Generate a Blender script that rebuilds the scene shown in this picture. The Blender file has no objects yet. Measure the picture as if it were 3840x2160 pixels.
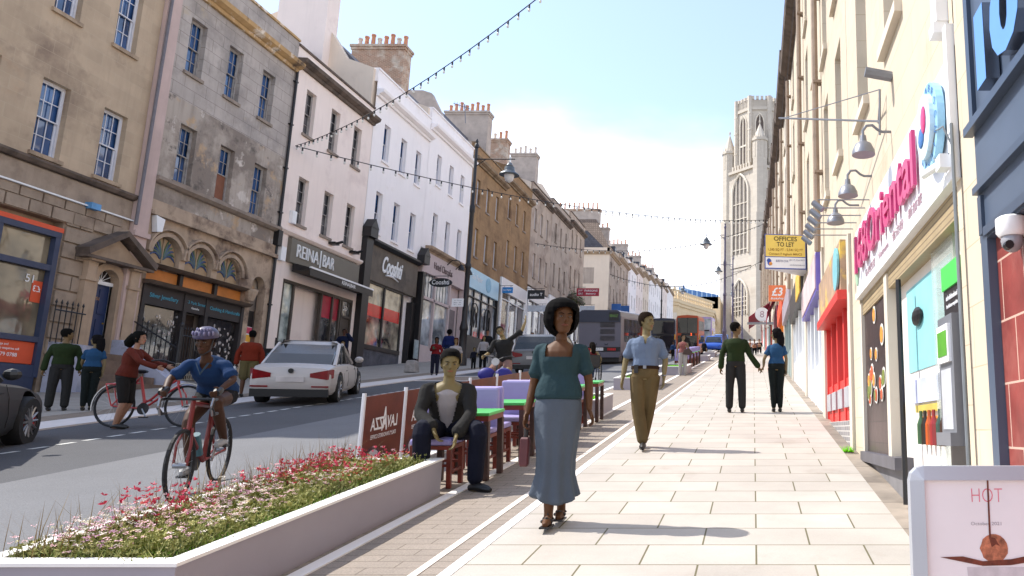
import bpy, bmesh, math, random
from mathutils import Vector, Matrix
random.seed(7)
R=math.radians
scn=bpy.context.scene; COL=scn.collection
# ---------------------------------------------------------------- camera model (pinhole of the photograph, used to read distances)
F=1900.; TP=math.atan((1080-724.5)/F); CT,ST=math.cos(TP),math.sin(TP); HC=1.45
GR=math.tan(TP-math.atan((845-724.5)/F))
def ray(px,py): u=(px-1895)/F; v=(724.5-py)/F; return Vector((u,CT-v*ST,ST+v*CT))
def gz(y): return -HC+GR*y
def G(px,py,h=0):
    d=ray(px,py); s=(HC-h)/(GR*d.y-d.z); return d*s
def X(px,py,x):
    d=ray(px,py); return d*(x/d.x)
def S(px,py,s): return ray(px,py)*s
# ---------------------------------------------------------------- materials
def lin(c):
    c=c/255.; return c/12.92 if c<=.04045 else ((c+.055)/1.055)**2.4
def rgb(c):
    if isinstance(c,str): c=tuple(int(c[i:i+2],16) for i in (0,2,4))
    return (lin(c[0]),lin(c[1]),lin(c[2]),1)
MATS={}
def mk(name,col,rough=.8,var=.12,scale=4,metal=0,bump=0,bscale=None,brick=None,patches=(),streak=0,spec=.5,emit=0,flat=False,speck=0):
    """procedural surface: base colour with cloudy variation, optional masonry joints, stain patches and vertical streaks"""
    if name in MATS: return MATS[name]
    m=bpy.data.materials.new(name); m.use_nodes=True; nt=m.node_tree; N=nt.nodes; Lk=nt.links
    b=N['Principled BSDF']; b.inputs['Roughness'].default_value=rough; b.inputs['Metallic'].default_value=metal
    b.inputs['Specular IOR Level'].default_value=spec
    tc=N.new('ShaderNodeTexCoord'); obj=tc.outputs['Object']
    base=rgb(col)
    def noise(sc,vec=obj,det=5,ro=.6):
        n=N.new('ShaderNodeTexNoise'); n.inputs['Scale'].default_value=sc; n.inputs['Detail'].default_value=det; n.inputs['Roughness'].default_value=ro
        Lk.new(vec,n.inputs['Vector']); return n.outputs['Fac']
    def ramp(fac,a,bb):
        r=N.new('ShaderNodeMapRange'); r.inputs['From Min'].default_value=a; r.inputs['From Max'].default_value=bb; r.clamp=True
        Lk.new(fac,r.inputs['Value']); return r.outputs['Result']
    def mix(fac,a,bb,mode='MIX'):
        x=N.new('ShaderNodeMix'); x.data_type='RGBA'; x.blend_type=mode
        if isinstance(fac,float) or isinstance(fac,int): x.inputs['Factor'].default_value=fac
        else: Lk.new(fac,x.inputs['Factor'])
        for k,i in ((a,6),(bb,7)):
            if isinstance(k,tuple): x.inputs[i].default_value=k
            else: Lk.new(k,x.inputs[i])
        return x.outputs[2]
    lo=tuple(c*(1-var*1.6) for c in base[:3])+(1,); hi=tuple(min(1,c*(1+var)) for c in base[:3])+(1,)
    c=mix(ramp(noise(scale),.3,.7),lo,hi); bh=None
    if brick or streak or patches:
        sp=N.new('ShaderNodeSeparateXYZ'); Lk.new(obj,sp.inputs[0])
        ad=N.new('ShaderNodeMath'); ad.operation='ADD'; Lk.new(sp.outputs[0],ad.inputs[0]); Lk.new(sp.outputs[1],ad.inputs[1])
        cb=N.new('ShaderNodeCombineXYZ')
        if flat: Lk.new(sp.outputs[0],cb.inputs[0]); Lk.new(sp.outputs[1],cb.inputs[1])
        else: Lk.new(ad.outputs[0],cb.inputs[0]); Lk.new(sp.outputs[2],cb.inputs[1])
    for (pc,psc,pa,pb,po) in patches:
        mp=N.new('ShaderNodeMapping'); mp.inputs['Location'].default_value=(psc*3.1,po,psc*1.7); Lk.new(obj,mp.inputs[0])
        c=mix(ramp(noise(psc,mp.outputs[0],8,.65),pa,pb),c,rgb(pc))
    if brick:
        bw,bhh,mo,mc,bv=brick
        bt=N.new('ShaderNodeTexBrick'); Lk.new(cb.outputs[0],bt.inputs['Vector'])
        bt.inputs['Scale'].default_value=1; bt.inputs['Brick Width'].default_value=bw; bt.inputs['Row Height'].default_value=bhh
        bt.inputs['Mortar Size'].default_value=mo; bt.inputs['Mortar Smooth'].default_value=.1; bt.inputs['Bias'].default_value=0
        bt.inputs['Color1'].default_value=(1-bv,)*3+(1,); bt.inputs['Color2'].default_value=(1,1,1,1); bt.inputs['Mortar'].default_value=(1,1,1,1)
        c=mix(1.,c,bt.outputs['Color'],'MULTIPLY')
        c=mix(bt.outputs['Fac'],c,rgb(mc)); bh=bt.outputs['Fac']
    if streak:
        mp=N.new('ShaderNodeMapping'); mp.inputs['Scale'].default_value=(1.,1.,.09); Lk.new(obj,mp.inputs[0])
        c=mix(ramp(noise(4.,mp.outputs[0],6),.5,.85),c,tuple(k*(1-streak) for k in base[:3])+(1,))
    if speck:
        c=mix(ramp(noise(90,obj,2,.5),.35,.65),mix(1.,c,(1-speck,)*3+(1,),'MULTIPLY'),c)
    Lk.new(c,b.inputs['Base Color'])
    if bump or bh is not None:
        bp=N.new('ShaderNodeBump'); bp.inputs['Strength'].default_value=.35 if not bump else min(1,bump); bp.inputs['Distance'].default_value=.012
        h=noise(bscale or scale*6)
        if bh is not None:
            s_=N.new('ShaderNodeMath'); s_.operation='SUBTRACT'; Lk.new(h,s_.inputs[0]); Lk.new(bh,s_.inputs[1]); h=s_.outputs[0]
        Lk.new(h,bp.inputs['Height']); Lk.new(bp.outputs[0],b.inputs['Normal'])
    if emit:
        b.inputs['Emission Color'].default_value=base; b.inputs['Emission Strength'].default_value=emit
    MATS[name]=m; return m
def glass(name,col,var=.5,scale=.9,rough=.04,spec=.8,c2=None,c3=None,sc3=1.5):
    """opaque window glass, reflections and room painted as cloudy tones, bumped so true reflections wobble"""
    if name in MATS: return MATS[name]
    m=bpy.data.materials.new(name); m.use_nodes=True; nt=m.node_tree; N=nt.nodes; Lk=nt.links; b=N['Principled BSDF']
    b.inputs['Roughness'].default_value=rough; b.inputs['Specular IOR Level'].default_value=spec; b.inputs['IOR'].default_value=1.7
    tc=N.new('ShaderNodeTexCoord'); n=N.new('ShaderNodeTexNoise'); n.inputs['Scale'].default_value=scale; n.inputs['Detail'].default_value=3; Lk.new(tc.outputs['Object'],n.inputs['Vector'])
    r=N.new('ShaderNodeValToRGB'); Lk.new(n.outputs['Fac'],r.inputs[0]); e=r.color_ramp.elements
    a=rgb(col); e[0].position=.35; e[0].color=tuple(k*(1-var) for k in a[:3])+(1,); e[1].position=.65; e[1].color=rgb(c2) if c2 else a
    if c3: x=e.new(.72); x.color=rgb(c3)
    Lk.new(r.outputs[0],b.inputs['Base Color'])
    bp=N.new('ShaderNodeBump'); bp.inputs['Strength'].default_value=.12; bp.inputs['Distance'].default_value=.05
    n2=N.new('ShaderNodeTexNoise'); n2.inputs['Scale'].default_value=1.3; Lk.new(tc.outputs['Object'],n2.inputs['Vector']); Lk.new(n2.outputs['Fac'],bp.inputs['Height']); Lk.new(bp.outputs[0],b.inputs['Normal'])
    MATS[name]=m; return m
def clear_glass(name,col,a=.35):
    m=bpy.data.materials.new(name); m.use_nodes=True; b=m.node_tree.nodes['Principled BSDF']; b.inputs['Base Color'].default_value=rgb(col); b.inputs['Alpha'].default_value=a; b.inputs['Roughness'].default_value=.03; b.inputs['Specular IOR Level'].default_value=.9; return m
# ---------------------------------------------------------------- mesh builder (world coordinates until build)
WM={}   # object name -> world matrix of its root
class M:
    def __init__(s): s.v=[]; s.f=[]
    def add(s,vs,fs):
        o=len(s.v); s.v+=[Vector(p) for p in vs]; s.f+=[tuple(i+o for i in f) for f in fs]; return s
    def box(s,x0,x1,y0,y1,z0,z1,T=None):
        p=[(x,y,z) for x in (x0,x1) for y in (y0,y1) for z in (z0,z1)]
        if T: p=[T(*q) for q in p]
        return s.add(p,[(0,1,3,2),(4,6,7,5),(0,4,5,1),(2,3,7,6),(0,2,6,4),(1,5,7,3)])
    def rbox(s,x0,x1,y0,y1,z0,z1,r,T=None):
        """box whose vertical and horizontal outline corners are cut back by r"""
        pr=[]
        for (a,b) in ((0,r),(r,0),):
            pass
        def ring(x,i): 
            return [(x,y0+r,z0+i),(x,y1-r,z0+i),(x,y1-i,z0+r),(x,y1-i,z1-r),(x,y1-r,z1-i),(x,y0+r,z1-i),(x,y0+i,z1-r),(x,y0+i,z0+r)]
        rs=[ring(x0,r*.7),ring(x0+r*.7,0),ring(x1-r*.7,0),ring(x1,r*.7)]
        return s.loft([[T(*p) if T else p for p in q] for q in rs])
    def loft(s,rings,cap=True,closed=True):
        o=len(s.v); n=len(rings[0])
        for r in rings: s.v+=[Vector(p) for p in r]
        for i in range(len(rings)-1):
            for j in range(n if closed else n-1):
                a=o+i*n+j; b=o+i*n+(j+1)%n; s.f.append((a,b,b+n,a+n))
        if cap: s.f.append(tuple(range(o+n-1,o-1,-1))); s.f.append(tuple(range(o+(len(rings)-1)*n,o+len(rings)*n)))
        return s
    def poly(s,pts): return s.add(pts,[tuple(range(len(pts)))])
    def prism(s,pts,vec):
        n=len(pts); vec=Vector(vec); q=[Vector(p) for p in pts]
        return s.add(q+[p+vec for p in q],[tuple(range(n-1,-1,-1)),tuple(range(n,2*n))]+[(i,(i+1)%n,(i+1)%n+n,i+n) for i in range(n)])
    def tube(s,pts,r,n=8,cap=True):
        pts=[Vector(p) for p in pts]; rr=r if isinstance(r,(list,tuple)) else [r]*len(pts); rings=[]; ref=None
        for i,p in enumerate(pts):
            d=(pts[min(i+1,len(pts)-1)]-pts[max(i-1,0)]).normalized()
            if ref is None: ref=Vector((0,0,1)) if abs(d.z)<.9 else Vector((1,0,0))
            a=d.cross(ref).normalized(); b=a.cross(d).normalized(); ref=b
            rings.append([p+(a*math.cos(2*math.pi*k/n)+b*math.sin(2*math.pi*k/n))*rr[i] for k in range(n)])
        return s.loft(rings,cap)
    def lathe(s,c,prof,n=16,ax='z'):
        c=Vector(c); rings=[]
        for r,h in prof:
            ring=[]
            for k in range(n):
                a=2*math.pi*k/n; q=(r*math.cos(a),r*math.sin(a),h)
                if ax=='x': q=(q[2],q[0],q[1])
                if ax=='y': q=(q[0],q[2],q[1])
                ring.append(c+Vector(q))
            rings.append(ring)
        return s.loft(rings)
    def ell(s,c,rx,ry,rz,n=10,m=6,rot=None):
        c=Vector(c); rings=[]
        for i in range(m+1):
            t=math.pi*i/m; t=max(.05,min(math.pi-.05,t)); ring=[]
            for k in range(n):
                a=2*math.pi*k/n; q=Vector((rx*math.sin(t)*math.cos(a),ry*math.sin(t)*math.sin(a),rz*math.cos(t)))
                if rot: q=rot@q
                ring.append(c+q)
            rings.append(ring)
        return s.loft(rings)
    def xf(s,T): s.v=[Vector(T(*p)) if callable(T) else T@p for p in s.v]; return s
    def each(s,name,mat,parent=None,**kw):
        """build every separate piece as an object of its own"""
        n=len(s.v); p=list(range(n))
        def fd(i):
            while p[i]!=i: p[i]=p[p[i]]; i=p[i]
            return i
        for f in s.f:
            a=fd(f[0])
            for i in f[1:]: p[fd(i)]=a
        g={}
        for f in s.f: g.setdefault(fd(f[0]),[]).append(f)
        r=None
        for fs in g.values():
            ids=sorted({i for f in fs for i in f}); mp_={i:k for k,i in enumerate(ids)}; m=M(); m.v=[s.v[i] for i in ids]; m.f=[tuple(mp_[i] for i in f) for f in fs]; r=m.build(name,mat,parent,**kw)
        return r
    def build(s,name,mat,parent=None,smooth=False,loc=None,remesh=0,cut=None,sm=3,bevel=0):
        me=bpy.data.meshes.new(name); 
        if parent is not None: W=WM[parent.name]
        else:
            if loc is None:
                n=max(1,len(s.v)); loc=Vector((sum(p.x for p in s.v)/n,sum(p.y for p in s.v)/n,min(p.z for p in s.v)))
            W=Matrix.Translation(loc)
        Wi=W.inverted()
        me.from_pydata([Wi@p for p in s.v],[],s.f)
        if remesh or bevel:
            bm=bmesh.new(); bm.from_mesh(me); bmesh.ops.recalc_face_normals(bm,faces=bm.faces); bm.to_mesh(me); bm.free()
            to=bpy.data.objects.new('tmp',me); COL.objects.link(to)
            if remesh:
                md=to.modifiers.new('r','REMESH'); md.mode='VOXEL'; md.voxel_size=remesh
                if sm: k=to.modifiers.new('s','SMOOTH'); k.iterations=sm; k.factor=.5
            if bevel:
                k=to.modifiers.new('b','BEVEL'); k.width=bevel; k.segments=2; k.limit_method='ANGLE'; k.angle_limit=R(35)
            dg=bpy.context.evaluated_depsgraph_get(); m2=bpy.data.meshes.new_from_object(to.evaluated_get(dg))
            bpy.data.objects.remove(to); bpy.data.meshes.remove(me); me=m2; me.name=name
            if cut:
                bm=bmesh.new(); bm.from_mesh(me); bmesh.ops.delete(bm,geom=[f for f in bm.faces if cut(W@f.calc_center_median())],context='FACES'); bm.to_mesh(me); bm.free()
        me.materials.clear(); me.materials.append(mat)
        if not (remesh or bevel): 
            me.update()
            if len(me.vertices)<60000:
                bm=bmesh.new(); bm.from_mesh(me); bmesh.ops.recalc_face_normals(bm,faces=bm.faces); bm.to_mesh(me); bm.free()
        if smooth or remesh:
            for p in me.polygons: p.use_smooth=True
            if smooth and not remesh:
                try: me.set_sharp_from_angle(angle=R(40))
                except Exception: pass
        o=bpy.data.objects.new(name,me); COL.objects.link(o)
        if parent is not None: o.parent=parent; WM[o.name]=W
        else: o.matrix_world=W; WM[o.name]=W
        return o
def tag(o,label=None,cat=None,group=None,kind=None):
    if label: o['label']=label
    if cat: o['category']=cat
    if group: o['group']=group
    if kind: o['kind']=kind
    return o
def thing(name,label,cat,loc,rz=0,group=None):
    o=bpy.data.objects.new(name,None); COL.objects.link(o); o.empty_display_size=.2
    o.location=loc; o.rotation_euler=(0,0,rz); WM[o.name]=Matrix.Translation(Vector(loc))@Matrix.Rotation(rz,4,'Z')
    return tag(o,label,cat,group)
def dup(o,dx,parent=None,rz=None,label=None):
    c=o.copy(); COL.objects.link(c); c.parent=parent
    if parent is None:
        c.location=Vector(o.location)+Vector(dx)
        if rz is not None: c.rotation_euler=(0,0,rz)
        if label: c['label']=label
    for ch in o.children: dup(ch,dx,c)
    return c
def struct(name,m,mat): return tag(m.build(name,mat),kind='structure')
def textmesh(body,T,w=None,h=None,bold=0,depth=.004,spacing=1,shear=0,mirror=False,align='C'):
    """lettering as mesh; T maps (across, up, out) to the world; fitted to width w and height h, centred on 0,0"""
    cu=bpy.data.curves.new('t','FONT'); cu.body=body; cu.size=1; cu.offset=bold; cu.extrude=.5; cu.space_character=spacing; cu.shear=shear; cu.resolution_u=3
    ob=bpy.data.objects.new('t',cu); COL.objects.link(ob); dg=bpy.context.evaluated_depsgraph_get()
    me=bpy.data.meshes.new_from_object(ob.evaluated_get(dg)); bpy.data.objects.remove(ob)
    xs=[v.co.x for v in me.vertices]; ys=[v.co.y for v in me.vertices]
    if not xs: return M()
    cx=(min(xs)+max(xs))/2; cy=(min(ys)+max(ys))/2; sx=(w/(max(xs)-min(xs))) if w else None; sy=(h/(max(ys)-min(ys))) if h else None
    sx=sx or sy; sy=sy or sx
    m=M(); m.v=[Vector(T((v.co.x-cx)*sx*(-1 if mirror else 1),(v.co.y-cy)*sy,(v.co.z+.5)*depth)) for v in me.vertices]; m.f=[tuple(p.vertices) for p in me.polygons]
    bpy.data.meshes.remove(me); return m
# ================================================================ SETTING: ground, road, pavements, kerbs
def sheet(x0,x1,y0,y1,h,ny=1):
    m=M()
    for i in range(ny):
        a=y0+(y1-y0)*i/ny; b=y0+(y1-y0)*(i+1)/ny
        m.poly([(x0,a,gz(a)+h),(x1,a,gz(a)+h),(x1,b,gz(b)+h),(x0,b,gz(b)+h)])
    return m
def slab(m,x0,x1,y0,y1,h0,h1):
    m.loft([[(x0,y0,gz(y0)+h0),(x1,y0,gz(y0)+h0),(x1,y0,gz(y0)+h1),(x0,y0,gz(y0)+h1)],[(x0,y1,gz(y1)+h0),(x1,y1,gz(y1)+h0),(x1,y1,gz(y1)+h1),(x0,y1,gz(y1)+h1)]]); return m
YE=232.
g=M(); zf=gz(YE)-.12
g.poly([(-500,-40,gz(-40)-.12),(500,-40,gz(-40)-.12),(500,YE,zf),(-500,YE,zf)])
g.poly([(-2500,YE,zf),(2500,YE,zf),(2500,2600,zf),(-2500,2600,zf)])
g.poly([(-500,-600,gz(-40)-.12),(500,-600,gz(-40)-.12),(500,-40,gz(-40)-.12),(-500,-40,gz(-40)-.12)])
struct('ground',g,mk('ground',(120,116,105),.95,.2,1))
asph=mk('asphalt_shaded',(82,82,85),.92,.06,1.2,bump=.5,bscale=60,speck=.3)  # darker tone deepens the left terrace's cast shadow in the road colour
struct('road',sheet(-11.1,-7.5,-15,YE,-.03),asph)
struct('sunlit_road',sheet(-7.5,-3.95,-15,YE,-.03),mk('asphalt_sunlit',(112,112,114),.92,.05,1.2,bump=.5,bscale=60,speck=.3))  # rest of the road, painted paler for sun beyond the terrace shadow edge
slabm=mk('slab_paving',(182,174,164),.75,.08,1.2,bump=.12,bscale=40,brick=(.74,.45,.0065,(96,90,62),.13),flat=True,patches=(((150,136,122),1.1,.6,.9,7.),((128,116,104),7.,.72,.8,2.),((176,160,146),26,.72,.85,4.)),speck=.06)
struct('right_pavement',sheet(-1.82,1.12,-15,YE,0),slabm)
struct('pavement_edge',sheet(1.12,2.2,-15,YE,-.004),mk('old_flags',(150,138,124),.85,.2,2,bump=.3,brick=(.6,.9,.01,(90,80,70),.12),flat=True,patches=(((104,94,84),1.5,.5,.75,1.),)))
pav=mk('sett_paving',(150,138,126),.85,.05,3,bump=.2,bscale=60,brick=(.34,.135,.005,(110,98,84),.07),flat=True,speck=.25)
struct('paver_strip',sheet(-3.95,-1.9,-15,YE,-.006),pav)
wk=mk('white_kerb',(232,228,224),.6,.03,5)
m=M(); slab(m,-1.9,-1.82,-15,YE,-.1,.004); struct('white_kerb',m,wk)
m=M(); slab(m,-2.8,-2.7,2.5,YE,-.1,.004); slab(m,-4.0,-3.9,7,YE,-.15,.004); struct('planter_kerb',m,wk)
m=sheet(-2.085,-2.03,3.2,140,-.002); struct('guide_line',m,mk('guide_line',(222,208,194),.8,.04))
m=M(); slab(m,-12.0,-11.1,-15,YE,-.2,-.004); struct('far_kerb',m,mk('far_kerb',(205,196,190),.8,.05))
struct('far_sett_strip',sheet(-12.7,-12.0,-15,YE,-.002),mk('far_setts',(140,124,108),.9,.08,brick=(.3,.12,.006,(96,84,70),.1),flat=True,speck=.2))
struct('left_pavement',sheet(-18.6,-12.7,-15,YE,0),mk('left_flags',(160,152,142),.85,.08,1.5,bump=.2,brick=(1.6,.34,.007,(110,100,88),.1),flat=True,speck=.1))
m=M(); y=-2.
while y<24: 
    p=[(-9.43,y),(-9.35,y+.02),(-9.33,y+.25),(-9.41,y+.23)]; m.poly([(a,b,gz(b)-.026) for a,b in p]); y+=.4
struct('dashed_lane_line',m,mk('lane_paint',(205,205,200),.7,.05))
m=M()
for (x0,x1,y0,y1) in ((-11.05,-7.2,24.6,24.8),(-11.05,-7.2,27.4,27.6),(-7.2,-7.0,24.6,27.6)): m.poly([(x0,y0,gz(y0)-.02),(x1,y0,gz(y0)-.02),(x1,y1,gz(y1)-.02),(x0,y1,gz(y1)-.02)])
struct('crossing_line',m,wk)
struct('crossing_pad',sheet(-11.05,-7.2,24.8,27.4,-.024),mk('cross_pad',(150,134,118),.9,.06,brick=(.3,.12,.006,(106,94,80),.1),flat=True,speck=.2))
# ================================================================ common building kit
XL=-18.3; XR=1.3
TL=lambda a,z,d: (XL+d,a,z)
TR=lambda a,z,d: (XR-d,a,z)
bathA=mk('bath_stone',(190,168,142),.9,.1,.8,bump=.25,brick=(.95,.36,.004,(186,170,146),.1),patches=(((142,122,104),.7,.52,.72,1.),((190,160,130),.9,.6,.8,5.)),streak=.25)
rustic=mk('rusticated_stone',(160,142,124),.9,.14,1.2,bump=.5,patches=(((112,94,80),1.6,.5,.75,2.),),streak=.3)
grim=mk('weathered_render',(176,164,152),.95,.1,.5,bump=.6,bscale=18,patches=(((134,122,112),.45,.46,.56,3.),((186,158,126),.7,.56,.62,8.),((100,92,86),2.1,.58,.68,1.),((206,196,186),1.3,.6,.66,12.)),streak=.45)
grimtop=mk('weathered_ashlar',(182,172,164),.95,.1,.6,bump=.3,brick=(.95,.42,.006,(104,96,92),.08),patches=(((150,142,136),.6,.48,.62,3.),((182,166,142),.8,.62,.74,5.)),streak=.3)
pink=mk('pink_render',(240,224,214),.9,.03,.6,bump=.15,patches=(((196,164,132),.5,.72,.76,5.),((200,180,172),.4,.55,.8,2.)),streak=.1)
white=mk('white_render',(244,238,236),.85,.02,.6,bump=.1,patches=(((226,218,210),.5,.58,.8,4.),((196,188,178),1.6,.7,.8,9.),),streak=.07)
cream=mk('cream_render',(226,208,188),.9,.04,.7,patches=(((200,180,160),.6,.6,.8,4.),),streak=.1)
brown=mk('brown_stone',(158,126,90),.92,.12,.8,bump=.3,brick=(.8,.34,.005,(128,98,64),.1),patches=(((108,80,54),.5,.5,.7,1.),((176,140,92),.7,.6,.8,4.)),streak=.35)
greyst=mk('grey_stone',(184,166,150),.92,.1,.8,bump=.3,patches=(((128,110,98),.5,.48,.7,6.),((190,164,130),.8,.62,.78,3.)),streak=.4)
greyst2=mk('grey_stone_b',(178,162,148),.92,.1,.8,bump=.3,patches=(((112,98,88),.5,.5,.7,1.),),streak=.4)
corn=mk('cornice_stone',(172,150,126),.9,.14,2,bump=.3,patches=(((110,92,76),1.5,.5,.7,2.),))
corndk=mk('dark_cornice',(104,90,80),.9,.2,2,bump=.3,patches=(((60,52,48),1.5,.5,.7,2.),))
sillm=mk('sill_stone',(146,132,120),.9,.15,3)
wwood=mk('white_sash',(214,214,220),.55,.05,3)
owood=mk('old_sash',(158,152,148),.7,.2,5)
dkwood=mk('dark_wood',(36,32,32),.5,.2,4)
slate=mk('slate_roof',(84,84,92),.7,.15,2,bump=.4,brick=(.3,.22,.01,(54,54,60),.25))
tiles=mk('pantile_roof',(128,110,96),.85,.15,2,bump=.5,brick=(.28,.34,.03,(90,74,64),.2))
brickm=mk('chimney_brick',(176,134,110),.9,.18,3,bump=.4,brick=(.22,.075,.012,(190,172,150),.3),patches=(((214,202,186),1.1,.48,.6,1.),))
chrender=mk('chimney_render',(184,170,158),.9,.12,2,bump=.4,bscale=20)
pot=mk('clay_pot',(196,138,106),.85,.15,6); potw=mk('pale_pot',(208,194,180),.85,.1,6)
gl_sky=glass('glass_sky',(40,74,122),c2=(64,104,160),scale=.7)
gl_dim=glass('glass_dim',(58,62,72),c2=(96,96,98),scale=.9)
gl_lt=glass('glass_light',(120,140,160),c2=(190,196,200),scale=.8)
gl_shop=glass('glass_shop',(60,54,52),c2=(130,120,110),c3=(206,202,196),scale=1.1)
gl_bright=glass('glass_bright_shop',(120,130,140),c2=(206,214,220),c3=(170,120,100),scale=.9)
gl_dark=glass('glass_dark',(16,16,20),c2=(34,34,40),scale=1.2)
def hole_wall(m,T,a0,a1,z0,z1,holes,rev=.2):
    A=sorted({a0,a1,*[h[0] for h in holes],*[h[1] for h in holes]}); Z=sorted({z0,z1,*[h[2] for h in holes],*[h[3] for h in holes]})
    for i in range(len(A)-1):
        for j in range(len(Z)-1):
            ca=(A[i]+A[i+1])/2; cz=(Z[j]+Z[j+1])/2
            if any(h[0]<ca<h[1] and h[2]<cz<h[3] for h in holes): continue
            m.poly([T(A[i],Z[j],0),T(A[i+1],Z[j],0),T(A[i+1],Z[j+1],0),T(A[i],Z[j+1],0)])
    for (p,q,r,s) in holes:
        for (u,w) in (((p,r),(q,r)),((q,r),(q,s)),((q,s),(p,s)),((p,s),(p,r))):
            m.poly([T(u[0],u[1],0),T(w[0],w[1],0),T(w[0],w[1],-rev),T(u[0],u[1],-rev)])
def frame(T,a0,a1,z0,z1,d,w,cols=1,rows=1,bar=.03,dep=.05,m=None):
    m=m or M(); B=lambda p,q,r,s,e=0: m.box(p,q,r,s,d,d+dep-e,T)
    B(a0,a0+w,z0,z1); B(a1-w,a1,z0,z1); B(a0+w,a1-w,z0,z0+w); B(a0+w,a1-w,z1-w,z1)
    for i in range(1,cols): c=a0+(a1-a0)*i/cols; B(c-bar/2,c+bar/2,z0+w,z1-w,.012)
    for j in range(1,rows): c=z0+(z1-z0)*j/rows; B(a0+w,a1-w,c-bar/2,c+bar/2,.016)
    return m
def sash(T,h,parent,fm,gm,cols=3,rows=4,sill=True,rev=.2,w=.05,simple=False,sm=None):
    a0,a1,z0,z1=h
    if simple:
        m=frame(T,a0,a1,z0,z1,-rev+.01,.05,1,2,.05); o=m.build('window',fm,parent)
        M().box(a0,a1,z0,z1,-rev-.01,-rev,T).build('pane',gm,o); return o
    m=M(); zm=(z0+z1)/2
    frame(T,a0,a1,z0,z1,-rev,w,m=m)
    frame(T,a0+w,a1-w,zm-.02,z1-w,-rev+.012,.035,cols,rows//2,.022,.03,m)
    frame(T,a0+w,a1-w,z0+w,zm+.03,-rev-.03,.035,cols,rows//2,.022,.03,m)
    o=m.build('window',fm,parent)
    M().box(a0,a1,z0,z1,-rev-.05,-rev-.04,T).build('pane',gm,o)
    if sill: M().box(a0-.07,a1+.07,z0-.11,z0-.003,-rev,.07,T).build('sill',sm or sillm,o)
    return o
def cornice(T,a0,a1,zb,mat,parent,name='cornice',prof=((0,0),(.1,.0),(.14,.1),(.2,.12),(.34,.2),(.38,.34),(0,.36)),e=.0):
    m=M(); m.loft([[T(a,zb+z,d+.003) for d,z in prof] for a in (a0-e,a1+e)]); return m.build(name,mat,parent)
def archwall(m,T,a0,a1,z0,z1,arcs,th=.25):
    x=a0
    for c,hw_,zs_ in arcs:
        m.box(x,c-hw_,z0,z1,-th,0,T); n=10
        for i in range(n):
            p0=c-hw_*math.cos(math.pi*i/n); p1=c-hw_*math.cos(math.pi*(i+1)/n); q0=zs_+hw_*math.sin(math.pi*i/n); q1=zs_+hw_*math.sin(math.pi*(i+1)/n)
            m.add([T(p0,q0,0),T(p1,q1,0),T(p1,z1,0),T(p0,z1,0),T(p0,q0,-th),T(p1,q1,-th),T(p1,z1,-th),T(p0,z1,-th)],[(0,1,2,3),(7,6,5,4),(0,4,5,1),(3,2,6,7)])
        x=c+hw_
    m.box(x,a1,z0,z1,-th,0,T)
def body(m,T,a0,a1,zb,zt,dep=9.):
    m.box(a0+.01,a1-.01,zb,zt-.5,-dep,-.32,T)
def chimney(T,a,z0,zt,d0,d1,parent,mat,n=7,th=.45,potm=None,cap=True):
    m=M(); m.box(a-th,a+th,z0,zt-.3,d1,d0,T)
    for k,e in ((0,.05),(1,.1)): m.box(a-th-e,a+th+e,zt-.3+.15*k,zt-.15+.15*k,d1-e,d0+e,T)
    o=m.build('chimney',mat,parent)
    for i in range(n):
        d=d1+(d0-d1)*(i+.5)/n; p=T(a,zt,d); hh=.62+.12*((i*7)%3)
        q=M().lathe(p,[(.15,0),(.15,.08),(.12,.1),(.105,hh-.12),(.13,hh-.1),(.13,hh),(.08,hh),(.08,hh-.2)],10); q.build('chimney_pot',potm or (pot if (i*5)%3 else potw),o,smooth=True)
    return o
def party(T,a,zp,parent,mat,rise=2.6,dep=8.4,th=.22,d0=-.15):
    """gable upstand between two roofs"""
    m=M(); prof=[(d0,zp-3),(d0,zp),(-1.5,zp+.5),(-3.,zp+rise-.2),(-3.6,zp+rise),(-5.2,zp+rise),(-6,zp+rise-.4),(-dep,zp+.2),(-dep,zp-3)]
    m.loft([[T(a+s,z,d) for d,z in prof] for s in (-th,th)]); return m.build('gable_wall',mat,parent)
def roof(T,a0,a1,zp,parent,mat=None,rise=2.2,dep=8.4):
    m=M(); prof=[(-.35,zp-.7),(-.4,zp-.35),(-3.,zp+rise-.35),(-5.6,zp+rise-.35),(-dep,zp-.4),(-dep,zp-.8)]
    m.loft([[T(a,z,d) for d,z in prof] for a in (a0+.15,a1-.15)]); return m.build('roof',mat or slate,parent)
def pipe(T,a,z0,z1,parent,mat,d=.08,r=.05):
    m=M().tube([T(a,z1,d),T(a,z0,d)],r,8); z=z1-.6
    while z>z0: m.box(a-.09,a+.09,z,z+.05,0,d+.04,T); z-=1.8
    return m.build('drainpipe',mat,parent)
CAB=mk('cast_iron',(28,28,32),.5,.2,6); BLACK=mk('black_paint',(22,20,22),.45,.15,5); WHT=mk('white_paint',(236,236,236),.5,.02)
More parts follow.
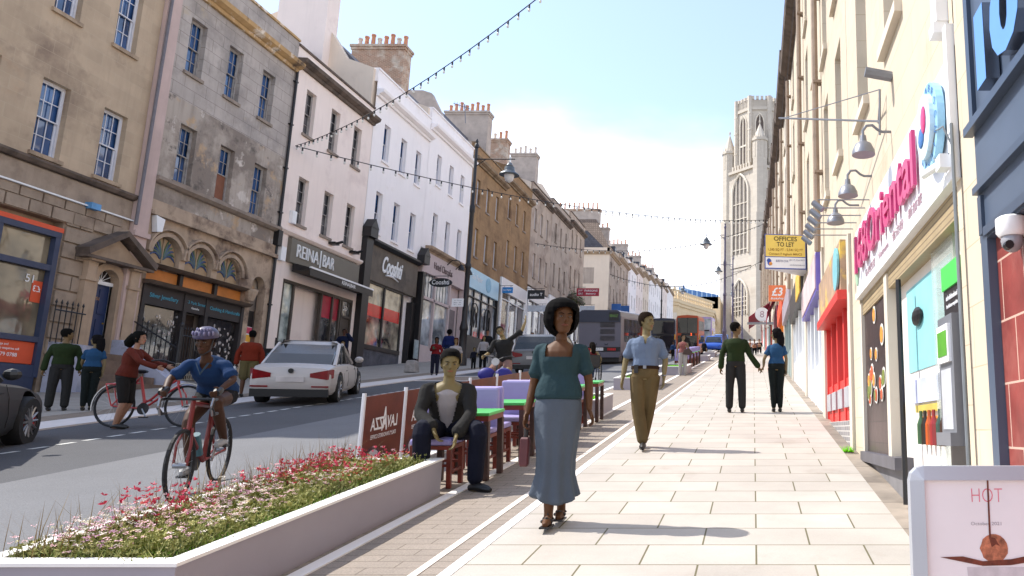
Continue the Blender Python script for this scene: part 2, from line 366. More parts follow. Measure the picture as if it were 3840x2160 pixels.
def house(lab,a0,a1,ztop,rows,wall,zs,side='L',frames=None,glassm=None,corn_z=None,cm=None,group=None,cols=3,rws=4,party_m=None,rise=2.6,simple=False,topwall=None,split=None,rev=.2,name='terrace_house',sm=None,sill=True,prt=True,cat='terraced house',w_cornice=True):
    T=TL if side=='L' else TR
    base=T((a0+a1)/2,gz((a0+a1)/2),0); t=thing(name,lab,cat,base,0,group)
    holes=[h for r in rows for h in r]
    m=M()
    if split:
        lo=[h for h in holes if h[3]<split]; hi=[h for h in holes if h[2]>=split]
        hole_wall(m,T,a0,a1,zs,split,lo,rev); m2=M(); hole_wall(m2,T,a0,a1,split,ztop,hi,rev); m2.build('upper_wall',topwall,t)
    else: hole_wall(m,T,a0,a1,zs,ztop,holes,rev)
    m.box(a0,a1,ztop-.6,ztop,-.32,-.0,lambda a,z,d:T(a,z-.002,d-.004)); body(m,T,a0,a1,gz(a0)-.3,ztop-.4)
    m.build('wall',wall,t)
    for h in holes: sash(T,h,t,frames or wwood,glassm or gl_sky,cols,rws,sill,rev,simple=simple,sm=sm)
    if w_cornice: cornice(T,a0,a1,corn_z or ztop-1.,cm or corn,t)
    M().box(a0,a1,ztop,ztop+.09,-.38,.06,T).build('coping',cm or corn,t)
    roof(T,a0,a1,ztop,t,rise=rise-.4)
    if prt: party(T,a0+.05,ztop,t,party_m or wall,rise)
    return t,T
def cols3(s,w,z0,z1,pitch,n=3): return [(s+i*pitch,s+i*pitch+w,z0,z1) for i in range(n)]
RT=lambda T,a,z,d=0: (lambda u,v,w: T(a+(u if T is TL else -u),z+v,d+w))   # frame for lettering on a facade
# ================================================================ LEFT TERRACE
# --- first house (number 51), honey stone
t,T=house('honey stone townhouse numbered 51 with blue door and pedimented porch, far left of the street',13.2,21.45,15.2,
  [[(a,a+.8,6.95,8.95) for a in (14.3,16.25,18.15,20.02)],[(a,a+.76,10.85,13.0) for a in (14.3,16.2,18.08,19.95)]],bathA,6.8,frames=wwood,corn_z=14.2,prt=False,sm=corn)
cornice(T,13.2,21.45,6.62,corndk,t,'string_course',((0,0),(.08,.02),(.14,.1),(.14,.16),(0,.18)))
m=M(); M().box(13.2,21.45,6.0,6.04,.02,.1,T).build('cable_trunking',WHT,t)
m=M().box(13.2,21.45,5.4,6.6,-.3,0,T); archwall(m,lambda a,z,d:T(a,z,d-.03),19.42,21.45,.6,5.4,[(21.0,.38,4.1)],.27)
m.build('ground_floor_wall',rustic,t)
m=M(); z=1.9; k=0
while z<5.35:                                  # rustication blocks beside the shopfront
    A=[19.44,20.28] if k%2 else [19.44,19.86,20.28]
    for i in range(len(A)-1): m.box(A[i]+.02,A[i+1]-.02,z+.02,z+.4,-.03,.03,T)
    z+=.43; k+=1
A=13.3
while A<21.2: m.box(A+.02,A+.6,5.42,5.72,0,.05,T); A+=.63
A=13.0
while A<21.0: m.box(max(13.2,A+.02),min(21.4,A+.6),5.75,5.98,0,.045,T); A+=.63
m.build('stone_block',rustic,t)
blu=mk('blue_grey_frame',(52,62,88),.5,.08,4); orn=mk('orange_panel',(216,84,46),.6,.04,3)
m=M(); 
for a in (14.1,16.15,17.75,19.3): m.box(a-.07,a+.07,1.3,5.0,-.12,.02,T)
m.box(14.1,19.37,4.95,5.1,-.12,.03,T); m.box(14.1,19.37,4.05,4.2,-.12,.015,T); m.box(14.1,19.37,2.18,2.32,-.12,.015,T); m.box(14.1,19.37,1.3,1.6,-.12,.015,T); m.box(14.1,19.3,.5,1.3,-.2,0,T)
sf=m.build('shopfront',blu,t)
M().box(14.1,19.3,2.2,5.0,-.16,-.13,T).build('pane',glass('glass_51',(66,62,56),c2=(150,136,110),c3=(186,174,150),scale=.8),sf)
M().box(14.1,19.4,5.1,5.22,-.1,.035,T).build('orange_head',orn,t)
for (a0,a1,s,w) in ((17.82,19.22,None,0),(16.22,17.68,'theatre',0),(14.2,16.08,None,0)):
    o=M().box(a0,a1,1.62,2.17,-.1,-.05,T).build('orange_panel',orn,t)
    if s is None and a0>17:
        for tx,zz,ww in (('For bookings and',2.06,.55),('membership enquiries call',1.96,.85),('0117 379 0788',1.82,.8)):
            textmesh(tx,RT(T,18.4 if ww>.7 else 18.26,zz,-.049),w=ww).build('lettering',WHT,o)
    elif s: textmesh('e',RT(T,17.5,1.95,-.049),h=.2).build('lettering',WHT,o)
textmesh('51',RT(T,18.85,3.78,-.12),h=.2).build('lettering',WHT,t)
o=M().box(18.95,19.22,3.2,3.75,-.13,-.118,T).build('poster',orn,t); textmesh('£3',RT(T,19.08,3.55,-.117),w=.2,mirror=True).build('lettering',WHT,o)
# porch
m=M(); ac,hw=21.0,.34
for s in (-1,1):
    a=ac+s*.72; m.box(a-.17,a+.17,1.6,4.0,0,.17,T); m.box(a-.2,a+.2,4.0,4.1,0,.21,T); m.box(a-.15,a+.15,4.1,4.55,0,.18,T); m.box(a-.22,a+.22,4.55,4.68,0,.3,T)
    a=ac+s*.45; m.box(a-.1,a+.1,1.6,4.1,-.2,.05,T)
arch=[(ac+.55*math.cos(math.pi*i/12),4.1+.55*math.sin(math.pi*i/12)) for i in range(13)]; inn=[(ac+.35*math.cos(math.pi*i/12),4.1+.35*math.sin(math.pi*i/12)) for i in range(13)]
for i in range(12): m.prism([T(*arch[i],.05),T(*arch[i+1],.05),T(*inn[i+1],.05),T(*inn[i],.05)],(-.25,0,0))
m.prism([T(ac-1.05,4.68,.0),T(ac+1.05,4.68,.0),T(ac,5.32,.0)],(.15,0,0))
po=m.build('porch',mk('porch_stone',(176,152,128),.9,.12,2,bump=.3,streak=.3),t)
m=M()
for s in (-1,1): m.loft([[T(ac+s*1.15,4.66,d),T(ac,5.42,d),T(ac,5.58,d),T(ac+s*1.2,4.84,d)] for d in (0,.42)])
m.box(ac-1.15,ac+1.15,4.6,4.68,.0,.36,T); m.build('pediment',corndk,po)
m=M().box(ac-.34,ac+.34,2.1,4.02,-.24,-.2,T)
for (p,q,r,s) in ((-.28,-.03,3.2,3.9),(.03,.28,3.2,3.9),(-.28,-.03,2.3,3.05),(.03,.28,2.3,3.05)): m.box(ac+p,ac+q,r,s,-.2,-.185,T)
dr=m.build('door',mk('blue_door',(32,52,92),.4,.05),t); M().ell(T(ac+.26,2.95,-.17),.03,.03,.03).build('handle',mk('brass',(180,140,60),.3,metal=1),dr)
textmesh('51',RT(T,ac-.02,3.62,-.184),h=.09).build('number',mk('brass_number',(190,140,70),.4),dr)
M().box(ac-.42,ac-.35,2.1,4.02,-.22,-.14,T).box(ac+.35,ac+.42,2.1,4.02,-.22,-.14,T).box(ac-.42,ac+.42,4.02,4.12,-.22,-.12,T).build('door_frame',WHT,t)
m=M(); m.poly([T(ac+.35*math.cos(math.pi*i/10),4.12+.35*math.sin(math.pi*i/10),-.2) for i in range(11)]); fl=m.build('fanlight',gl_dark,t)
m=M()
for i in range(1,6): b=math.pi*i/6; m.tube([T(ac,4.12,-.19),T(ac+.34*math.cos(b),4.12+.34*math.sin(b),-.19)],.01,5)
m.build('glazing_bar',WHT,fl)
M().box(19.9,20.2,5.95,6.12,0,.2,T).build('alarm_box',mk('alarm_blue',(90,150,200),.5),t)
M().box(21.55,21.68,2.6,3.0,.1,.14,T).build('intercom',mk('steel',(170,170,170),.35,metal=.8),t)
# steps in front of number 51
lm=mk('limewash',(170,172,188),.9,.12,2,patches=(((120,112,108),1.5,.55,.7,2.),))
m=M()
for i in range(6): z1=2.05-.21*i; m.box((19.96 if i<4 else 19.2)+.003*i,21.35-.003*i,z1-1.6,z1,(.5+.32*(i-1)) if i else 0,.5+.32*i,T)
t2=m.build('stone_steps',mk('step_stone',(120,100,86),.9,.2,2,bump=.3,patches=(((84,72,66),1.5,.5,.7,2.),))); tag(t2,'worn brown stone steps climbing to the blue door of number 51','steps')
m=M(); m.prism([T(21.4,.3,.02),T(21.4,.3,2.3),T(21.4,1.2,2.3),T(21.4,1.45,1.7),T(21.4,2.5,.3),T(21.4,2.5,.02)],(0,.45,0)); t2=tag(m.build('stair_wall',lm),'low whitewashed flank wall beside the steps of number 51','wall')
m=M(); m.prism([T(19.5,.3,.03),T(19.5,.3,.95),T(19.5,2.15,.95),T(19.5,2.25,.03)],(0,.42,0)); t2=tag(m.build('stair_wall',lm),'whitewashed pier left of the steps under the rusticated wall','wall')
# railings
t=thing('iron_railing','black spear topped iron railings beside the steps of number 51','railing',(XL+.9,21.9,gz(21.9)))
m=M(); n=0
def spear(m,p,h): m.tube([p,(p[0],p[1],p[2]+h)],.014,5); m.lathe((p[0],p[1],p[2]+h),[(.005,0),(.03,.05),(.002,.14)],5)
for i in range(12): m_=1
for i in range(10):
    a=21.95+.11*i; spear(m,(XL+1.6,a,1.5),1.35)
for i in range(9): spear(m,(XL+.3+.15*i,21.9,2.2-.1*i),1.0)
for i in range(6): spear(m,(XL+.25+.0,19.3+.16*i,2.2),1.0)
m.build('railing_bar',CAB,t)
M().tube([(XL+.2,21.9,3.1),(XL+1.6,21.9,2.3)],.022,6).tube([(XL+1.6,21.9,2.7),(XL+1.6,23.1,2.7)],.022,6).tube([(XL+.25,19.3,3.05),(XL+.25,20.2,3.05)],.02,6).each('handrail',CAB,t)
M().tube([(XL+1.6,21.9,gz(21.9)-.1),(XL+1.6,21.9,2.95)],.04,8).ell((XL+1.6,21.9,3.0),.06,.06,.08).build('newel_post',CAB,t)
# pale pilaster between 51 and 53
t=tag(M().box(21.46,21.99,gz(21)-.3,15.6,-.4,.12,TL).box(21.44,22.02,5.6,5.75,.0,.2,TL).build('party_pilaster',mk('peeling_pink',(196,172,164),.9,.08,1,bump=.3,patches=(((164,134,104),1.3,.66,.72,2.),((226,220,212),1.1,.66,.72,9.)),streak=.2)),'peeling pale pink pilaster between the honey house and the blackened one','pilaster')
tag(M().tube([TL(21.5,15,.2),TL(21.42,5.9,.2)],.045,8).build('drainpipe',mk('grey_pipe',(110,106,112),.6)),'grey downpipe along the pale pilaster of number 51','drainpipe')
# --- number 53, blackened render with three arches
t,T=house('blackened peeling townhouse numbered 53 with three painted arches over a dark shop',22.0,28.12,15.35,
  [[(a,a+.72,7.72,9.64) for a in (22.78,24.62,26.42)],[(a,a+.72,11.36,13.24) for a in (22.6,24.42,26.24)]],grim,6.9,frames=owood,corn_z=14.02,topwall=grimtop,split=10.4,prt=False,cm=mk('ochre_cornice',(184,150,104),.9,.14,2,patches=(((224,212,196),1.5,.55,.65,2.),((96,80,66),1.5,.6,.7,7.))),cols=3)
M().box(24.68,25.28,7.78,8.68,-.22,-.19,T).build('boarded_pane',mk('plywood',(132,84,62),.8,.1),t)
cornice(T,22.0,28.12,7.42,sillm,t,'sill_band',((0,0),(.1,.02),(.2,.1),(.2,.2),(0,.24)))
parch=mk('arch_stone',(182,160,138),.92,.14,1.2,bump=.5,patches=(((110,92,80),1.2,.5,.66,2.),((206,190,170),1.4,.64,.7,9.)),streak=.3)
m=M(); hc=[(22.92,.60),(24.36,.60),(25.82,.58)]
m.box(22.0,28.12,6.55,6.9,-.3,.06,T); m.box(22.0,28.12,6.42,6.55,-.3,.16,T)
def archwall(m,T,a0,a1,z0,z1,arcs,th=.25):
    """wall band with round-headed openings: arcs = (centre, half width, springing z)"""
    x=a0
    for c,hw_,zs_ in arcs:
        m.box(x,c-hw_,z0,z1,-th,0,T); n=10
        for i in range(n):
            p0=c-hw_*math.cos(math.pi*i/n); p1=c-hw_*math.cos(math.pi*(i+1)/n); q0=zs_+hw_*math.sin(math.pi*i/n); q1=zs_+hw_*math.sin(math.pi*(i+1)/n)
            m.add([T(p0,q0,0),T(p1,q1,0),T(p1,z1,0),T(p0,z1,0),T(p0,q0,-th),T(p1,q1,-th),T(p1,z1,-th),T(p0,z1,-th)],[(0,1,2,3),(7,6,5,4),(0,4,5,1),(3,2,6,7)])
        x=c+hw_
    m.box(x,a1,z0,z1,-th,0,T)
archwall(m,T,22.0,28.12,5.0,6.42,[(22.92,.6,5.3),(24.36,.6,5.3),(25.82,.58,5.3),(27.45,.36,5.2)])
def archring(m,T,c,r,z,w,d,n=14):
    for i in range(n):
        b0=math.pi*i/n; b1=math.pi*(i+1)/n; P=lambda rr,b: (c+rr*math.cos(b),z+rr*math.sin(b))
        m.prism([T(*P(r,b0),0),T(*P(r,b1),0),T(*P(r+w,b1),0),T(*P(r+w,b0),0)],(d,0,0))
for c,_ in hc: archring(m,T,c,.6,5.3,.12,.08); archring(m,T,c,.78,5.32,.06,.14)
m.box(22.0,22.3,1.2,5.0,-.25,0,T); m.box(26.75,27.05,1.3,5.0,-.25,.03,T); m.box(27.82,28.12,1.3,5.2,-.25,.03,T); m.lathe(T(26.9,4.55,.1),[(.12,0),(.16,.1),(.24,.35),(.24,.42)],10)
m.build('arcade_wall',parch,t)
tan=mk('stained_tan',(166,140,108),.5,.1,3); sgr=mk('stained_green',(84,108,84),.5,.1); sbl=mk('stained_blue',(64,84,124),.5,.1)
for c,_ in hc:
    m=M(); m.poly([T(c-.56,5.02,-.12)]+[T(c-.56*math.cos(math.pi*i/14),5.3+.56*math.sin(math.pi*i/14),-.12) for i in range(15)]+[T(c+.56,5.02,-.12)]); o=m.build('painted_arch',tan,t)
    for mt,sh in ((sgr,0),(sbl,1)):
        m=M()
        for s in (-1,1):
            for k in range(3):
                b=.35+.42*k+sh*.2; q=[]
                for u in range(7): f=u/6; r_=.1+.42*f; a_=b*(.3+.7*f); q.append((c+s*(.03+r_*math.sin(a_)),5.04+r_*1.7*math.cos(a_)*(.95)))
                m.tube([T(a,z,-.112) for a,z in q],[.012]+[.035]*5+[.01],5)
            m.tube([T(c+s*(.1+.15*sh),5.35+.1*sh,-.112),T(c+s*(.22+.1*sh),5.5,-.112),T(c+s*.3,5.4,-.112)],.02,5)
        m.build('stained_leaf',mt,o)
    M().box(c-.02,c+.02,5.02,5.86,-.12,-.09,T).box(c-.6,c+.6,4.98,5.04,-.14,-.03,T).build('mullion',corn,o)
o=M().box(22.3,26.75,4.46,4.86,-.2,-.15,T).build('orange_panel',mk('ochre_board',(206,128,58),.6,.12,2),t)
M().box(23.72,23.86,4.4,4.92,-.18,-.05,T).box(25.3,25.44,4.4,4.92,-.18,-.05,T).build('panel_divider',BLACK,o)
cornice(T,22.2,26.8,4.86,corndk,t,'ledge',((0,0),(.1,.02),(.22,.1),(0,.12))); cornice(T,22.2,26.85,4.3,corndk,t,'shop_ledge',((-.1,0),(.2,.02),(.3,.12),(-.1,.16)))
dkf=mk('charcoal_fascia',(44,38,38),.6,.1,3); teal=mk('teal_letters',(60,150,176),.6)
m=M().box(22.25,26.8,3.72,4.3,-.15,.02,T)
for a in (22.3,23.98,24.95,26.7): m.box(a-.07,a+.07,1.2,4.3,-.15,.05,T)
m.box(22.35,24.0,1.2,1.85,-.15,.0,T); m.box(25.0,26.7,1.2,2.05,-.15,0,T)
sf=m.build('shopfront',dkf,t)
for tx,a,ww in (('Silver Jewellery',23.1,1.15),('Clothing & Handicrafts',25.85,1.5)): textmesh(tx,RT(T,a,4.0,.022),w=ww,bold=.008).build('lettering',teal,sf)
textmesh('53 Park Street',RT(T,24.46,4.05,.022),w=.85).build('lettering',teal,sf); textmesh('Ganesha',RT(T,24.44,3.88,.022),w=.34).build('lettering',WHT,sf)
M().box(22.4,23.9,1.85,3.7,-.12,-.1,T).box(25.05,26.6,2.05,3.7,-.12,-.1,T).each('pane',glass('glass_53',(26,24,26),c2=(60,56,54),c3=(190,190,190),scale=5),sf)
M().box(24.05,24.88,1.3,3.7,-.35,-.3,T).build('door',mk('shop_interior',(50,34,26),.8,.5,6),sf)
m=M()
rr=random.Random(3)
for i in range(60):
    a=rr.choice([rr.uniform(22.5,23.8),rr.uniform(25.1,26.5)]); z=rr.uniform(2.1,3.5); m.ell(T(a,z,-.095),.02,.02+rr.random()*.03,.03+rr.random()*.06,5,4)
m.build('window_goods',mk('goods',(190,180,176),.4,.4,9),sf)
M().box(27.15,27.75,1.4,4.3,-.3,-.25,T).build('side_door',BLACK,t)
o=M().box(27.3,27.7,2.6,3.7,-.24,-.22,T).build('notice_poster',WHT,t)
M().box(27.3,27.7,3.45,3.68,-.219,-.214,T).build('poster_band',mk('poster_pink',(200,70,100),.6),o); M().box(27.3,27.7,3.15,3.4,-.219,-.214,T).build('poster_band',mk('poster_yellow',(226,170,60),.6),o); M().box(27.3,27.7,2.85,3.08,-.219,-.214,T).build('poster_band',mk('poster_blue',(70,80,150),.6),o)
pipe(T,28.1,2,14.2,t,CAB)
M().box(27.95,28.2,6.9,7.5,0,.2,T).build('cable_box',BLACK,t)
M().prism([T(22.15,6.4,.02),T(22.5,6.35,.02),T(22.45,5.95,.02),T(22.25,5.9,.02)],(.16,0,0)).build('alarm_box',WHT,t)
# --- pink house with bar
t,T=house('pale pink rendered townhouse over a bar with black awning, dark gutter',28.14,34.3,15.2,
  [[(a,a+.7,8.1,10.04) for a in (29.1,30.95,32.75)],[(a,a+.68,11.83,13.73) for a in (28.97,30.83,32.7)]],pink,7.5,frames=owood,corn_z=14.35,cm=corndk,party_m=pink,rise=3.4,cols=2,glassm=gl_dim)
cornice(T,28.14,34.3,7.5,pink,t,'shop_cornice',((0,0),(.06,.02),(.16,.12),(.16,.2),(0,.22)))
chimney(T,34.1,15.5,24.5,-2.4,-4.8,t,pink,6,.5)
m=M()
for a0,a1 in ((28.14,28.85),(34.05,34.3)): m.box(a0,a1,gz(28)-.3,7.5,-.3,0,T)
m.box(28.85,34.05,5.78,6.5,-.3,-.02,T); m.build('ground_floor_wall',pink,t)
taupe=mk('taupe_fascia',(112,106,94),.6,.04,2)
fa=M().box(28.86,34.03,6.46,7.42,-.2,.16,T).build('fascia_sign',taupe,t); 
for tx,a,w_ in (('REINA',29.95,1.5),('BAR',31.45,.85)): textmesh(tx,RT(T,a,6.98,.17),w=w_,h=.5,depth=.05,bold=-.01).build('lettering',WHT,fa)
M().box(30.83,30.87,6.62,7.35,.17,.21,T).build('letter_bar',WHT,fa)
m=M(); m.loft([[T(a,6.42,.1),T(a,6.42,.3),T(a,6.3,.75),T(a,6.2,.78),T(a,6.12,.1)] for a in (29.15,34.2)]); aw=m.build('awning',BLACK,t)
M().box(29.2,34.2,6.27,6.34,.76,.83,T).build('awning_bar',WHT,aw); M().box(29.2,34.2,5.98,6.27,.78,.8,T).build('awning_valance',BLACK,aw)
textmesh('REINA|BAR',RT(T,32.1,6.12,.802),w=1.1).build('lettering',WHT,aw)
brz=mk('bronze_frame',(62,54,48),.45,.08)
m=M()
for a in (28.9,29.62,31.6,32.45,33.05,33.2,34.0): m.box(a-.05,a+.05,gz(30)-.2,5.78,-.15,.0,T)
m.box(28.9,34.0,5.66,5.78,-.15,.01,T); m.box(33.2,34.0,4.9,5.0,-.15,.01,T); m.box(31.6,33.2,3.25,3.4,-.15,.0,T)
sf=m.build('bar_front',brz,t)
M().box(28.95,29.57,3.3,5.66,-.1,-.08,T).build('pane',glass('glass_bar',(110,130,128),c2=(206,214,206),scale=1.6),sf); M().box(31.65,33.15,2.2,5.66,-.1,-.08,T).box(33.25,33.95,5.0,5.66,-.1,-.08,T).each('pane',glass('glass_bar2',(40,40,40),c2=(110,110,108),c3=(200,200,196),scale=2.5),sf)
M().box(31.66,33.14,4.7,5.64,-.079,-.076,T).build('red_blind',mk('red_blind',(170,30,58),.5,.2,1.5),sf)
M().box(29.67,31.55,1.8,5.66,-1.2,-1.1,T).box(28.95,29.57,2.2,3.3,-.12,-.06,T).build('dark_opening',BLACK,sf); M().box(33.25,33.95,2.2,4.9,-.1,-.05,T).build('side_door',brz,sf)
textmesh('GL',RT(T,33.6,5.35,-.078),w=.35,mirror=True).build('lettering',WHT,sf)
m=M()
for z in [2.6+.14*i for i in range(6)]: m.box(28.8,30.3,z,z+.03,.02,.06,T)
for a in (28.8,29.3,29.8,30.3): m.box(a-.02,a+.02,2.0,3.45,.0,.05,T)
m.build('railing',CAB,t)
for a in (31.6,33.3): M().box(a,a+.35,7.85,7.95,.0,.3,T).tube([T(a+.15,7.9,.3),T(a+.25,8.0,.5)],.06,6).build('spotlight',BLACK,t)
M().box(28.3,28.6,6.4,6.95,0,.15,T).build('alarm_box',WHT,t); M().box(28.75,29.0,8.0,8.5,.0,.15,T).build('alarm_box',WHT,t)
# --- first white house with dark shop
t,T=house('white rendered townhouse above the dark wooden shopfront with looping white lettering',34.32,40.45,17.3,
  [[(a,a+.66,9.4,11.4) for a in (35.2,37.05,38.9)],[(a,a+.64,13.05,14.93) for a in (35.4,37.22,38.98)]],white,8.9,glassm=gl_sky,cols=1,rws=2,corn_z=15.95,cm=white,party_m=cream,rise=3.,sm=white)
chimney(T,40.3,17,21.6,-1.6,-4.6,t,brickm,8,.45)
cooshwood=mk('weathered_fascia',(104,94,82),.7,.16,1.2,patches=(((66,58,52),.8,.52,.7,2.),),streak=.3)
m=M().box(34.32,34.9,gz(34)-.3,8.95,-.2,.25,T).box(40.47,40.75,gz(40)-.3,8.5,-.2,.25,T)
for a in (34.6,40.45):
    z=9.0 if a<36 else 9.0; m.box(a-.34,a+.34,z-.1,z+.35,-.1,.42,T); m.prism([T(a-.36,z+.35,.44),T(a+.36,z+.35,.44),T(a,z+.8,.44)],(-.5,0,0))
m.box(40.0,40.45,gz(40)-.2,6.7,-.6,0,T); m.each('pilaster',BLACK,t)
fa=M().box(34.9,40.2,7.0,8.75,-.2,.06,T).build('fascia_sign',cooshwood,t)
textmesh('Cooshti',RT(T,37.3,8.0,.08),w=2.1,h=.85,bold=.02,shear=.35,depth=.04).build('lettering',WHT,fa)
M().tube([T(36.7,7.5,.1),T(37.3,7.55,.1),T(38.0,7.42,.1)],[.05,.06,.02],6).build('underline',WHT,fa)
cornice(T,34.9,40.2,8.72,BLACK,t,'shop_cornice',((-.1,0),(.15,.02),(.3,.14),(.3,.24),(-.1,.28)))
m=M()
for a in (35.35,36.95,38.9): m.box(a-.06,a+.06,3.85,6.95,-.12,-.0,T)
m.box(35.3,38.95,3.75,3.95,-.12,.03,T); m.box(35.3,38.95,6.9,7.0,-.12,.0,T); sf=m.build('shop_window',BLACK,t)
M().box(35.4,38.85,3.95,6.9,-.1,-.08,T).build('pane',glass('glass_coosh',(90,84,80),c2=(200,190,166),c3=(236,220,190),scale=1.2),sf)
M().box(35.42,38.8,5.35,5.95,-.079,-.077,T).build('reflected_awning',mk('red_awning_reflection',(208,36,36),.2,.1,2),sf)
M().box(34.9,39.0,gz(34)-.3,3.76,-.2,-.02,T).build('stall_riser',mk('slate_riser',(84,84,92),.8,.2,3,patches=(((56,56,60),2,.5,.7,2.),)),t)
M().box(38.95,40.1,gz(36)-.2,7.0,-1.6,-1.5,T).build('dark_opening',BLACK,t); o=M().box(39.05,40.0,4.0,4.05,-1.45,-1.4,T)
o=M().box(40.02,40.5,3.7,4.7,.26,.3,T).build('poster_case',mk('case_frame',(150,160,160),.4),t); M().box(40.07,40.45,3.76,4.64,.3,.31,T).build('poster',mk('poster_sheet',(150,168,172),.5,.2,6,patches=(((190,60,70),6,.62,.66,1.),)),o)
# --- second white house
t,T=house('second white rendered townhouse, pale tiled shop beneath, up the hill from the dark shopfront',40.47,46.95,18.0,
  [[(a,a+.64,10.1,12.2) for a in (41.7,43.5,45.3)],[(a,a+.6,13.88,15.7) for a in (41.65,43.45,45.2)]],white,9.9,glassm=gl_sky,cols=2,rws=4,corn_z=16.75,cm=white,party_m=cream,rise=3.2,sm=white)
cornice(T,41.0,46.9,9.75,corn,t,'shop_cornice')
lav=mk('pale_lilac_fascia',(196,178,176),.6,.04)
fa=M().box(41.0,46.7,8.6,9.75,-.2,.1,T).build('fascia_sign',lav,t); textmesh('Hotel Chocolat',RT(T,43.4,9.2,.105),w=2.6,h=.4,bold=-.01,depth=.03).build('lettering',mk('grey_letters',(110,92,92),.5),fa)
m=M().box(40.6,41.0,gz(40)-.3,9.6,-.2,.12,T).box(46.7,46.95,gz(46)-.3,9.6,-.2,.12,T).box(41,46.7,gz(41)-.3,4.6,-.25,-.05,T).box(44.9,46.7,3.6,8.6,-.3,-.25,T)
for a in (41.1,42.7,44.85): m.box(a-.07,a+.07,4.5,8.6,-.15,.02,T)
m.box(41,44.9,7.15,7.3,-.15,.02,T); sf=m.build('shopfront',lav,t)
M().box(41.1,44.85,4.6,8.6,-.12,-.1,T).build('pane',gl_bright,sf); M().box(45.3,46.3,3.8,7.2,-.24,-.2,T).build('door',mk('grey_door',(110,100,104),.5),sf)
m=M()
for i in range(9): m.box(41.2+i*.4,41.22+i*.4,7.3,8.6,-.1,-.08,T)
m.build('transom_bar',BLACK,sf)
for a in (43.9,45.2):
    o=M().tube([T(a,9.6,.1),T(a,9.9,.4),T(a,9.85,.8),T(a,9.6,.95)],.03,6).lathe(T(a,9.3,.95),[(.2,0),(.14,.15),(.05,.3)],10).build('wall_lamp',BLACK,t)
# --- brown houses
def shopfront(t,T,a0,a1,zf,zt,fm,sm,gm,stall=.7,door=None,n=3,zb=None,drop=.5):
    g0=gz(a0)-.3; fa=M().box(a0+.3,a1-.3,zf,zt,-.2,.1,T).build('fascia_sign',fm,t)
    m=M().box(a0,a0+.3,g0,zt,-.25,.08,T).box(a1-.3,a1,g0,zt,-.25,.08,T).box(a0+.3,a1-.3,g0,gz(a1)+stall,-.25,-.04,T)
    for i in range(n+1): a=a0+.3+(a1-a0-.6)*i/n; m.box(a-.05,a+.05,gz(a1)+stall,zf,-.15,0,T)
    m.box(a0+.3,a1-.3,zf-drop-.05,zf-drop+.02,-.14,.01,T)
    sf=m.build('shopfront',sm,t); M().box(a0+.3,a1-.3,gz(a0),zf,-.13,-.1,T).build('pane',gm,sf)
    if door: M().box(door,door+.9,gz(a0),zf-drop,-.09,-.04,T).build('door',mk('grey_door2',(96,92,96),.5),sf)
    return fa
ltblue=mk('light_blue_fascia',(176,210,226),.5,.05,1)
t,T=house('brown soot stained stone townhouse over the pale blue and white shop',46.97,53.5,18.5,
  [[(a,a+.6,11.15,13.07) for a in (48.15,50.,51.85)],[(a,a+.58,14.6,16.35) for a in (47.95,49.8,51.7)]],brown,10.3,glassm=gl_dim,cols=2,rws=6,corn_z=17.3,cm=mk('brown_cornice',(140,120,96),.9,.15,2,patches=(((92,76,60),1.5,.5,.7,2.),)),party_m=chrender,rise=3.6)
BC=MATS['brown_cornice']
chimney(T,53.3,18,23.3,-1.4,-4.6,t,chrender,8,.45,pot)
fa=shopfront(t,T,47.1,53.4,9.0,10.3,ltblue,BLACK,gl_bright,.9,51.6,4)
textmesh('Soul Pepher',RT(T,48.9,9.75,.105),w=1.9,h=.5,shear=.3).build('lettering',WHT,fa); M().lathe(T(51.0,9.7,.1),[(.5,0),(.5,.02)],20,'x').build('round_logo',mk('logo_blue',(130,180,205),.5),fa)
m=M()
for a in (49.0,51.4): archring(m,T,a,.5,7.6,.06,.06); m.box(a-.5,a-.44,6.6,7.6,-.05,.05,T); m.box(a+.44,a+.5,6.6,7.6,-.05,.05,T); m.tube([T(a,6.6,.02),T(a-.2,7.2,.02),T(a,7.9,.02),T(a+.2,7.2,.02),T(a,6.6,.02)],.03,5)
m.each('iron_arch',BLACK,t)
t,T=house('second brown stone townhouse, up the hill from the pale blue and white shop',53.52,60.1,19.3,
  [[(a,a+.56,11.95,13.87) for a in (54.5,56.4,58.3)],[(a,a+.54,15.5,17.17) for a in (54.35,56.2,58.1)]],brown,10.9,glassm=gl_dim,cols=2,rws=6,corn_z=18.,cm=BC,party_m=brown,rise=2.4)
chimney(T,60.,19,23.8,-2.2,-3.6,t,brickm,3,.45)
fa=shopfront(t,T,53.7,60,9.9,10.9,mk('white_fascia',(226,222,220),.5,.03),WHT,gl_shop,.6,58.2,3)
# --- grey houses
t,T=house('grey stone townhouse with bright white sashes above the audio shop',60.12,66.45,20.2,
  [[(a,a+.6,12.4,14.46) for a in (61.3,63.1,64.9)],[(a,a+.6,16.4,18.3) for a in (61.05,62.9,64.7)]],greyst,11.6,glassm=gl_lt,cols=2,rws=4,corn_z=19.3,cm=corndk,party_m=cream,rise=3.2)
chimney(T,66.3,20,24.9,-1.6,-3.9,t,chrender,5,.45,potw)
shopfront(t,T,60.2,66.3,10.4,11.4,MATS['white_fascia'],WHT,gl_shop,.6,64.6,3)
t,T=house('stained stone townhouse with dark sashes, between the white-sashed house and the flower-box one',66.47,73.1,20.75,
  [[(a,a+.56,12.9,15.0) for a in (67.55,69.5,71.4)],[(a,a+.54,17.0,18.8) for a in (67.6,69.5,71.4)]],greyst2,12.0,glassm=gl_dim,cols=2,rws=4,corn_z=19.6,cm=corndk,party_m=greyst,rise=2.4,frames=owood)
shopfront(t,T,66.6,73,10.9,11.9,MATS['white_fascia'],WHT,gl_shop,.6,71,3)
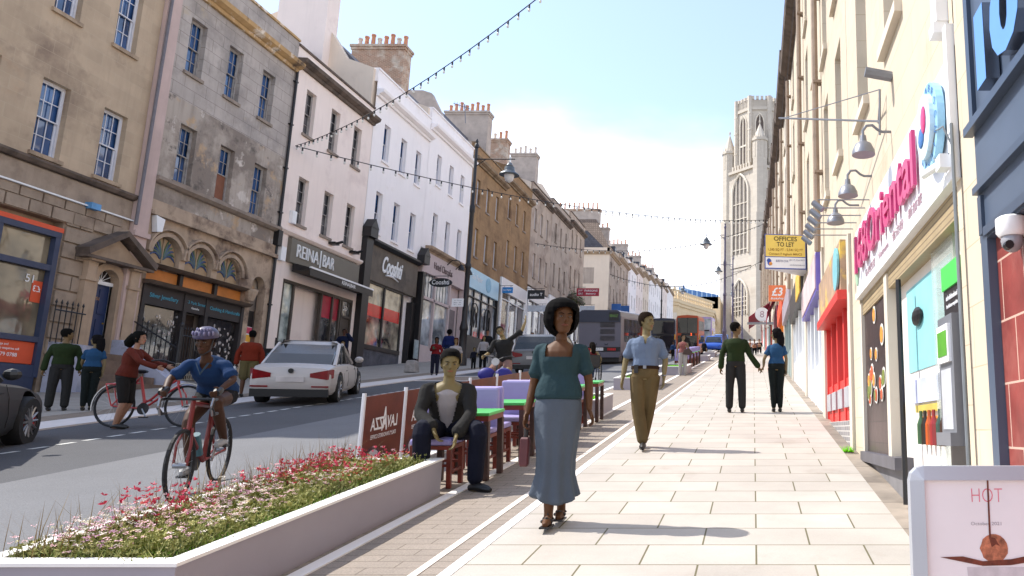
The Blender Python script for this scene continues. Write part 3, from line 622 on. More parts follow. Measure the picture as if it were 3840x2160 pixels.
t,T=house('last stained stone townhouse before the side street, with a planted window box',73.12,79.6,21.5,
  [[(a,a+.56,13.9,16.1) for a in (73.75,75.6,77.45)],[(a,a+.54,18.0,19.86) for a in (73.9,75.8,77.6)]],greyst,12.9,glassm=gl_dim,cols=2,rws=4,corn_z=20.3,cm=corndk,party_m=cream,rise=3.,frames=owood)
shopfront(t,T,73.3,79.5,11.6,12.7,mk('cream_fascia',(214,200,184),.5,.04),WHT,gl_shop,.6,77,3)
bx=M().box(73.5,78.5,12.85,13.15,.1,.45,T).build('window_box',corndk,t); m=M(); rr=random.Random(5)
for i in range(500):
    a=rr.uniform(73.4,78.6); z=13.15+rr.uniform(-.5,.35); d=rr.uniform(.05,.6); c=Vector(T(a,z,d)); u=Vector([rr.uniform(-.13,.13) for _ in range(3)]); v=Vector([rr.uniform(-.13,.13) for _ in range(3)]); m.poly([c,c+u,c+v])
m.build('foliage',mk('box_foliage',(60,84,40),.8,.4,5),bx)
# --- far terrace beyond the side street
G0=93.8; far=[(G0,101,cream,'grey_stone'),(101,108.5,greyst,0),(108.5,116,white,0),(116,123,pink,0),(123,130,cream,0),(130,138,white,0),(138,147,white,0),(147,158,pink,0),(158,170,white,0)]
fl=['cream stone corner house with a pantiled roof across the side street','stone townhouse directly behind the cream corner house','white townhouse two doors up from the cream corner house','pale pink townhouse three doors up from the corner house','cream townhouse in the middle of the far terrace','bright white townhouse beyond the middle of the far terrace','white townhouse where the far street lamp stands','faint pink townhouse near the end of the far terrace','white last house of the far terrace beside the museum']
for i,((a0,a1,mt,_),lb) in enumerate(zip(far,fl)):
    zg_=gz(a0); zt=zg_+12.8; n=3; p=(a1-a0)/n
    mm=[greyst2,greyst,white,pink,cream,white,white,pink,white][i]
    t,T=house(lb,a0,a1,zt,[[(a0+p*(k+.3),a0+p*(k+.3)+.8,zg_+6.,zg_+8.) for k in range(n)],[(a0+p*(k+.3),a0+p*(k+.3)+.8,zg_+9.4,zg_+11.1) for k in range(n)]],mm,zg_+5.,simple=True,glassm=gl_dim,group='houses of the far left terrace',party_m=cream,rise=3.,corn_z=zt-.9,prt=i>0,sill=False)
    shopfront(t,T,a0+.1,a1-.1,zg_+3.9,zg_+4.8,[MATS['white_fascia'],MATS['cream_fascia'],ltblue][i%3],[WHT,BLACK,WHT][i%3],gl_shop,.5,None,3)
    for k in range(2):
        a=a0+p*(.6+1.3*k); m=M().box(a-.5,a+.5,zt-.1,zt+1.3,-2.4,-.9,T); o=m.build('dormer',slate,t); M().box(a-.4,a+.4,zt+.1,zt+1.1,-.9,-.87,T).build('pane',gl_lt,o)
    if i in (0,2,4,6): chimney(T,a1-.3,zt,zt+[4.6,4.2,0,4.,0,3.6,0][i] if 0 else zt+4.4-.2*i,-1.5,-4.6,t,chrender,5,.4,pot)
    if i==0:
        TG=lambda a,z,d: (XL-a,G0-d,z)       # gable wall turned to the camera
        m=M(); hs=[(1.9,4.6,gz(G0)+8.1,gz(G0)+10.2),(2.1,3.4,gz(G0)+5.4,gz(G0)+6.5),(2.1,3.4,gz(G0)+3.6,gz(G0)+4.7)]
        hole_wall(m,TG,0,9,zg_-.3,zt,hs,.15); m.build('side_gable',cream,t)
        for h in hs[1:]: sash(TG,h,t,WHT,gl_dim,3,4,False,.15)
        o=M().box(hs[0][0],hs[0][1],hs[0][2],hs[0][3],-.16,-.12,TG).build('blocked_window',WHT,t)
        cornice(TG,0,9,zt-.9,corn,t); m=M(); m.prism([TG(.1,zt,-.1),TG(2.4,zt+4.4,-2.4),TG(9,zt+4.4,-2.4),TG(9,zt,-.1)],(0,.15,0)); m.build('tiled_roof',tiles,t)
        o=M().box(2.,9,zt+3.9,zt+5.6,-3.4,-2.5,TG).build('chimney',chrender,t); M().box(1.9,9,zt+5.6,zt+5.85,-3.5,-2.4,TG).build('brick_cap',brickm,o)
        for k in range(9): M().lathe(TG(2.4+k*.62,zt+5.85,-2.95),[(.12,0),(.1,.1),(.09,.9),(.12,1.)],8).build('chimney_pot',pot,o)
# hanging signs, left side
def hang(name,lab,px,py,w,h,mat,text=None,tm=None,depth=.08,x=None,arm=True,oval=False,s=None,cat='hanging sign'):
    c=X(px,py,x if x is not None else XL+1.); t=thing(name,lab,cat,tuple(c))
    if oval: m=M().lathe((0,0,0),[(.5,-.5),(.5,.5)],28,'y'); m.v=[Vector((c.x+p.x*w,c.y+p.y*depth,c.z+p.z*h)) for p in m.v]
    else: m=M().box(c.x-w/2,c.x+w/2,c.y-depth/2,c.y+depth/2,c.z-h/2,c.z+h/2)
    bd=m.build('sign_board',mat,t)
    if text:
        for i,(tx,dz,tw,th) in enumerate(text): textmesh(tx,lambda u,v,w_: (c.x+u,c.y-depth/2-.004-w_,c.z+dz+v),w=tw,h=th,bold=.01).build('lettering',tm or WHT,bd)
    if arm:
        x2=XL if c.x<-9 else XR; s_=-1 if c.x<-9 else 1
        M().tube([(c.x-s_*w/2,c.y,c.z+h/2+.12),(x2,c.y,c.z+h/2+.12)],.02,6).tube([(c.x-w*.3,c.y,c.z+h/2),(c.x-w*.3,c.y,c.z+h/2+.12)],.012,5).tube([(c.x+w*.3,c.y,c.z+h/2),(c.x+w*.3,c.y,c.z+h/2+.12)],.012,5).build('bracket',CAB,t)
    return t
hang('hanging_sign','black oval hanging sign with looping white lettering above the pavement',1109,711,1.25,.5,mk('sign_black',(30,34,38),.5),[('Cooshti',.02,.95,.26)],oval=True,x=XL+1.1)
hang('hanging_sign','small blue hanging sign with white script on the brown stone houses',1277,730,.75,.42,mk('sign_blue',(40,130,200),.5),[('Soul Pepher',0,.6,.16)],x=XL+.6)
hang('hanging_sign','black square sign lettered audio T projecting from the grey stone house',1349,741,1.35,.72,MATS['sign_black'],[('audio T',0,1.,.24)],x=XL+.9)
hang('hanging_sign','pale lettered board hanging below the black audio sign',1350,776,1.5,.5,mk('sign_pale',(196,204,214),.5),None,x=XL+.8)
hang('hanging_sign','red hanging sign beside the side street, left of its wider neighbour',1462,735,.9,.8,mk('sign_red',(168,44,62),.5),[('JUST',.15,.6,.2),('EAT',-.15,.5,.2)],x=XL+.9)
hang('hanging_sign','wide red sign projecting at the side street corner',1487,735,1.6,.8,MATS['sign_red'],[('PARSONS',.15,1.3,.2),('Bakery',-.18,1.,.2)],x=XL+2.,arm=False)
hang('hanging_sign','pale grey square sign low beside the side street corner',1477,783,1.5,1.1,MATS['sign_pale'],[('PUMART',-.2,1.,.18)],MATS['grey_letters'],x=XL+1.5)
hang('hanging_sign','blue sign with pale letters above the grey bus',1569,783,1.5,1.5,mk('sign_blue2',(30,84,150),.5),[('RTP',-.3,1.2,.5)],x=XL+1.)
hang('hanging_sign','plain blue sign left of the lettered blue sign above the grey bus',1550,775,1.2,1.1,MATS['sign_blue2'],None,x=XL+.8)
# ================================================================ RIGHT SIDE
T=TR; AR=lambda a,z: (a,z)
bathR=mk('sunlit_bath_stone',(202,188,166),.9,.05,.8,bump=.2,brick=(.95,.36,.004,(176,158,132),.08),patches=(((166,144,116),.8,.6,.8,3.),),streak=.12)
bathR2=mk('sunlit_bath_stone_b',(206,196,180),.9,.05,.8,bump=.2,patches=(((172,152,126),.8,.6,.8,3.),),streak=.12)
redp=mk('red_shop_paint',(212,58,52),.45,.05,3)
bluegrey=mk('slate_blue_paint',(74,86,104),.4,.06,2); bluedk=mk('dark_slate_paint',(58,70,88),.35,.06,2)
# near dark shop with numerals
t=thing('corner_shop','slate blue shopfront with big steel numerals and red tiles, nearest on the right','shop',(XR,3.,gz(3)))
M().box(-3,4.5,3.05,9.5,-5,-.0,T).box(4.14,4.5,gz(4)-.3,3.05,-5,-.0,T).box(-3,4.14,gz(-3)-.3,2.95,-5,-.25,T).build('wall',bathR,t)
m=M().box(-1,4.14,1.03,3.05,-.25,.02,T)
fa=m.build('fascia',bluegrey,t)
m=M().box(-1,4.17,1.67,1.72,.02,.075,T); m.box(-1,4.11,1.3,1.34,.02,.06,T); m.box(4.07,4.14,1.74,3.0,.02,.045,T); m.box(4.03,4.09,1.06,1.28,.02,.04,T); m.box(-1,4.02,1.04,1.09,.02,.04,T)
m.build('fascia_moulding',bluedk,fa)
stl=mk('brushed_steel',(150,156,168),.25,.05,2,metal=.9)
o=textmesh('10',lambda u,v,w:(XR-.03-w,3.44-u,1.99+v),w=.66,h=.44,bold=.05,depth=.07).build('numeral',stl,fa)
textmesh('10',lambda u,v,w:(XR-.102-w*.1,3.44-u,1.99+v),w=.66,h=.44,bold=.05,depth=.01).build('numeral_face',mk('numeral_blue',(92,142,206),.3,.03),o)
til=mk('red_tile',(140,66,60),.35,.25,2.2,bump=.15,brick=(.33,.33,.006,(196,166,150),.14),patches=(((172,104,94),1.6,.5,.75,2.),))
M().box(-1,4.02,gz(3)-.6,1.03,-.2,-.03,T).build('tiled_wall',til,t); M().box(4.02,4.13,gz(4)-.4,1.03,-.2,.02,T).build('corner_frame',bluegrey,t)
t=thing('security_camera','white dome security camera under the slate blue fascia','camera',(XR-.05,3.6,.8))
c=Vector((XR-.03,3.6,.93)); M().lathe(c,[(.06,.1),(.075,.09),(.075,.02),(.06,0)],16).build('base',WHT,t,smooth=True); M().ell(c+Vector((0,0,-.02)),.055,.055,.06,14,8).build('dome',mk('smoked_dome',(150,150,156),.1,.1),t,smooth=True); M().lathe(c+Vector((-.03,-.03,-.05)),[(.022,-.02),(.022,.02)],10,'y').build('lens',BLACK,t)
# noodle shop building
t,_=house('sunlit stone building over the white sign with pink Oriental lettering',4.52,9.75,12.6,
  [[(6.1,6.9,3.7,5.6),(8.0,8.8,3.7,5.6)],[(6.1,6.9,7.1,8.9),(8.0,8.8,7.1,8.9)],[(6.1,6.9,9.9,11.4),(8.0,8.8,9.9,11.4)]],bathR,2.45,side='R',glassm=gl_lt,cols=2,sm=bathR2,corn_z=11.6,cm=bathR2,cat='shop building',name='shop_building')
M().box(4.52,4.62,gz(4)-.3,2.45,-.4,.0,T).box(9.1,9.75,gz(9)-.3,2.45,-.4,0,T).each('pier',bathR,t)
bs=M().box(4.6,9.1,1.62,2.4,-.25,.03,T).build('sign_board',mk('white_sign',(226,228,232),.35,.02),t); M().box(4.52,4.6,1.55,2.6,-.2,.05,T).box(4.6,9.1,1.55,1.62,-.25,.05,T).build('sign_edge',WHT,bs)
pkl=mk('magenta_letter',(190,52,110),.35,.05); 
textmesh('168Oriental',lambda u,v,w:(XR-.05-w,7.22-u,2.06+v),w=3.4,h=.46,bold=.015,depth=.03).build('lettering',pkl,bs)
textmesh('马来西亚    Vietnam    金边粉    新加坡',lambda u,v,w:(XR-.033-w,6.9-u,1.72+v),w=2.9,h=.09,depth=.003).build('small_lettering',mk('pale_letter',(170,140,150),.6),bs)
m=M(); m.v=[]; m.lathe((0,0,0),[(.34,0),(.34,.05)],32,'x'); m.v=[Vector((XR-.05-p.x,4.9+p.y*.8,2.04+p.z*.9)) for p in m.v]; o=m.build('round_badge',mk('badge_blue',(150,196,220),.4),bs)
m=M().lathe((0,0,0),[(.25,0),(.25,.05)],28,'x'); m.v=[Vector((XR-.085-p.x,4.9+p.y*.8,2.04+p.z*.9)) for p in m.v]; m.build('badge_center',mk('badge_light',(206,226,236),.4),o)
M().ell((XR-.14,4.87,2.08),.01,.07,.1).build('badge_red',pkl,o); M().ell((XR-.14,4.95,1.98),.01,.08,.07).build('badge_blue_mark',mk('badge_dark',(60,110,170),.4),o)
for k in range(16):
    b=2*math.pi*k/16; textmesh('ABROCHICFATERIEN'[k],lambda u,v,w:(XR-.105-w,4.9-math.sin(b)*.235-u*math.cos(b)+v*math.sin(b)*-1,2.04+math.cos(b)*.265+v*math.cos(b)-u*math.sin(b)),h=.05,depth=.002).build('badge_letter',MATS['badge_dark'],o)
M().ell((XR-.04,8.98,2.0),.03,.12,.3,10,8).build('fruit_logo',mk('logo_green',(170,200,170),.5),bs)
# glazed front with shutter
m=M().box(6.9,9.1,gz(9)-.6,-.36,-.3,-.03,T).build('stall_riser',mk('grey_riser',(120,118,120),.7),t)
for a in (7.05,7.35,9.05): pass
sf=M().box(7.25,7.42,-.25,1.5,-.12,0,T).build('shop_frame',bathR2,t); M().box(9.0,9.1,-.35,1.5,-.12,0,T).build('shop_frame',bathR2,t); M().box(6.9,9.1,-.36,-.25,-.3,.04,T).build('shop_ledge',mk('ledge_grey',(92,90,96),.5),t)
pm=mk('poster_wood',(70,54,52),.35,.25,1.2,brick=(1.4,.22,.004,(40,30,30),.2))
po=M().box(7.42,9.0,-.25,1.5,-.08,-.04,T).build('food_poster',pm,t)
rr=random.Random(9); fc=[mk('food_a',(226,150,60),.5,.3,30),mk('food_b',(200,90,50),.5,.3,30),mk('plate_white',(226,222,214),.4,.05),mk('food_c',(120,130,60),.5,.3,30)]
for i in range(18):
    a=rr.uniform(7.6,8.85); z=rr.uniform(.35,.95) if i%3 else rr.uniform(.5,1.3); r=rr.uniform(.07,.12)
    m=M().lathe((0,0,0),[(r,0),(r,.004)],16,'x'); m.v=[Vector((XR+.035-p.x-.0004*i,a+p.y,z+p.z)) for p in m.v]; o=m.build('plate',fc[2],po)
    m=M().lathe((0,0,0),[(r*.75,0),(r*.75,.004)],12,'x'); m.v=[Vector((XR+.029-p.x-.0004*i,a+p.y,z+p.z)) for p in m.v]; m.build('food',fc[[0,1,3][i%3]],o)
M().box(4.63,9.0,1.35,1.55,-.2,-.02,T).build('shutter_box',mk('shutter_tan',(170,150,116),.6,.1,2,brick=(6,.05,.006,(120,104,80),.1)),t)
sp=M().box(5.55,6.6,1.05,1.35,-.25,-.19,T).build('shutter',MATS['shutter_tan'],t)
textmesh('OMAKE',lambda u,v,w:(XR+.185-w,6.2-u,1.2+v),w=.5,h=.12,shear=.3).build('graffiti',mk('graffiti_purple',(130,80,160),.5),sp)
# interior backdrop
ib=M().box(5.08,7.2,-.75,1.45,-.4,-.13,T).build('interior_wall',mk('interior_white',(226,220,212),.6,.03),t)
M().box(5.3,6.9,.5,1.25,-.13,-.12,T).build('teal_mural',mk('mural_teal',(140,204,208),.5,.06,4),ib)
for i,(a,c_) in enumerate(((6.35,(60,90,60)),(6.2,(50,40,30)),(6.05,(190,90,40)),(5.9,(150,50,50)),(5.7,(60,80,70)),(5.58,(70,50,40)))):
    M().lathe(T(a,-.12,-.09),[(.035,0),(.035,.16),(.014,.22),(.014,.27)],8).build('sauce_bottle',mk('bottle%d'%i,c_,.3),ib)
M().box(5.65,6.75,.22,.42,-.13,-.1,T).build('interior_sign',mk('sign_cream_blue',(190,196,226),.5),ib); M().box(5.75,6.6,.14,.2,-.13,-.1,T).build('interior_strip',mk('strip_gold',(190,170,80),.5),ib)
for k in range(4): M().lathe((XR+.12,6.4-.15*k,.06),[(.045,-.01),(.045,.01)],12,'x').build('orange_disc',fc[0],ib)
M().ell(T(6.4,.95,-.1),.03,.18,.08).build('wok',BLACK,ib)
M().tube([T(6.55,-.62,.02),T(6.55,1.3,.02)],.025,6).build('door_post',BLACK,t)
gd=glass('glass_door',(150,160,160),c2=(206,206,196),c3=(214,196,150),scale=2,rough=.03)
m=M(); m.add([T(5.45,-.5,-.02),T(5.45,1.3,-.02),T(5.45,1.3,-.03),T(5.45,-.5,-.03)],[(0,1,2,3)])
M().box(5.1,5.75,-.45,1.55,-.1,-.085,T).build('glass_panel',clear_glass('clear_glass',(206,214,206),.38),t)
wr=M().box(5.25,5.32,1.0,1.06,-.1,-.05,T)
# ATM
t=thing('cash_machine','grey cash machine with green and black panel set in the noodle shop front','cash machine',(XR,4.85,-.6))
gm=mk('atm_grey',(112,114,120),.4,.05); grn=mk('atm_green',(70,190,80),.4,.05); blk=mk('atm_black',(40,34,36),.4)
M().box(4.63,5.08,-.7,1.0,-.3,-.0,T).build('back_panel',blk,t); M().box(4.63,5.08,.92,1.08,-.2,.012,T).build('green_header',grn,t)
M().box(4.68,5.04,-.02,.72,-.2,.06,T).box(4.68,5.04,-.1,-.02,-.2,.1,T).build('body',gm,t); M().box(4.72,5.0,.42,.66,.06,.08,T).build('screen_bezel',WHT,t); M().box(4.75,4.97,.46,.62,.08,.085,T).build('screen',mk('screen_green',(90,160,50),.3),t)
M().box(4.74,4.99,.0,.38,.05,.064,T).build('keypad_panel',mk('keypad_white',(186,188,192),.4),t); M().box(4.7,5.0,-.5,-.42,-.0,.012,T).build('green_foot',grn,t)
textmesh('cash withdrawals and',lambda u,v,w:(XR-.003-w,4.86-u,.86+v),w=.28,h=.035).build('lettering',WHT,t); textmesh('free balance enquiries',lambda u,v,w:(XR-.003-w,4.86-u,.8+v),w=.28,h=.035).build('lettering',WHT,t)
# pipes, cameras and lamps on the noodle shop wall
tag(M().tube([T(4.5,-.5,.05),T(4.5,1.9,.05)],.012,6).tube([T(4.5,1.75,.05),T(4.55,1.9,.09),T(4.7,1.93,.1),T(4.82,1.82,.1),T(4.72,1.7,.09),T(4.55,1.72,.06)],.007,5).build('conduit',mk('conduit_grey',(120,126,130),.5)),'thin grey conduit with a looped cable at the edge of the Oriental sign','cable')
t=thing('security_camera','white bullet camera with a looped cable below the Oriental sign','camera',T(4.6,1.6,.1)); M().box(4.55,4.66,1.63,1.72,.05,.12,T).build('base',WHT,t); M().tube([T(4.66,1.68,.1),T(4.8,1.66,.17)],.028,10).build('housing',WHT,t)
tag(M().box(4.62,4.76,2.68,3.15,.0,.08,T).box(4.63,4.75,2.6,2.68,.0,.1,T).build('alarm_box',WHT),'tall white equipment box with black base above the Oriental sign','box')
galv=mk('galvanised',(128,130,136),.4,.1,4,metal=.5)
P=[(2172,372),(2133,478),(2102,548)]
for k,(px,py) in enumerate(P):
    s=(7.1,8.25,9.25)[k]; c=S(px,py,s)
    def goose(c,lab,first):
        t=thing('gooseneck_lamp',lab,'wall lamp',tuple(c),0,'gooseneck lamps above the Oriental sign')
        M().lathe(c,[(.11,-.07),(.105,-.03),(.075,.035),(.035,.06),(.028,.12)],18).build('lamp_shade',galv,t,smooth=True)
        M().lathe(c,[(.095,-.066),(.095,-.06)],14).build('reflector',mk('shade_inside',(96,84,78),.5),t)
        M().tube([c+Vector(q) for q in ((0,0,.11),(0,0,.17),(.035,0,.22),(.09,0,.225),(.14,0,.18),(.18,0,.16),(XR-c.x,0,.16))],.014,8).build('arm',galv,t,smooth=True)
    goose(c,['gooseneck lamp with pale shade nearest the round badge of the Oriental sign','middle gooseneck lamp showing its dark inside above the Oriental sign','farthest gooseneck lamp low beside the first shop numerals'][k],0)
tag(M().tube([T(6.6,3.25,.0),T(6.6,3.3,.25)],.05,8).build('wall_spotlight',galv),'short tubular steel spotlight high on the sunlit stone wall','wall lamp')
t=thing('flag_bracket','long thin steel bracket holding the festoon cable to the sunlit wall','bracket',T(7.6,3.8,0)); c=S(2218,300,7.2)
M().tube([S(2213,225,7.4),S(2213,340,7.4)],.012,5).tube([S(2213,305,7.4),S(1960,297,9.5)],.012,5).tube([S(2213,225,7.4),S(1962,300,9.5)],.006,5).tube([S(2213,262,7.4),T(7.4,S(2213,262,7.4).z,0)],.012,5).build('bar',galv,t)
# red shop etc. ------------------------------------------------
def rshop(lab,a0,a1,rows,z0,paint,fas,zt,win=None,text=None,name='shop_building',wall=None,fd=.12,glassm=None):
    gm_=gz(a0); t,_=house(lab,a0,a1,zt,rows,wall or bathR,z0+.02,side='R',glassm=gl_lt,cols=2,rws=4,simple=a0>40,sm=bathR2,cm=corndk,corn_z=zt-.9,cat='shop building',name=name,prt=True,rise=2,sill=True)
    fa=M().box(a0+.25,a1-.25,z0-.75,z0,-.2,fd,T).build('fascia_sign',fas,t)
    M().box(a0,a0+.25,gz(a0)-.3,z0+.02,-.3,.04,T).box(a1-.25,a1,gz(a0)-.3,z0+.02,-.3,.04,T).each('pier',bathR2,t)
    m=M(); n=4
    for i in range(n+1): a=a0+.25+(a1-a0-.5)*i/n; m.box(a-.07,a+.07,gz(a0)-.1,z0-.75,-.2,.0,T)
    m.box(a0+.25,a1-.25,gz(a0)-.3,gz(a1)+.5,-.2,-.02,T); sf=m.build('shopfront',paint,t); M().box(a0+.25,a1-.25,gz(a0)+.2,z0-.75,-.16,-.12,T).build('pane',glassm or gl_bright,sf)
    pipe(T,a1-.1,gz(a1)+3.,zt-1,t,mk('buff_pipe',(150,130,112),.6),.12,.06)
    return t,fa,sf
def rr_rows(a0,a1,zg,n=2,w=.75,sh=0):
    p=(a1-a0)/n; return [[(a0+p*(k+.35),a0+p*(k+.35)+w,zg+h0,zg+h1) for k in range(n)] for h0,h1 in ((4.1+sh,5.9+sh),(6.8+sh,8.6+sh),(9.3+sh,10.7+sh))]
t,fa,sf=rshop('sunlit stone house with glossy red shopfront beside the noodle shop',9.77,13.6,rr_rows(9.77,13.6,gz(11)),2.55,redp,mk('brown_menu_fascia',(176,146,120),.5,.2,3,patches=(((226,190,90),2.2,.55,.65,3.),((160,60,60),2.6,.62,.7,9.))),11.7)
M().box(10.0,13.3,1.72,1.85,-.1,.17,T).build('red_cornice',redp,fa)
m=M().box(9.8,13.3,gz(9)-.35,gz(12)+.1,-.0,.025,T); m.build('brick_base',mk('grey_brick',(140,136,136),.8,.1,brick=(.22,.07,.008,(190,186,180),.15)),t)
m=M(); 
for a in (10.15,11.0,11.85,12.65): m.box(a,a+.6,.3,.58,-.02,.02,T)
m.build('grey_panel',mk('panel_grey',(170,170,174),.5),sf)
m=M().lathe((0,0,0),[(.3,0),(.3,.03)],22,'x'); m.v=[Vector((XR-.13-p.x,10.35+p.y,2.2+p.z)) for p in m.v]; m.build('round_logo',mk('logo_teal',(120,180,190),.5),fa)
t,fa,sf=rshop('sunlit stone house with violet edged fascia and white shopfront',13.62,18.3,rr_rows(13.62,18.3,gz(16)),3.3,WHT,mk('violet_fascia',(104,92,176),.4,.06),12.3)
M().box(13.95,17.9,2.62,3.24,.12,.14,T).build('fascia_face',mk('cream_face',(214,190,190),.5,.15,2),fa)
for k,(px,py) in enumerate(((2057,520),(2051,540),(2045,558),(2039,576),(2034,591),(2029,606))):
    c=S(px,py,.72*1900/(px-1895)); tag(M().tube([c+Vector((0,0,.08)),(XR,c.y,c.z+.08)],.008,5).tube([c+Vector((-.05,0,.05)),c+Vector((.05,-.05,-.05))],.035,8).build('wall_spotlight',galv),['nearest','second','third','fourth','fifth','farthest'][k]+' of six small steel spotlights on thin arms right of the offices board','wall lamp','small spotlights beside the offices board')
t,fa,sf=rshop('sunlit stone house with yellow and black fascia over a white doorway',18.32,24.6,rr_rows(18.32,24.6,gz(21)),4.1,WHT,mk('black_yellow',(60,56,54),.4),12.9)
M().box(18.6,20.3,3.4,4.05,.12,.15,T).build('yellow_face',mk('yellow_face',(226,180,70),.5),fa)
t,fa,sf=rshop('sunlit stone house with plain grey fascia and grey green shopfront',24.62,30.8,rr_rows(24.62,30.8,gz(27)),4.9,mk('sage_paint',(150,164,160),.5,.05),mk('mauve_grey',(160,150,160),.5,.05),13.7,wall=bathR2)
t,fa,sf=rshop('sunlit stone house with bright orange shopfront under the square bookshop sign',30.82,37.2,rr_rows(30.82,37.2,gz(34)),5.7,mk('orange_paint',(240,138,30),.45,.05),MATS['orange_panel'],14.5)
t,fa,sf=rshop('sunlit stone house with deep maroon shopfront and curved awning',37.22,43.6,rr_rows(37.22,43.6,gz(40)),6.4,mk('maroon_paint',(110,32,56),.5,.05),MATS['maroon_paint'] if 'maroon_paint' in MATS else redp,15.2,wall=bathR2)
for a,lb,w_,pr in ((39.,'dark maroon awning just beyond the orange shop',3.,.55),(51,'striped maroon and cream awning over the far cafe seats',6.,1.6)):
    t=thing('awning',lb,'awning',T(a+w_/2,gz(a)+2.6,0)); z=gz(a)+3.9; mar=mk('maroon_cloth',(150,24,62),.7,.08); m=M(); m.loft([[T(q,z,0),T(q,z-.06,0),T(q,z-1.2,pr),T(q,z-1.14,pr)] for q in (a,a+w_)]); m.build('canopy',mar,t)
    M().box(a,a+w_,z-1.45,z-1.16,pr,pr+.03,T).build('valance',mar,t)
    m=M(); m.loft([[T(q,z-.5-.01,pr*.42+.02),T(q,z-.49,pr*.42+.04),T(q,z-.69,pr*.6+.04),T(q,z-.7,pr*.6+.02)] for q in (a-.02,a+w_+.02)]); m.build('stripe',mk('awning_cream',(226,206,170),.7),t)
prev=43.6; RN=['with white sashes beyond the maroon shop','over the striped cafe awning','third beyond the orange shop','above the far cafe tables','halfway up the far right terrace','where the right terrace narrows to a sliver','next to last before the tower','last of the right terrace at the foot of the tower']
for i in range(8):
    w_=[6.4,6.4,7,8,9,10,12,14][i]; a0,a1=prev+.02,prev+w_; prev=a1
    rshop('sunlit stone terrace house '+RN[i],a0,a1,rr_rows(a0,a1,gz((a0+a1)/2),3),gz(a1)+2.9,[WHT,redp,MATS['sage_paint']][i%3],[MATS['cream_fascia'],MATS['maroon_paint'],WHT][i%3],gz(a1)+[11.3,11.5,11.8,12.,12.2,12.4,12.6,12.6][i],wall=[bathR,bathR2][i%2])
# offices board
c=S(1976,633,18.2); t=thing('letting_board','yellow and white board reading OFFICES TO LET projecting over the pavement','sign',(XR-.05,c.y,c.z-.5))
T2=lambda a,z,d:(c.x+a,c.y-d+ (a*.12),c.z+z)
bd=M().box(-.5,.5,-.43,.42,-.02,.02,T2).build('board',mk('board_blue',(52,84,170),.5),t)
M().box(-.48,.48,-.13,.4,.02,.026,T2).build('yellow_panel',mk('board_yellow',(238,206,100),.5,.03),bd); M().box(-.48,.48,-.41,-.15,.02,.026,T2).build('white_panel',WHT,bd)
dkb=mk('board_text_brown',(70,60,40),.5); bro=mk('board_text_gold',(150,110,30),.5)
for tx,z,w_,mt,h_ in (('OFFICES',.31,.56,dkb,.11),('TO LET',.17,.42,dkb,.11),('1,245 SQ FT - 2,541 SQ FT',.035,.84,bro,.07),('Contact F Ingham MRICS',-.075,.8,bro,.07),('BURSTON COOK',-.24,.3,mk('grey_small',(130,130,150),.5),.055),):
    textmesh(tx,(lambda z_,x_: lambda u,v,w: T2(u+x_,v+z_,.027+w))(z,-.08 if 'BURS' in tx else 0),w=w_,h=h_,bold=.012).build('lettering',mt,bd)
textmesh('(0117) 934 9977',lambda u,v,w:T2(u+.28,v-.22,.027+w),w=.38,h=.055).build('lettering',MATS['grey_small'],bd); textmesh('www.burstoncook.co.uk',lambda u,v,w:T2(u+.28,v-.33,.027+w),w=.36,h=.035).build('lettering',MATS['grey_small'],bd)
m=M(); m.poly([T2(-.38+.06*math.cos(b)-.02*(1 if b<math.pi else 0),-.27+.09*math.sin(b),.028) for b in [i*math.pi/8 for i in range(16)]]); m.build('round_mark',MATS['board_blue'],bd); m=M(); m.poly([T2(-.36+.04*math.cos(b),-.31+.045*math.sin(b),.03) for b in [i*math.pi/6 for i in range(12)]]); m.build('round_mark',fc[0],bd)
bk=M(); bk.prism([T2(-.5,-.43,.0),T2(.5,-.43,.0),T2(.62,-.43,-.95)],(0,0,.85)); bk.build('rear_board',mk('board_shade',(200,198,204),.6),t)
c=S(1955,738,30.); t=thing('hanging_sign','square orange sign reading £3 Bookshop above the orange shopfront','hanging sign',(XR,c.y,c.z-.4)); bd=M().box(c.x-.34,c.x+.34,c.y-.04,c.y+.04,c.z-.32,c.z+.32).build('sign_board',mk('bookshop_orange',(238,128,78),.5),t)
textmesh('£3',lambda u,v,w:(c.x+u,c.y-.045-w,c.z+.06+v),w=.44,h=.34,bold=.02,shear=.15).build('lettering',WHT,bd); textmesh('Bookshop',lambda u,v,w:(c.x+u,c.y-.045-w,c.z-.22+v),w=.5,h=.11,bold=.02,shear=.2).build('lettering',WHT,bd); M().tube([(c.x,c.y,c.z+.2),(XR,c.y,c.z+.2)],.02,5).tube([(c.x,c.y,c.z-.2),(XR,c.y,c.z-.2)],.02,5).build('bracket',galv,t)
c=S(1917,791,46.); t=thing('hanging_sign','round white drum sign between the two maroon awnings','hanging sign',(XR,c.y,c.z-.4)); m=M().lathe((0,0,0),[(.42,-.1),(.42,.1)],26,'y'); m.v=[p+c for p in m.v]; bd=m.build('sign_drum',WHT,t); textmesh('8',lambda u,v,w:(c.x+u,c.y-.105-w,c.z+v),h=.4).build('lettering',MATS['pale_letter'],bd); M().box(c.x-.9,XR,c.y-.2,c.y+.2,c.z-.6,c.z-.5).build('bracket',galv,t)
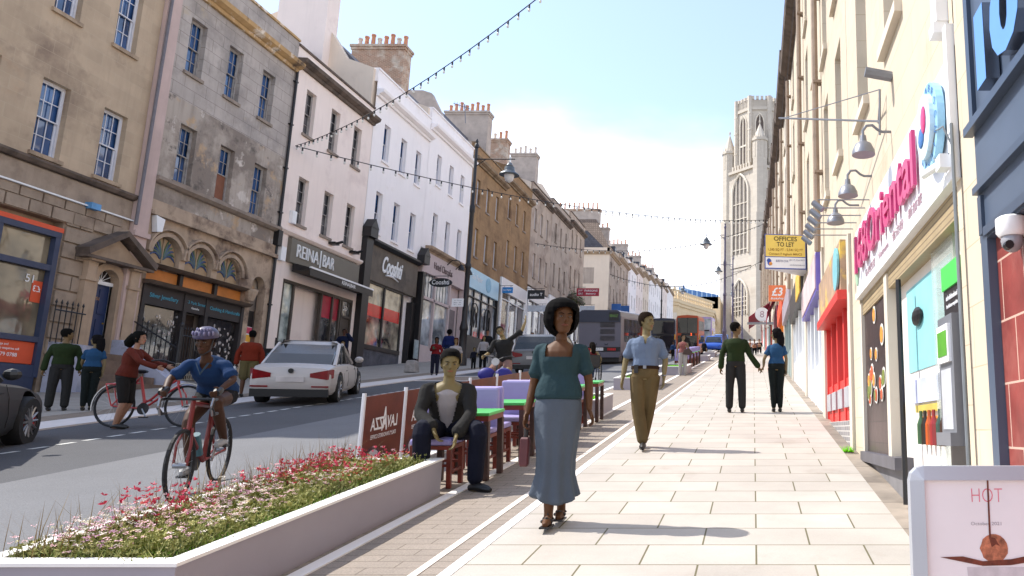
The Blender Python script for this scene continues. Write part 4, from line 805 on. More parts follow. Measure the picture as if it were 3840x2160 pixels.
# ================================================================ TOWER
st=mk('tower_stone',(196,186,172),.9,.06,.25,bump=.3,bscale=3,brick=(1.4,.6,.02,(182,172,156),.08),patches=(((172,158,140),.15,.55,.8,3.),)); std=mk('tower_glass',(120,110,100),.4,.2,1); stl2=mk('tower_tracery',(214,204,188),.9,.05)
zb=gz(225); D=lambda py:(lambda r:r.z/r.y)(ray(1870,py))*226.
t=thing('gothic_tower','tall pale stone gothic tower with octagonal battlemented top at the end of the street','tower',(1.4,226,zb))
cx,cy=2.0,226.
def ngon(r,n,rot=0,c=(cx,cy)): return [(c[0]+r*math.cos(rot+2*math.pi*k/n),c[1]+r*math.sin(rot+2*math.pi*k/n)) for k in range(n)]
def pr(m,pts,z0,z1,top=None):
    top=top or pts; m.loft([[(x,y,z0) for x,y in pts],[(x,y,z1) for x,y in top]]); return m
z1,z2,z3=D(440),D(300),D(268)
m=M(); pr(m,ngon(11,4,math.pi/2),zb-3,z1); pr(m,ngon(11.3,4,math.pi/2),zb-3,D(690)); 
for zz in (D(760),D(690),D(560),D(480)): pr(m,ngon(11.45,4,math.pi/2),zz,zz+.7)
m.build('tower_base',st,t)
# corner turrets
for k in range(4):
    a=math.pi/2+k*math.pi/2; c=(cx+9.4*math.cos(a),cy+9.4*math.sin(a)); m=M()
    front=(k==2); zt_=D(385) if front else D(392)
    pr(m,ngon(3.1,8,.39,c),zb-3,D(690)); pr(m,ngon(2.8,8,.39,c),D(690),D(560)); pr(m,ngon(2.3,8,.39,c),D(560),zt_); pr(m,ngon(2.6,8,.39,c),zt_,zt_+.8); pr(m,ngon(2.1,8,.39,c),zt_+.8,D(340),ngon(.08,8,.39,c)); m.ell((c[0],c[1],D(336)),.3,.3,.6,6,4)
    for b in range(8):
        q=(c[0]+2.0*math.cos(b*math.pi/4),c[1]+2.0*math.sin(b*math.pi/4))
        for zz in (D(700),D(570),zt_-.2): pr(m,ngon(.28,4,0,q),zz-5,zz); pr(m,ngon(.3,4,0,q),zz,zz+2.6,ngon(.03,4,0,q))
    m.build('corner_turret',st,t)
# faces: left-front face between left corner (-) and front corner
def face(P0,P1,nv):
    P0=Vector(P0);P1=Vector(P1); u=(P1-P0); Lw=u.length; u.normalize(); return (lambda a,z,d: (P0.x+u.x*a+nv[0]*d,P0.y+u.y*a+nv[1]*d,z)),Lw
s2=math.sqrt(.5)
for P0,P1,nv in (((cx-11,cy),(cx,cy-11),(-s2,-s2)),((cx,cy-11),(cx+11,cy),(s2,-s2))):
    Tf,Lw=face(P0,P1,nv); mid=Lw/2
    def bigwin(w,za,zs_,name,n=4,dd=.5):
        """pointed window with tracery, recessed behind a moulded arch"""
        pts=[]; N=8
        for i in range(N+1): b=math.pi/3*i/N; pts.append((mid-w+2*w*(1-math.cos(b)),zs_+2*w*math.sin(b)))
        left=pts; right=[(2*mid-a,z) for a,z in reversed(pts[:-1])]; out=[(mid-w,za)]+left+right+[(mid+w,za)]
        m=M(); m.poly([Tf(a,z,dd+.02) for a,z in out]); o=m.build(name,std,t)
        m=M()
        for i in range(len(out)-1): m.tube([Tf(out[i][0],out[i][1],dd+.2),Tf(out[i+1][0],out[i+1][1],dd+.2)],.38,5)
        for i in range(1,n): a=mid-w+2*w*i/n; m.box(a-.13,a+.13,za,zs_+w*(1.5 if abs(a-mid)<w*.6 else .9),dd,dd+.3,Tf)
        z=za+1.2
        while z<zs_: m.box(mid-w,mid+w,z,z+.22,dd,dd+.26,Tf); z+=(zs_-za)/4
        m.build('tracery',stl2,o)
    m=M(); m.box(1.6,Lw-1.6,zb-3,D(700),.0,.5,Tf); m.box(1.8,Lw-1.8,D(690)+1,z1-3,0,.5,Tf)
    m.build('wall_panel',st,t)
    bigwin(3.2,D(800),D(700)-7,'pointed_window',5); bigwin(3.4,D(650),D(500),'pointed_window',4)
    m=M()
    for i in range(7): a=mid-3.6+1.2*i; m.box(a-.3,a+.3,z1-.2,z1+1.3,-.1,.5,Tf)
    m.box(1,Lw-1,z1-1,z1-.2,0,.7,Tf); m.build('battlement',st,t)
# octagon
m=M(); o8=math.pi/8; pr(m,ngon(7.7,8,o8),z1-4,z2); pr(m,ngon(8.1,8,o8),z2,z2+1.0); pr(m,ngon(7.75,8,o8),z2+1,z3-.9)
for k in range(8):
    a=o8+k*math.pi/4; c=(cx+7.8*math.cos(a),cy+7.8*math.sin(a)); pr(m,ngon(.75,6,0,c),z1-4,z3+.2)
    for zz in (D(440),D(400),D(350),D(310)): pr(m,ngon(.95,4,0,c),zz,zz+1.6,ngon(.4,4,0,c))
m.build('octagon',st,t)
m=M(); 
for k in range(8):
    b=k*math.pi/4; n_=(math.cos(b),math.sin(b)); ap=7.7*math.cos(o8); q=lambda a,z,d:(cx+n_[0]*(ap+d)-n_[1]*a,cy+n_[1]*(ap+d)+n_[0]*a,z)
    for i in range(4): a=-2.1+1.4*i; m.box(a-.42,a+.42,z3-.9,z3+.25,-.3,.32,q)
    for i in range(9): a=-2.5+.62*i; m.box(a-.06,a+.06,z2+1,z3-1,.0,.2,q)
m.build('battlement',st,t)
for k in (4,5,6,7):
    b=k*math.pi/4; n_=(math.cos(b),math.sin(b)); ap=7.7*math.cos(o8); q=lambda a,z,d:(cx+n_[0]*(ap+d)-n_[1]*a,cy+n_[1]*(ap+d)+n_[0]*a,z)
    w=1.35; out=[(-w,D(430)),(-w,D(330)),(-w*.8,D(320)),(-w*.4,D(313)),(0,D(308)),(w*.4,D(313)),(w*.8,D(320)),(w,D(330)),(w,D(430))]
    m=M(); m.poly([q(a,z,.02) for a,z in out]); o=m.build('belfry_window',mk('belfry_dark',(96,84,76),.8,.1),t)
    m=M()
    for i in range(len(out)-1): m.tube([q(*out[i],.12),q(*out[i+1],.12)],.22,5)
    m.box(-.14,.14,D(430),D(312),.02,.25,q); m.box(-w,w,D(385),D(381),.02,.2,q); m.build('tracery',stl2,o)
# ================================================================ MUSEUM (curved corner and blue glass roof)
t=thing('museum_building','low classical stone building with balustrade and blue glass roof at the street end','building',(-14,188,gz(188)))
def at(px,py,s): return S(px,py,s)
p0,p1=S(1655,860,175),S(1778,860,196); zc=S(1700,757,180).z; zt_=S(1700,735,180).z; zg_=gz(170)
m=M(); pts=[(S(1640,800,176).x,182)]; 
for i in range(9): b=math.pi*.75-i*math.pi*.62/8; pts.append((S(1680,800,182).x+3.4*math.cos(b+.6)*1.0,182-3.0*math.sin(b-.35)))
pts=[(-25.5,182),(-24,178.5),(-22.5,177.3),(-20.8,177.0),(-19.2,177.6),(-18.,179),(-17.6,181),(-10.6,196),(-10.6,215),(-26,215)]
pr(m,pts,zg_-2,zt_-1.2)
m.build('wall',mk('museum_stone',(222,200,164),.9,.05,.5,bump=.2,brick=(1.5,.6,.02,(204,182,146),.06),patches=(((200,172,130),.3,.55,.75,3.),)),t)
ms=MATS['museum_stone']; ctr=(-18,196)
def off(pts,d):
    c=Vector((sum(p[0] for p in pts)/len(pts),sum(p[1] for p in pts)/len(pts))); return [tuple(c+(Vector(p)-c)*(1+d/(Vector(p)-c).length)) for p in pts]
m=M(); pr(m,off(pts,.9),zc-.2,zc+.6); pr(m,off(pts,.5),zc-.9,zc-.2)
m.build('cornice',ms,t); m=M(); op=off(pts,.2)
for i in range(7):
    a=Vector(op[i]);b=Vector(op[i+1]); n=max(2,int((b-a).length/.9))
    for k in range(n): q=a.lerp(b,k/n); m.lathe((q.x,q.y,zt_-1.3),[(.28,0),(.18,.3),(.32,.8),(.2,1.4),(.28,1.7)],6)
    m.loft([[(p.x,p.y,z) for p,z in ((a,zt_+.4),(a,zt_+.9))]+[(p.x+.3,p.y+.3,z) for p,z in ((a,zt_+.9),(a,zt_+.4))],[(p.x,p.y,z) for p,z in ((b,zt_+.4),(b,zt_+.9))]+[(p.x+.3,p.y+.3,z) for p,z in ((b,zt_+.9),(b,zt_+.4))]])
m.build('balustrade',ms,t)
m=M(); m.box(-18,-9.6,214,240,zg_-4,S(1790,735,210).z); m.build('rear_block',ms,t)
r0=S(1705,721,215); r1=S(1806,738,215); m=M(); m.prism([(r0.x,214,r0.z+.4),(r1.x,214,r1.z),(r1.x,214,r1.z-4),(r0.x,214,r1.z-4)],(0,26,0)); m.prism([(r0.x-.2,213.8,r1.z-2.5),(r0.x+1.4,213.8,r0.z+1.2),(r0.x+3.6,213.8,r1.z-2.)],(0,.3,0)); m.build('glass_roof',mk('blue_glass_roof',(60,110,170),.3,.15,2,brick=(1.4,9,.15,(150,180,210),.1)),t)
m=M(); m.prism([(r0.x-4,213.5,zt_),(r0.x-1.2,213.5,r0.z+.8),(r0.x+2.2,213.5,zt_)],(0,2,0)); m.build('gable',ms,t)
for a in (-24.6,-19.2): M().box(a-1.1,a+1.1,176.6,177.2,zg_+3.5,zg_+7.8).build('carved_panel',stl2,t)
# ================================================================ PLANTERS, PLANTING
plm=mk('planter_wall',(150,144,152),.7,.03,2); soil=mk('soil',(70,62,44),.95,.3,20)
def planter(lab,x0,x1,y0,y1,h,grp='long white rimmed planters along the paver strip',full=True):
    t=thing('planter',lab,'planter',((x0+x1)/2,(y0+y1)/2,gz((y0+y1)/2)),0,grp); w=.075
    A=lambda x,y,z:(x,y,gz(y)+z)
    m=M()
    for (p,q,r,s) in ((x0,x0+w,y0,y1),(x1-w,x1,y0,y1),(x0+w,x1-w,y0,y0+w),(x0+w,x1-w,y1-w,y1)): m.box(p,q,r,s,-.05,h,A)
    m.build('planter_side',plm,t)
    m=M(); e=.012
    for (p,q,r,s) in ((x0-e,x0+w+e,y0-e,y1+e),(x1-w-e,x1+e,y0-e,y1+e),(x0+w+e,x1-w-e,y0-e,y0+w+e),(x0+w+e,x1-w-e,y1-w-e,y1+e)): m.box(p,q,r,s,h+.002,h+.02,A)
    m.build('rim',wk,t); M().box(x0+w,x1-w,y0+w,y1-w,-.0,h-.07,A).build('soil',soil,t)
    return t
P1=(-3.9,-2.86,3.93,7.12)
planter('long planter in front full of red, pink and white flowers',*P1,.3)
planter('low planter with lime grass directly behind the walking woman',-3.85,-2.75,13.4,14.95,.3)
planter('planter standing across the strip behind the man in the pale blue polo shirt',-3.75,-2.7,20.4,23.2,.3)
planter('lime grass planter beside the woman in the pink top',-3.55,-2.5,27.9,30.6,.3)
planter('small far planter between the far chairs and the blue car',-3.5,-2.55,43,45,.3)
planter('smallest planter, last before the blue car',-3.4,-2.6,51,53.5,.32)
gmat=[mk('grass_a',(112,124,50),.8,.3,3),mk('grass_b',(158,158,92),.8,.3,3),mk('grass_lime',(140,220,40),.8,.1,3),mk('stem_dry',(126,104,60),.8,.3,3),mk('grass_dark',(52,72,32),.8,.3,3)]
rr=random.Random(11)
def blades(nm,n,x0,x1,y0,y1,zb,h0,h1,mat,w=.006,lean=.35,dens=None):
    m=M()
    for i in range(n):
        x=rr.uniform(x0,x1); y=rr.uniform(y0,y1)
        if dens and rr.random()>dens(x,y): continue
        h=rr.uniform(h0,h1); a=rr.uniform(0,6.28); l=rr.uniform(0,lean)*h; b=Vector((x,y,gz(y)+zb)); u=Vector((math.cos(a+1.57),math.sin(a+1.57),0))*w; q=Vector((math.cos(a),math.sin(a),0))
        mid=b+q*l*.35+Vector((0,0,h*.6)); tip=b+q*l+Vector((0,0,h))
        m.add([b-u,b+u,mid+u*.8,mid-u*.8,tip],[(0,1,2,3),(3,2,4)])
    o=m.build('grass',mat); return tag(o,None,None,None,'stuff')
x0,x1,y0,y1=P1[0]+.08,P1[1]-.08,P1[2]+.08,P1[3]-.08
tag(blades('g',4200,x0,x1,y0,y1,.2,.06,.16,gmat[0],.009,.9),'olive green flower stems filling the front planter','grass')
tag(blades('g',5600,x0,x1-.05,y0,y1,.2,.08,.2,gmat[1],.004,1.1),'pale yellow green stems among the flowers of the front planter','grass')
tag(blades('g',2600,x0,x1,y0,y1,.2,.06,.16,gmat[4],.006,.9),'dark undergrowth low in the front planter','grass')
tag(blades('g',4200,x1-.25,x1+.02,y0,y1-.3,.2,.06,.13,gmat[2],.005,.6,lambda x,y:(x-(x1-.25))/.25),'bright lime grass along the inner rim of the front planter','grass')
tag(blades('g',420,x0,x0+.3,y0,y1,.2,.2,.42,gmat[3],.0025,.7),'thin dry brown stems at the road side of the front planter','grass')
def flowers(n,mat,x0,x1,y0,y1,z0,z1,r0,r1,dens,lab,spike=False):
    m=M()
    for i in range(n):
        x=rr.uniform(x0,x1); y=rr.uniform(y0,y1)
        if rr.random()>dens(x,y): continue
        z=gz(y)+.2+rr.uniform(z0,z1); c=Vector((x,y,z)); r=rr.uniform(r0,r1)
        if spike:
            for k in range(5):
                d=Vector((rr.uniform(-1,1),rr.uniform(-1,1),rr.uniform(.0,1.2))).normalized()*r; e=d.cross(Vector((rr.random(),rr.random(),rr.random()))).normalized()*r*.28; m.add([c-d*.2,c+d*.5+e,c+d,c+d*.5-e],[(0,1,2,3)])
        else:
            for k in range(7):
                a=k*.9+i; p=c+Vector((math.cos(a),math.sin(a),0))*r*rr.uniform(.3,.9)+Vector((0,0,rr.uniform(-.004,.008))); q=r*.38
                b=rr.uniform(0,3); m.add([p+Vector((q*math.cos(b+j*1.57),q*math.sin(b+j*1.57),(.25*q if j%2 else -.2*q))) for j in range(4)],[(0,1,2,3)])
    return tag(m.build('flowers',mat),lab,'flowers',None,'stuff')
def leafy(n,mat,dens,z0,z1,lab): return flowers(n,mat,x0,x1-.03,y0,y1,z0,z1,.014,.03,dens,lab,True)
fw=(mk('petal_white',(246,236,224),.7,.05),mk('petal_pink',(206,150,184),.7,.15,20),mk('petal_red',(206,60,90),.7,.25,12),mk('petal_coral',(200,84,70),.7,.2,12),mk('petal_pale',(250,206,214),.7,.05))
yn=lambda y:(y-y0)/(y1-y0)
front=lambda x,y: max(0,1-yn(y)*1.25)**.5*(.5+.5*math.sin(x*9+y*5))
back=lambda x,y: (.8 if yn(y)>.66 else max(0,(yn(y)-.5)*5))*(.6+.4*math.sin(x*8))
leftc=lambda x,y: 1 if (x<x0+.38 and .2<yn(y)<.34) else 0
flowers(900,fw[0],x0,x1-.1,y0,y1,.14,.25,.009,.022,front,'white flower heads in the nearer half of the front planter')
flowers(700,fw[1],x0,x1-.15,y0,y1,.12,.24,.009,.022,front,'mauve pink flower heads in the nearer half of the front planter')
flowers(620,fw[4],x0,x1-.1,y0,y1,.14,.25,.009,.02,lambda x,y:1-yn(y)*.7,'pale pink flower heads scattered through the front planter')
flowers(2600,fw[2],x0-.05,x1-.2,y0,y1+.05,.08,.24,.014,.03,back,'deep red spiky flowers at the far end of the front planter',True)
flowers(1500,fw[3],x0,x1-.12,y0,y1,.05,.2,.014,.028,back,'coral orange flowers at the far end of the front planter',True)
leafy(5200,gmat[1],lambda x,y:.9,.03,.17,'yellow green leaves packed through the front planter')
leafy(4200,gmat[0],lambda x,y:.9,.01,.13,'olive leaves under the flowers of the front planter')
flowers(700,mk('petal_cream',(236,226,160),.7,.05),x0,x1-.05,y0,y1,.1,.22,.006,.014,lambda x,y:1-yn(y)*.8,'tiny cream flowers scattered through the front planter')
flowers(900,MATS['petal_red'],x0-.06,x0+.38,y0,y1,.12,.32,.016,.03,leftc,'small clump of red flowers on the road side of the front planter',True)
for (a,b,c_,d_,n_,lb) in ((-3.75,-2.85,13.5,14.85,1500,'lime grass in the planter behind the walking woman'),(-3.45,-2.6,28,30.5,1200,'lime grass in the planter by the pink topped woman'),(-3.65,-2.8,20.5,23.1,900,'lime grass in the planter behind the polo shirt')): tag(blades('g',n_,a,b,c_,d_,.22,.03,.07,gmat[2],.02,.3),lb,'grass')
rr=random.Random(4); m=M()
for i in range(80):
    c=Vector(TR(9.6,gz(9.6),.06+rr.random()*.12)); m.add([c,c+Vector((.01,.01,0)),c+Vector((rr.uniform(-.05,.05),rr.uniform(-.2,.2),rr.uniform(.02,.09)))],[(0,1,2)])
tag(m.build('weed',gmat[2]),'green weed at the foot of the pier beside the red shop','weed')
# ================================================================ TABLES AND CHAIRS
wd=mk('red_brown_wood',(112,40,24),.5,.25,6,bump=.1); wdk=mk('dark_table_wood',(66,42,36),.55,.35,9,bump=.1); grt=mk('green_top',(72,168,78),.45,.05); lvn=mk('lavender_pad',(148,138,186),.7,.04)
def table():
    t=thing('cafe_table','square table','table',(0,0,0),0,'green topped cafe tables')
    M().box(-.26,.26,-.24,.24,.64,.67).build('table_top',grt,t,bevel=.004); m=M()
    for (a,b,c,d) in ((-.25,.25,-.23,-.21),(-.25,.25,.21,.23),(-.25,-.23,-.21,.21),(.23,.25,-.21,.21)): m.box(a,b,c,d,.585,.638)
    m.build('apron',wd,t)
    for sx in (-1,1):
        for sy in (-1,1): M().box(sx*.228-.028,sx*.228+.028,sy*.208-.028,sy*.208+.028,0,.585).build('leg',wdk,t,bevel=.004)
    return t
def chair():
    t=thing('cafe_chair','lavender chair','chair',(0,0,0),0,'lavender cafe chairs')    # faces -y, back at +y
    M().box(-.2,.2,-.17,.12,.40,.46).build('seat',lvn,t,bevel=.02); M().box(-.205,.205,.12,.18,.4,.88).build('backrest',lvn,t,bevel=.025)
    m=M(); m.box(-.195,.195,-.165,.16,.36,.398); m.box(-.17,.17,-.16,-.14,.2,.225); m.box(-.17,.17,.13,.15,.2,.225); m.box(-.19,-.17,-.13,.13,.14,.165); m.box(.17,.19,-.13,.13,.14,.165); m.build('frame',wd,t)
    for sx in (-1,1):
        for sy in (-.145,.14): M().box(sx*.175-.021,sx*.175+.021,sy-.021,sy+.021,0,.36).build('leg',wd,t,bevel=.003)
    return t
tb=table(); ch=chair()
tabs=[(-2.9,7.97,'green topped table beside the seated man'),(-2.9,9.12,'second green topped table from the seated man, just left of the walking woman'),(-2.9,10.4,'green topped table hidden mostly behind the walking woman'),(-2.9,12.0,'green topped table under the arm of the walking woman on her right'),(-2.85,13.05,'green topped table nearest the low lime planter')]
for i in range(5): tabs.append((-3.05,32+1.9*i,['nearest table of the far row behind the pink topped woman','second table of the far row behind the pink topped woman','middle table of the far row behind the pink topped woman','fourth table of the far row, behind the bag of the pink topped woman','farthest table, by the small far planter'][i]))
chs=[(-3.06,7.52,1,'chair the man in the dark jacket sits on'),(-2.98,8.28,1,'lavender chair right of the seated man facing his table'),(-2.98,8.72,0,'lavender chair back to back with the one facing the seated man'),(-2.95,9.5,1,'lavender chair facing the second green table'),(-2.95,9.95,0,'lavender chair left of the waist of the walking woman'),(-2.98,10.8,1,'lavender chair behind the skirt of the walking woman'),(-2.98,11.45,0,'lavender chair showing beside the right arm of the walking woman'),(-2.98,12.45,1,'last lavender chair of the near group, beside the low planter')]
for i in range(5): chs+=[(-3.05,31.5+1.9*i,0,'%s of the far row'%['nearest lavender chair','third lavender chair','fifth lavender chair','seventh lavender chair','ninth lavender chair'][i]),(-3.05,32.5+1.9*i,1,'%s of the far row'%['second lavender chair','fourth lavender chair','sixth lavender chair','eighth lavender chair','last lavender chair'][i])]
for i,(x,y,lb) in enumerate(tabs):
    o=tb if i==0 else dup(tb,(0,0,0)); o.location=(x,y,gz(y)); o['label']=lb
    o.rotation_euler=(math.atan(GR),0,0)
for i,(x,y,f_,lb) in enumerate(chs):
    o=ch if i==0 else dup(ch,(0,0,0)); o.location=(x,y,gz(y)); o['label']=lb; o.rotation_euler=(math.atan(GR)*(1 if f_ else -1),0,0 if f_ else math.pi)
    if f_: pass
# ================================================================ COFFEE BANNERS
ban=mk('banner_brown',(110,48,24),.55,.22,2.5,patches=(((60,26,16),1.6,.5,.7,2.),)); alu=mk('aluminium_pole',(214,214,218),.35,.03,3,metal=.2); cupm=mk('cup_white',(196,190,200),.5,.05); bean=mk('coffee_beans',(92,58,66),.6,.4,40)
ys=[7.78,8.7,9.65,10.65,11.75,12.9,14.0]
bl=['brown coffee banner nearest the flower planter with mirrored lettering','second brown coffee banner, behind the seated man\'s shoulder','third brown coffee banner behind the seated man','fourth brown coffee banner, left of the lavender chairs','fifth brown coffee banner below the waving cyclist','last brown coffee banner beside the walking woman']
for i in range(6):
    a,b=ys[i],ys[i+1]; xb=-3.97; t=thing('cafe_banner',bl[i],'banner',(xb,(a+b)/2,gz((a+b)/2)),0,'coffee banners along the road edge')
    Tb=lambda u,v,w_:(xb+w_,(a+b)/2+u,gz((a+b)/2+u)+v)
    o=M().box(a-(a+b)/2+.045,b-(a+b)/2-.045,.08,.82,-.006,.006,Tb).build('banner_cloth',ban,t)
    textmesh('LAVAZZA',lambda u,v,w_:Tb(u,v+.52,.0075+w_*.2),w=.58,h=.13,mirror=True,bold=.02).build('lettering',WHT,o); textmesh('A',lambda u,v,w_:Tb(u+.0,v+.56,.009+w_*.2),w=.12,h=.25,mirror=True,bold=.02).build('lettering',WHT,o); textmesh("ITALY'S FAVOURITE COFFEE",lambda u,v,w_:Tb(u,v+.39,.0075+w_*.2),w=.55,h=.045,mirror=True,bold=.01).build('lettering',WHT,o)
    m=M(); m.poly([Tb(-.2+.2*math.cos(q*math.pi/10),.1+.2*math.sin(q*math.pi/10),.0075) for q in range(11)]); m.build('coffee_beans',bean,o)
    m=M(); m.poly([Tb(-.2+.12*math.cos(q*math.pi/8),.19+.07*math.sin(q*math.pi/8),.009) for q in range(16)]); m.poly([Tb(-.32,.19,.0092),Tb(-.08,.19,.0092),Tb(-.12,.1,.0092),Tb(-.28,.1,.0092)]); m.build('cup',cupm,o)
    M().tube([(xb,a,gz(a)),(xb,a,gz(a)+.86)],.022,8).build('pole',alu,t); M().box(xb-.2,xb+.2,a-.03,a+.03,gz(a)+.001,gz(a)+.015).build('foot',alu,t)
    if i==5: M().tube([(xb,b,gz(b)),(xb,b,gz(b)+.86)],.022,8).build('pole',alu,t)
# ================================================================ PAVEMENT SIGNS, BOLLARD
c=S(2290,1172,1.9); yb=c.y; gb=gz(yb); t=thing('pavement_sign','white poster board lettered HOT in a silver frame, bottom right corner','sign',(c.x+.3,yb,gb))
P_=lambda px,py,d=0:(lambda p:(p.x,yb-d,p.z))(S(px,py,1.9*1.0) if 0 else ray(px,py)*(yb/ray(px,py).y))
lx=P_(2290,1300)[0]; tz=P_(2400,1172)[2]; rx=lx+.62; fr=mk('silver_frame',(176,180,188),.35,.04,2,metal=.4)
pts=[]; 
for (cx_,cz_,a0) in ((lx+.035,tz-.035,90),(lx+.035,gb+.08,180),(rx-.035,gb+.08,270),(rx-.035,tz-.035,0)):
    for k in range(4): b=R(a0+30*k); pts.append((cx_+.035*math.cos(b),cz_+.035*math.sin(b)))
inn=[(lx+.035,tz-.035)]; m=M(); ip=[(max(lx+.034,min(rx-.034,x)),max(gb+.1,min(tz-.034,z))) for x,z in pts]; n=len(pts)
for i in range(n):
    j=(i+1)%n; A_=[(pts[i][0],yb-.012,pts[i][1]),(pts[j][0],yb-.012,pts[j][1]),(ip[j][0],yb-.02,ip[j][1]),(ip[i][0],yb-.02,ip[i][1])]; m.prism(A_,(0,.035,0))
m.build('frame',fr,t); po=M().box(lx+.03,rx-.03,yb-.008,yb+.008,gb+.1,tz-.03).build('poster',mk('poster_white',(236,232,234),.4,.03,4),t)
for s in (-1,1): M().box((lx+rx)/2+s*.25-.015,(lx+rx)/2+s*.25+.015,yb+.0,yb+.03,gb,gb+.1).build('leg',fr,t)
q=P_(2480,1245); textmesh('HOT',lambda u,v,w:(q[0]+u,yb-.0085-w*.1,q[2]+v),w=.077,h=.033,bold=-.02).build('lettering',mk('poster_text_pink',(236,120,140),.5),po)
q2=P_(2478,1316); textmesh('October 2021',lambda u,v,w:(q2[0]+u,yb-.0085-w*.1,q2[2]+v),w=.075,h=.008).build('lettering',mk('poster_text_grey',(170,160,166),.5),po)
chm=mk('poster_chocolate',(112,52,34),.5,.3,60); q=P_(2498,1378)
m=M(); m.poly([(q[0]+.034*math.cos(k*math.pi/9)*(1+.05*math.sin(3*k)),yb-.0092,q[2]+.034*math.sin(k*math.pi/9)) for k in range(18)]); m.build('printed_dessert',mk('poster_caramel',(180,110,80),.5,.4,60),po)
m=M(); a=[P_(px,py) for px,py in ((2362,1400),(2420,1398),(2470,1410),(2540,1405),(2590,1395),(2600,1410),(2540,1420),(2470,1422),(2420,1412))]; m.poly([(x,yb-.0096,z) for x,_,z in a]); b=[P_(px,py) for px,py in ((2478,1180),(2482,1180),(2490,1350),(2500,1352),(2512,1372),(2502,1368),(2492,1375),(2485,1352))]; m.poly([(x,yb-.0099,z) for x,_,z in b]); m.build('printed_chocolate',chm,po)
m=M(); a=[P_(px,py) for px,py in ((2430,1425),(2575,1425),(2560,1600),(2450,1600))]; m.poly([(x,yb-.0088,z) for x,_,z in a]); m.build('printed_glass',mk('poster_glass',(206,200,204),.5,.1,30),po)
yb=24.9; gb=gz(yb); t=thing('chalkboard','black pavement board with teal writing outside number 53','sign',(-16.,yb,gb)); bo=M().prism([(-16.28,yb,gb),(-15.72,yb,gb),(-15.72,yb+.15,gb+1.05),(-16.28,yb+.15,gb+1.05)],(0,.04,0)).build('board',BLACK,t)
M().prism([(-16.28,yb+.45,gb),(-15.72,yb+.45,gb),(-15.72,yb+.22,gb+1.03),(-16.28,yb+.22,gb+1.03)],(0,.03,0)).build('rear_leaf',BLACK,t)
for tx,z,w_ in (('Ganesha',.86,.3),('Handicrafts',.76,.4),('Silver',.55,.2),('Clothing',.45,.28),('53 Park Street',.22,.36)): textmesh(tx,(lambda z_:lambda u,v,w:(-15.98+u,yb+(z_+v)*.143-.006-w*.2,gb+z_+v))(z),w=w_,h=.07).build('lettering',teal,bo)
c=G(1035,937); tag(M().loft([[(c.x+sx*w_,c.y+sy*w_,c.z+z) for sx,sy in ((-1,-1),(1,-1),(1,1),(-1,1))] for z,w_ in ((0,.22),(.25,.2),(.44,.17),(.48,.12))]).build('stone_bollard',mk('bollard_stone',(150,144,140),.9,.2,6,bump=.4),bevel=.02),'squat weathered stone bollard on the left pavement near the dark shop','bollard')
# ================================================================ STREET LAMPS
def lamp(lab,x,y,h,arm,side=1,th=1.,post_m=None,two=False):
    z=gz(y); t=thing('street_lamp',lab,'street lamp',(x,y,z),0,'street lamps with hanging lanterns')
    M().lathe((x,y,z),[(.24*th,0),(.24*th,.35),(.19*th,.45),(.17*th,1.7),(.2*th,1.75),(.2*th,1.85),(.13*th,2.2),(.115*th,4.8),(.15*th,4.85),(.15*th,5.0),(.1*th,5.1),(.1*th,h*.66),(.13*th,h*.665),(.13*th,h*.69),(.085*th,h*.7),(.07*th,h-.5),(.11*th,h-.48),(.11*th,h-.35),(.05*th,h-.25),(.08*th,h-.15),(.02,h)],14).build('post',post_m or CAB,t,smooth=True)
    def head(x2,zz):
        o=M().tube([(x,y,zz),(x2+side*.25,y,zz)],.03*th,6).tube([(x2,y,zz+.12),(x2,y,zz-.2)],.02*th,6).tube([(x,y,zz-.4),(x+side*arm*.3,y,zz)],.02*th,6).build('arm',post_m or CAB,t)
        M().lathe((x2,y,zz-.85),[(.5*th,0),(.48*th,.05),(.27*th,.2),(.24*th,.42),(.16*th,.45),(.18*th,.5),(.1*th,.62),(.04,.68)],16).build('lantern_hood',mk('lantern_hood',(96,102,106),.4,.1,4,metal=.4),t,smooth=True)
        M().lathe((x2,y,zz-1.25),[(.05,0),(.2*th,.12),(.26*th,.4)],12).build('lantern_glass',mk('lantern_glass',(206,206,206),.1,.05),t,smooth=True)
    head(x+side*arm,z+h-1.1)
    if two: head(x+side*arm*.95,z+h*.55)
    return t
lamp('tall black street lamp on the left pavement in front of the white houses',-14.13,36.6,11.6,1.75)
c=S(1158,764,36.9); t=tag(M().box(c.x-.28,c.x+.28,c.y-.35,c.y-.32,c.z-.2,c.z+.2).build('parking_plate',WHT),'small white information plate fixed to the tall black lamp post','sign')
for k in range(3): textmesh(['No waiting','Mon - Sat','8am - 6pm'][k],(lambda z_:lambda u,v,w:(c.x+u,c.y-.352-w*.2,c.z+z_+v))(.1-.1*k),w=.36,h=.05).build('lettering',MATS['dark_slate_paint'] if 'dark_slate_paint' in MATS else BLACK,t).parent=t
gp=mk('violet_grey_post',(92,86,108),.5,.08)
lamp('violet grey street lamp on the right pavement before the tower, nearest of the far pair',-2.4,62.5,11.2,1.6,-1,1.,gp)
lamp('second violet grey street lamp before the tower, just right of the taller one',-2.4,87,11.0,1.7,-1,1.,gp)
lamp('slim street lamp at the foot of the tower',-1.9,128,10.5,1.7,-1,1.,gp)
lamp('black street lamp in front of the far terrace end',-14.9,121,10.6,3.4,1,1.2)
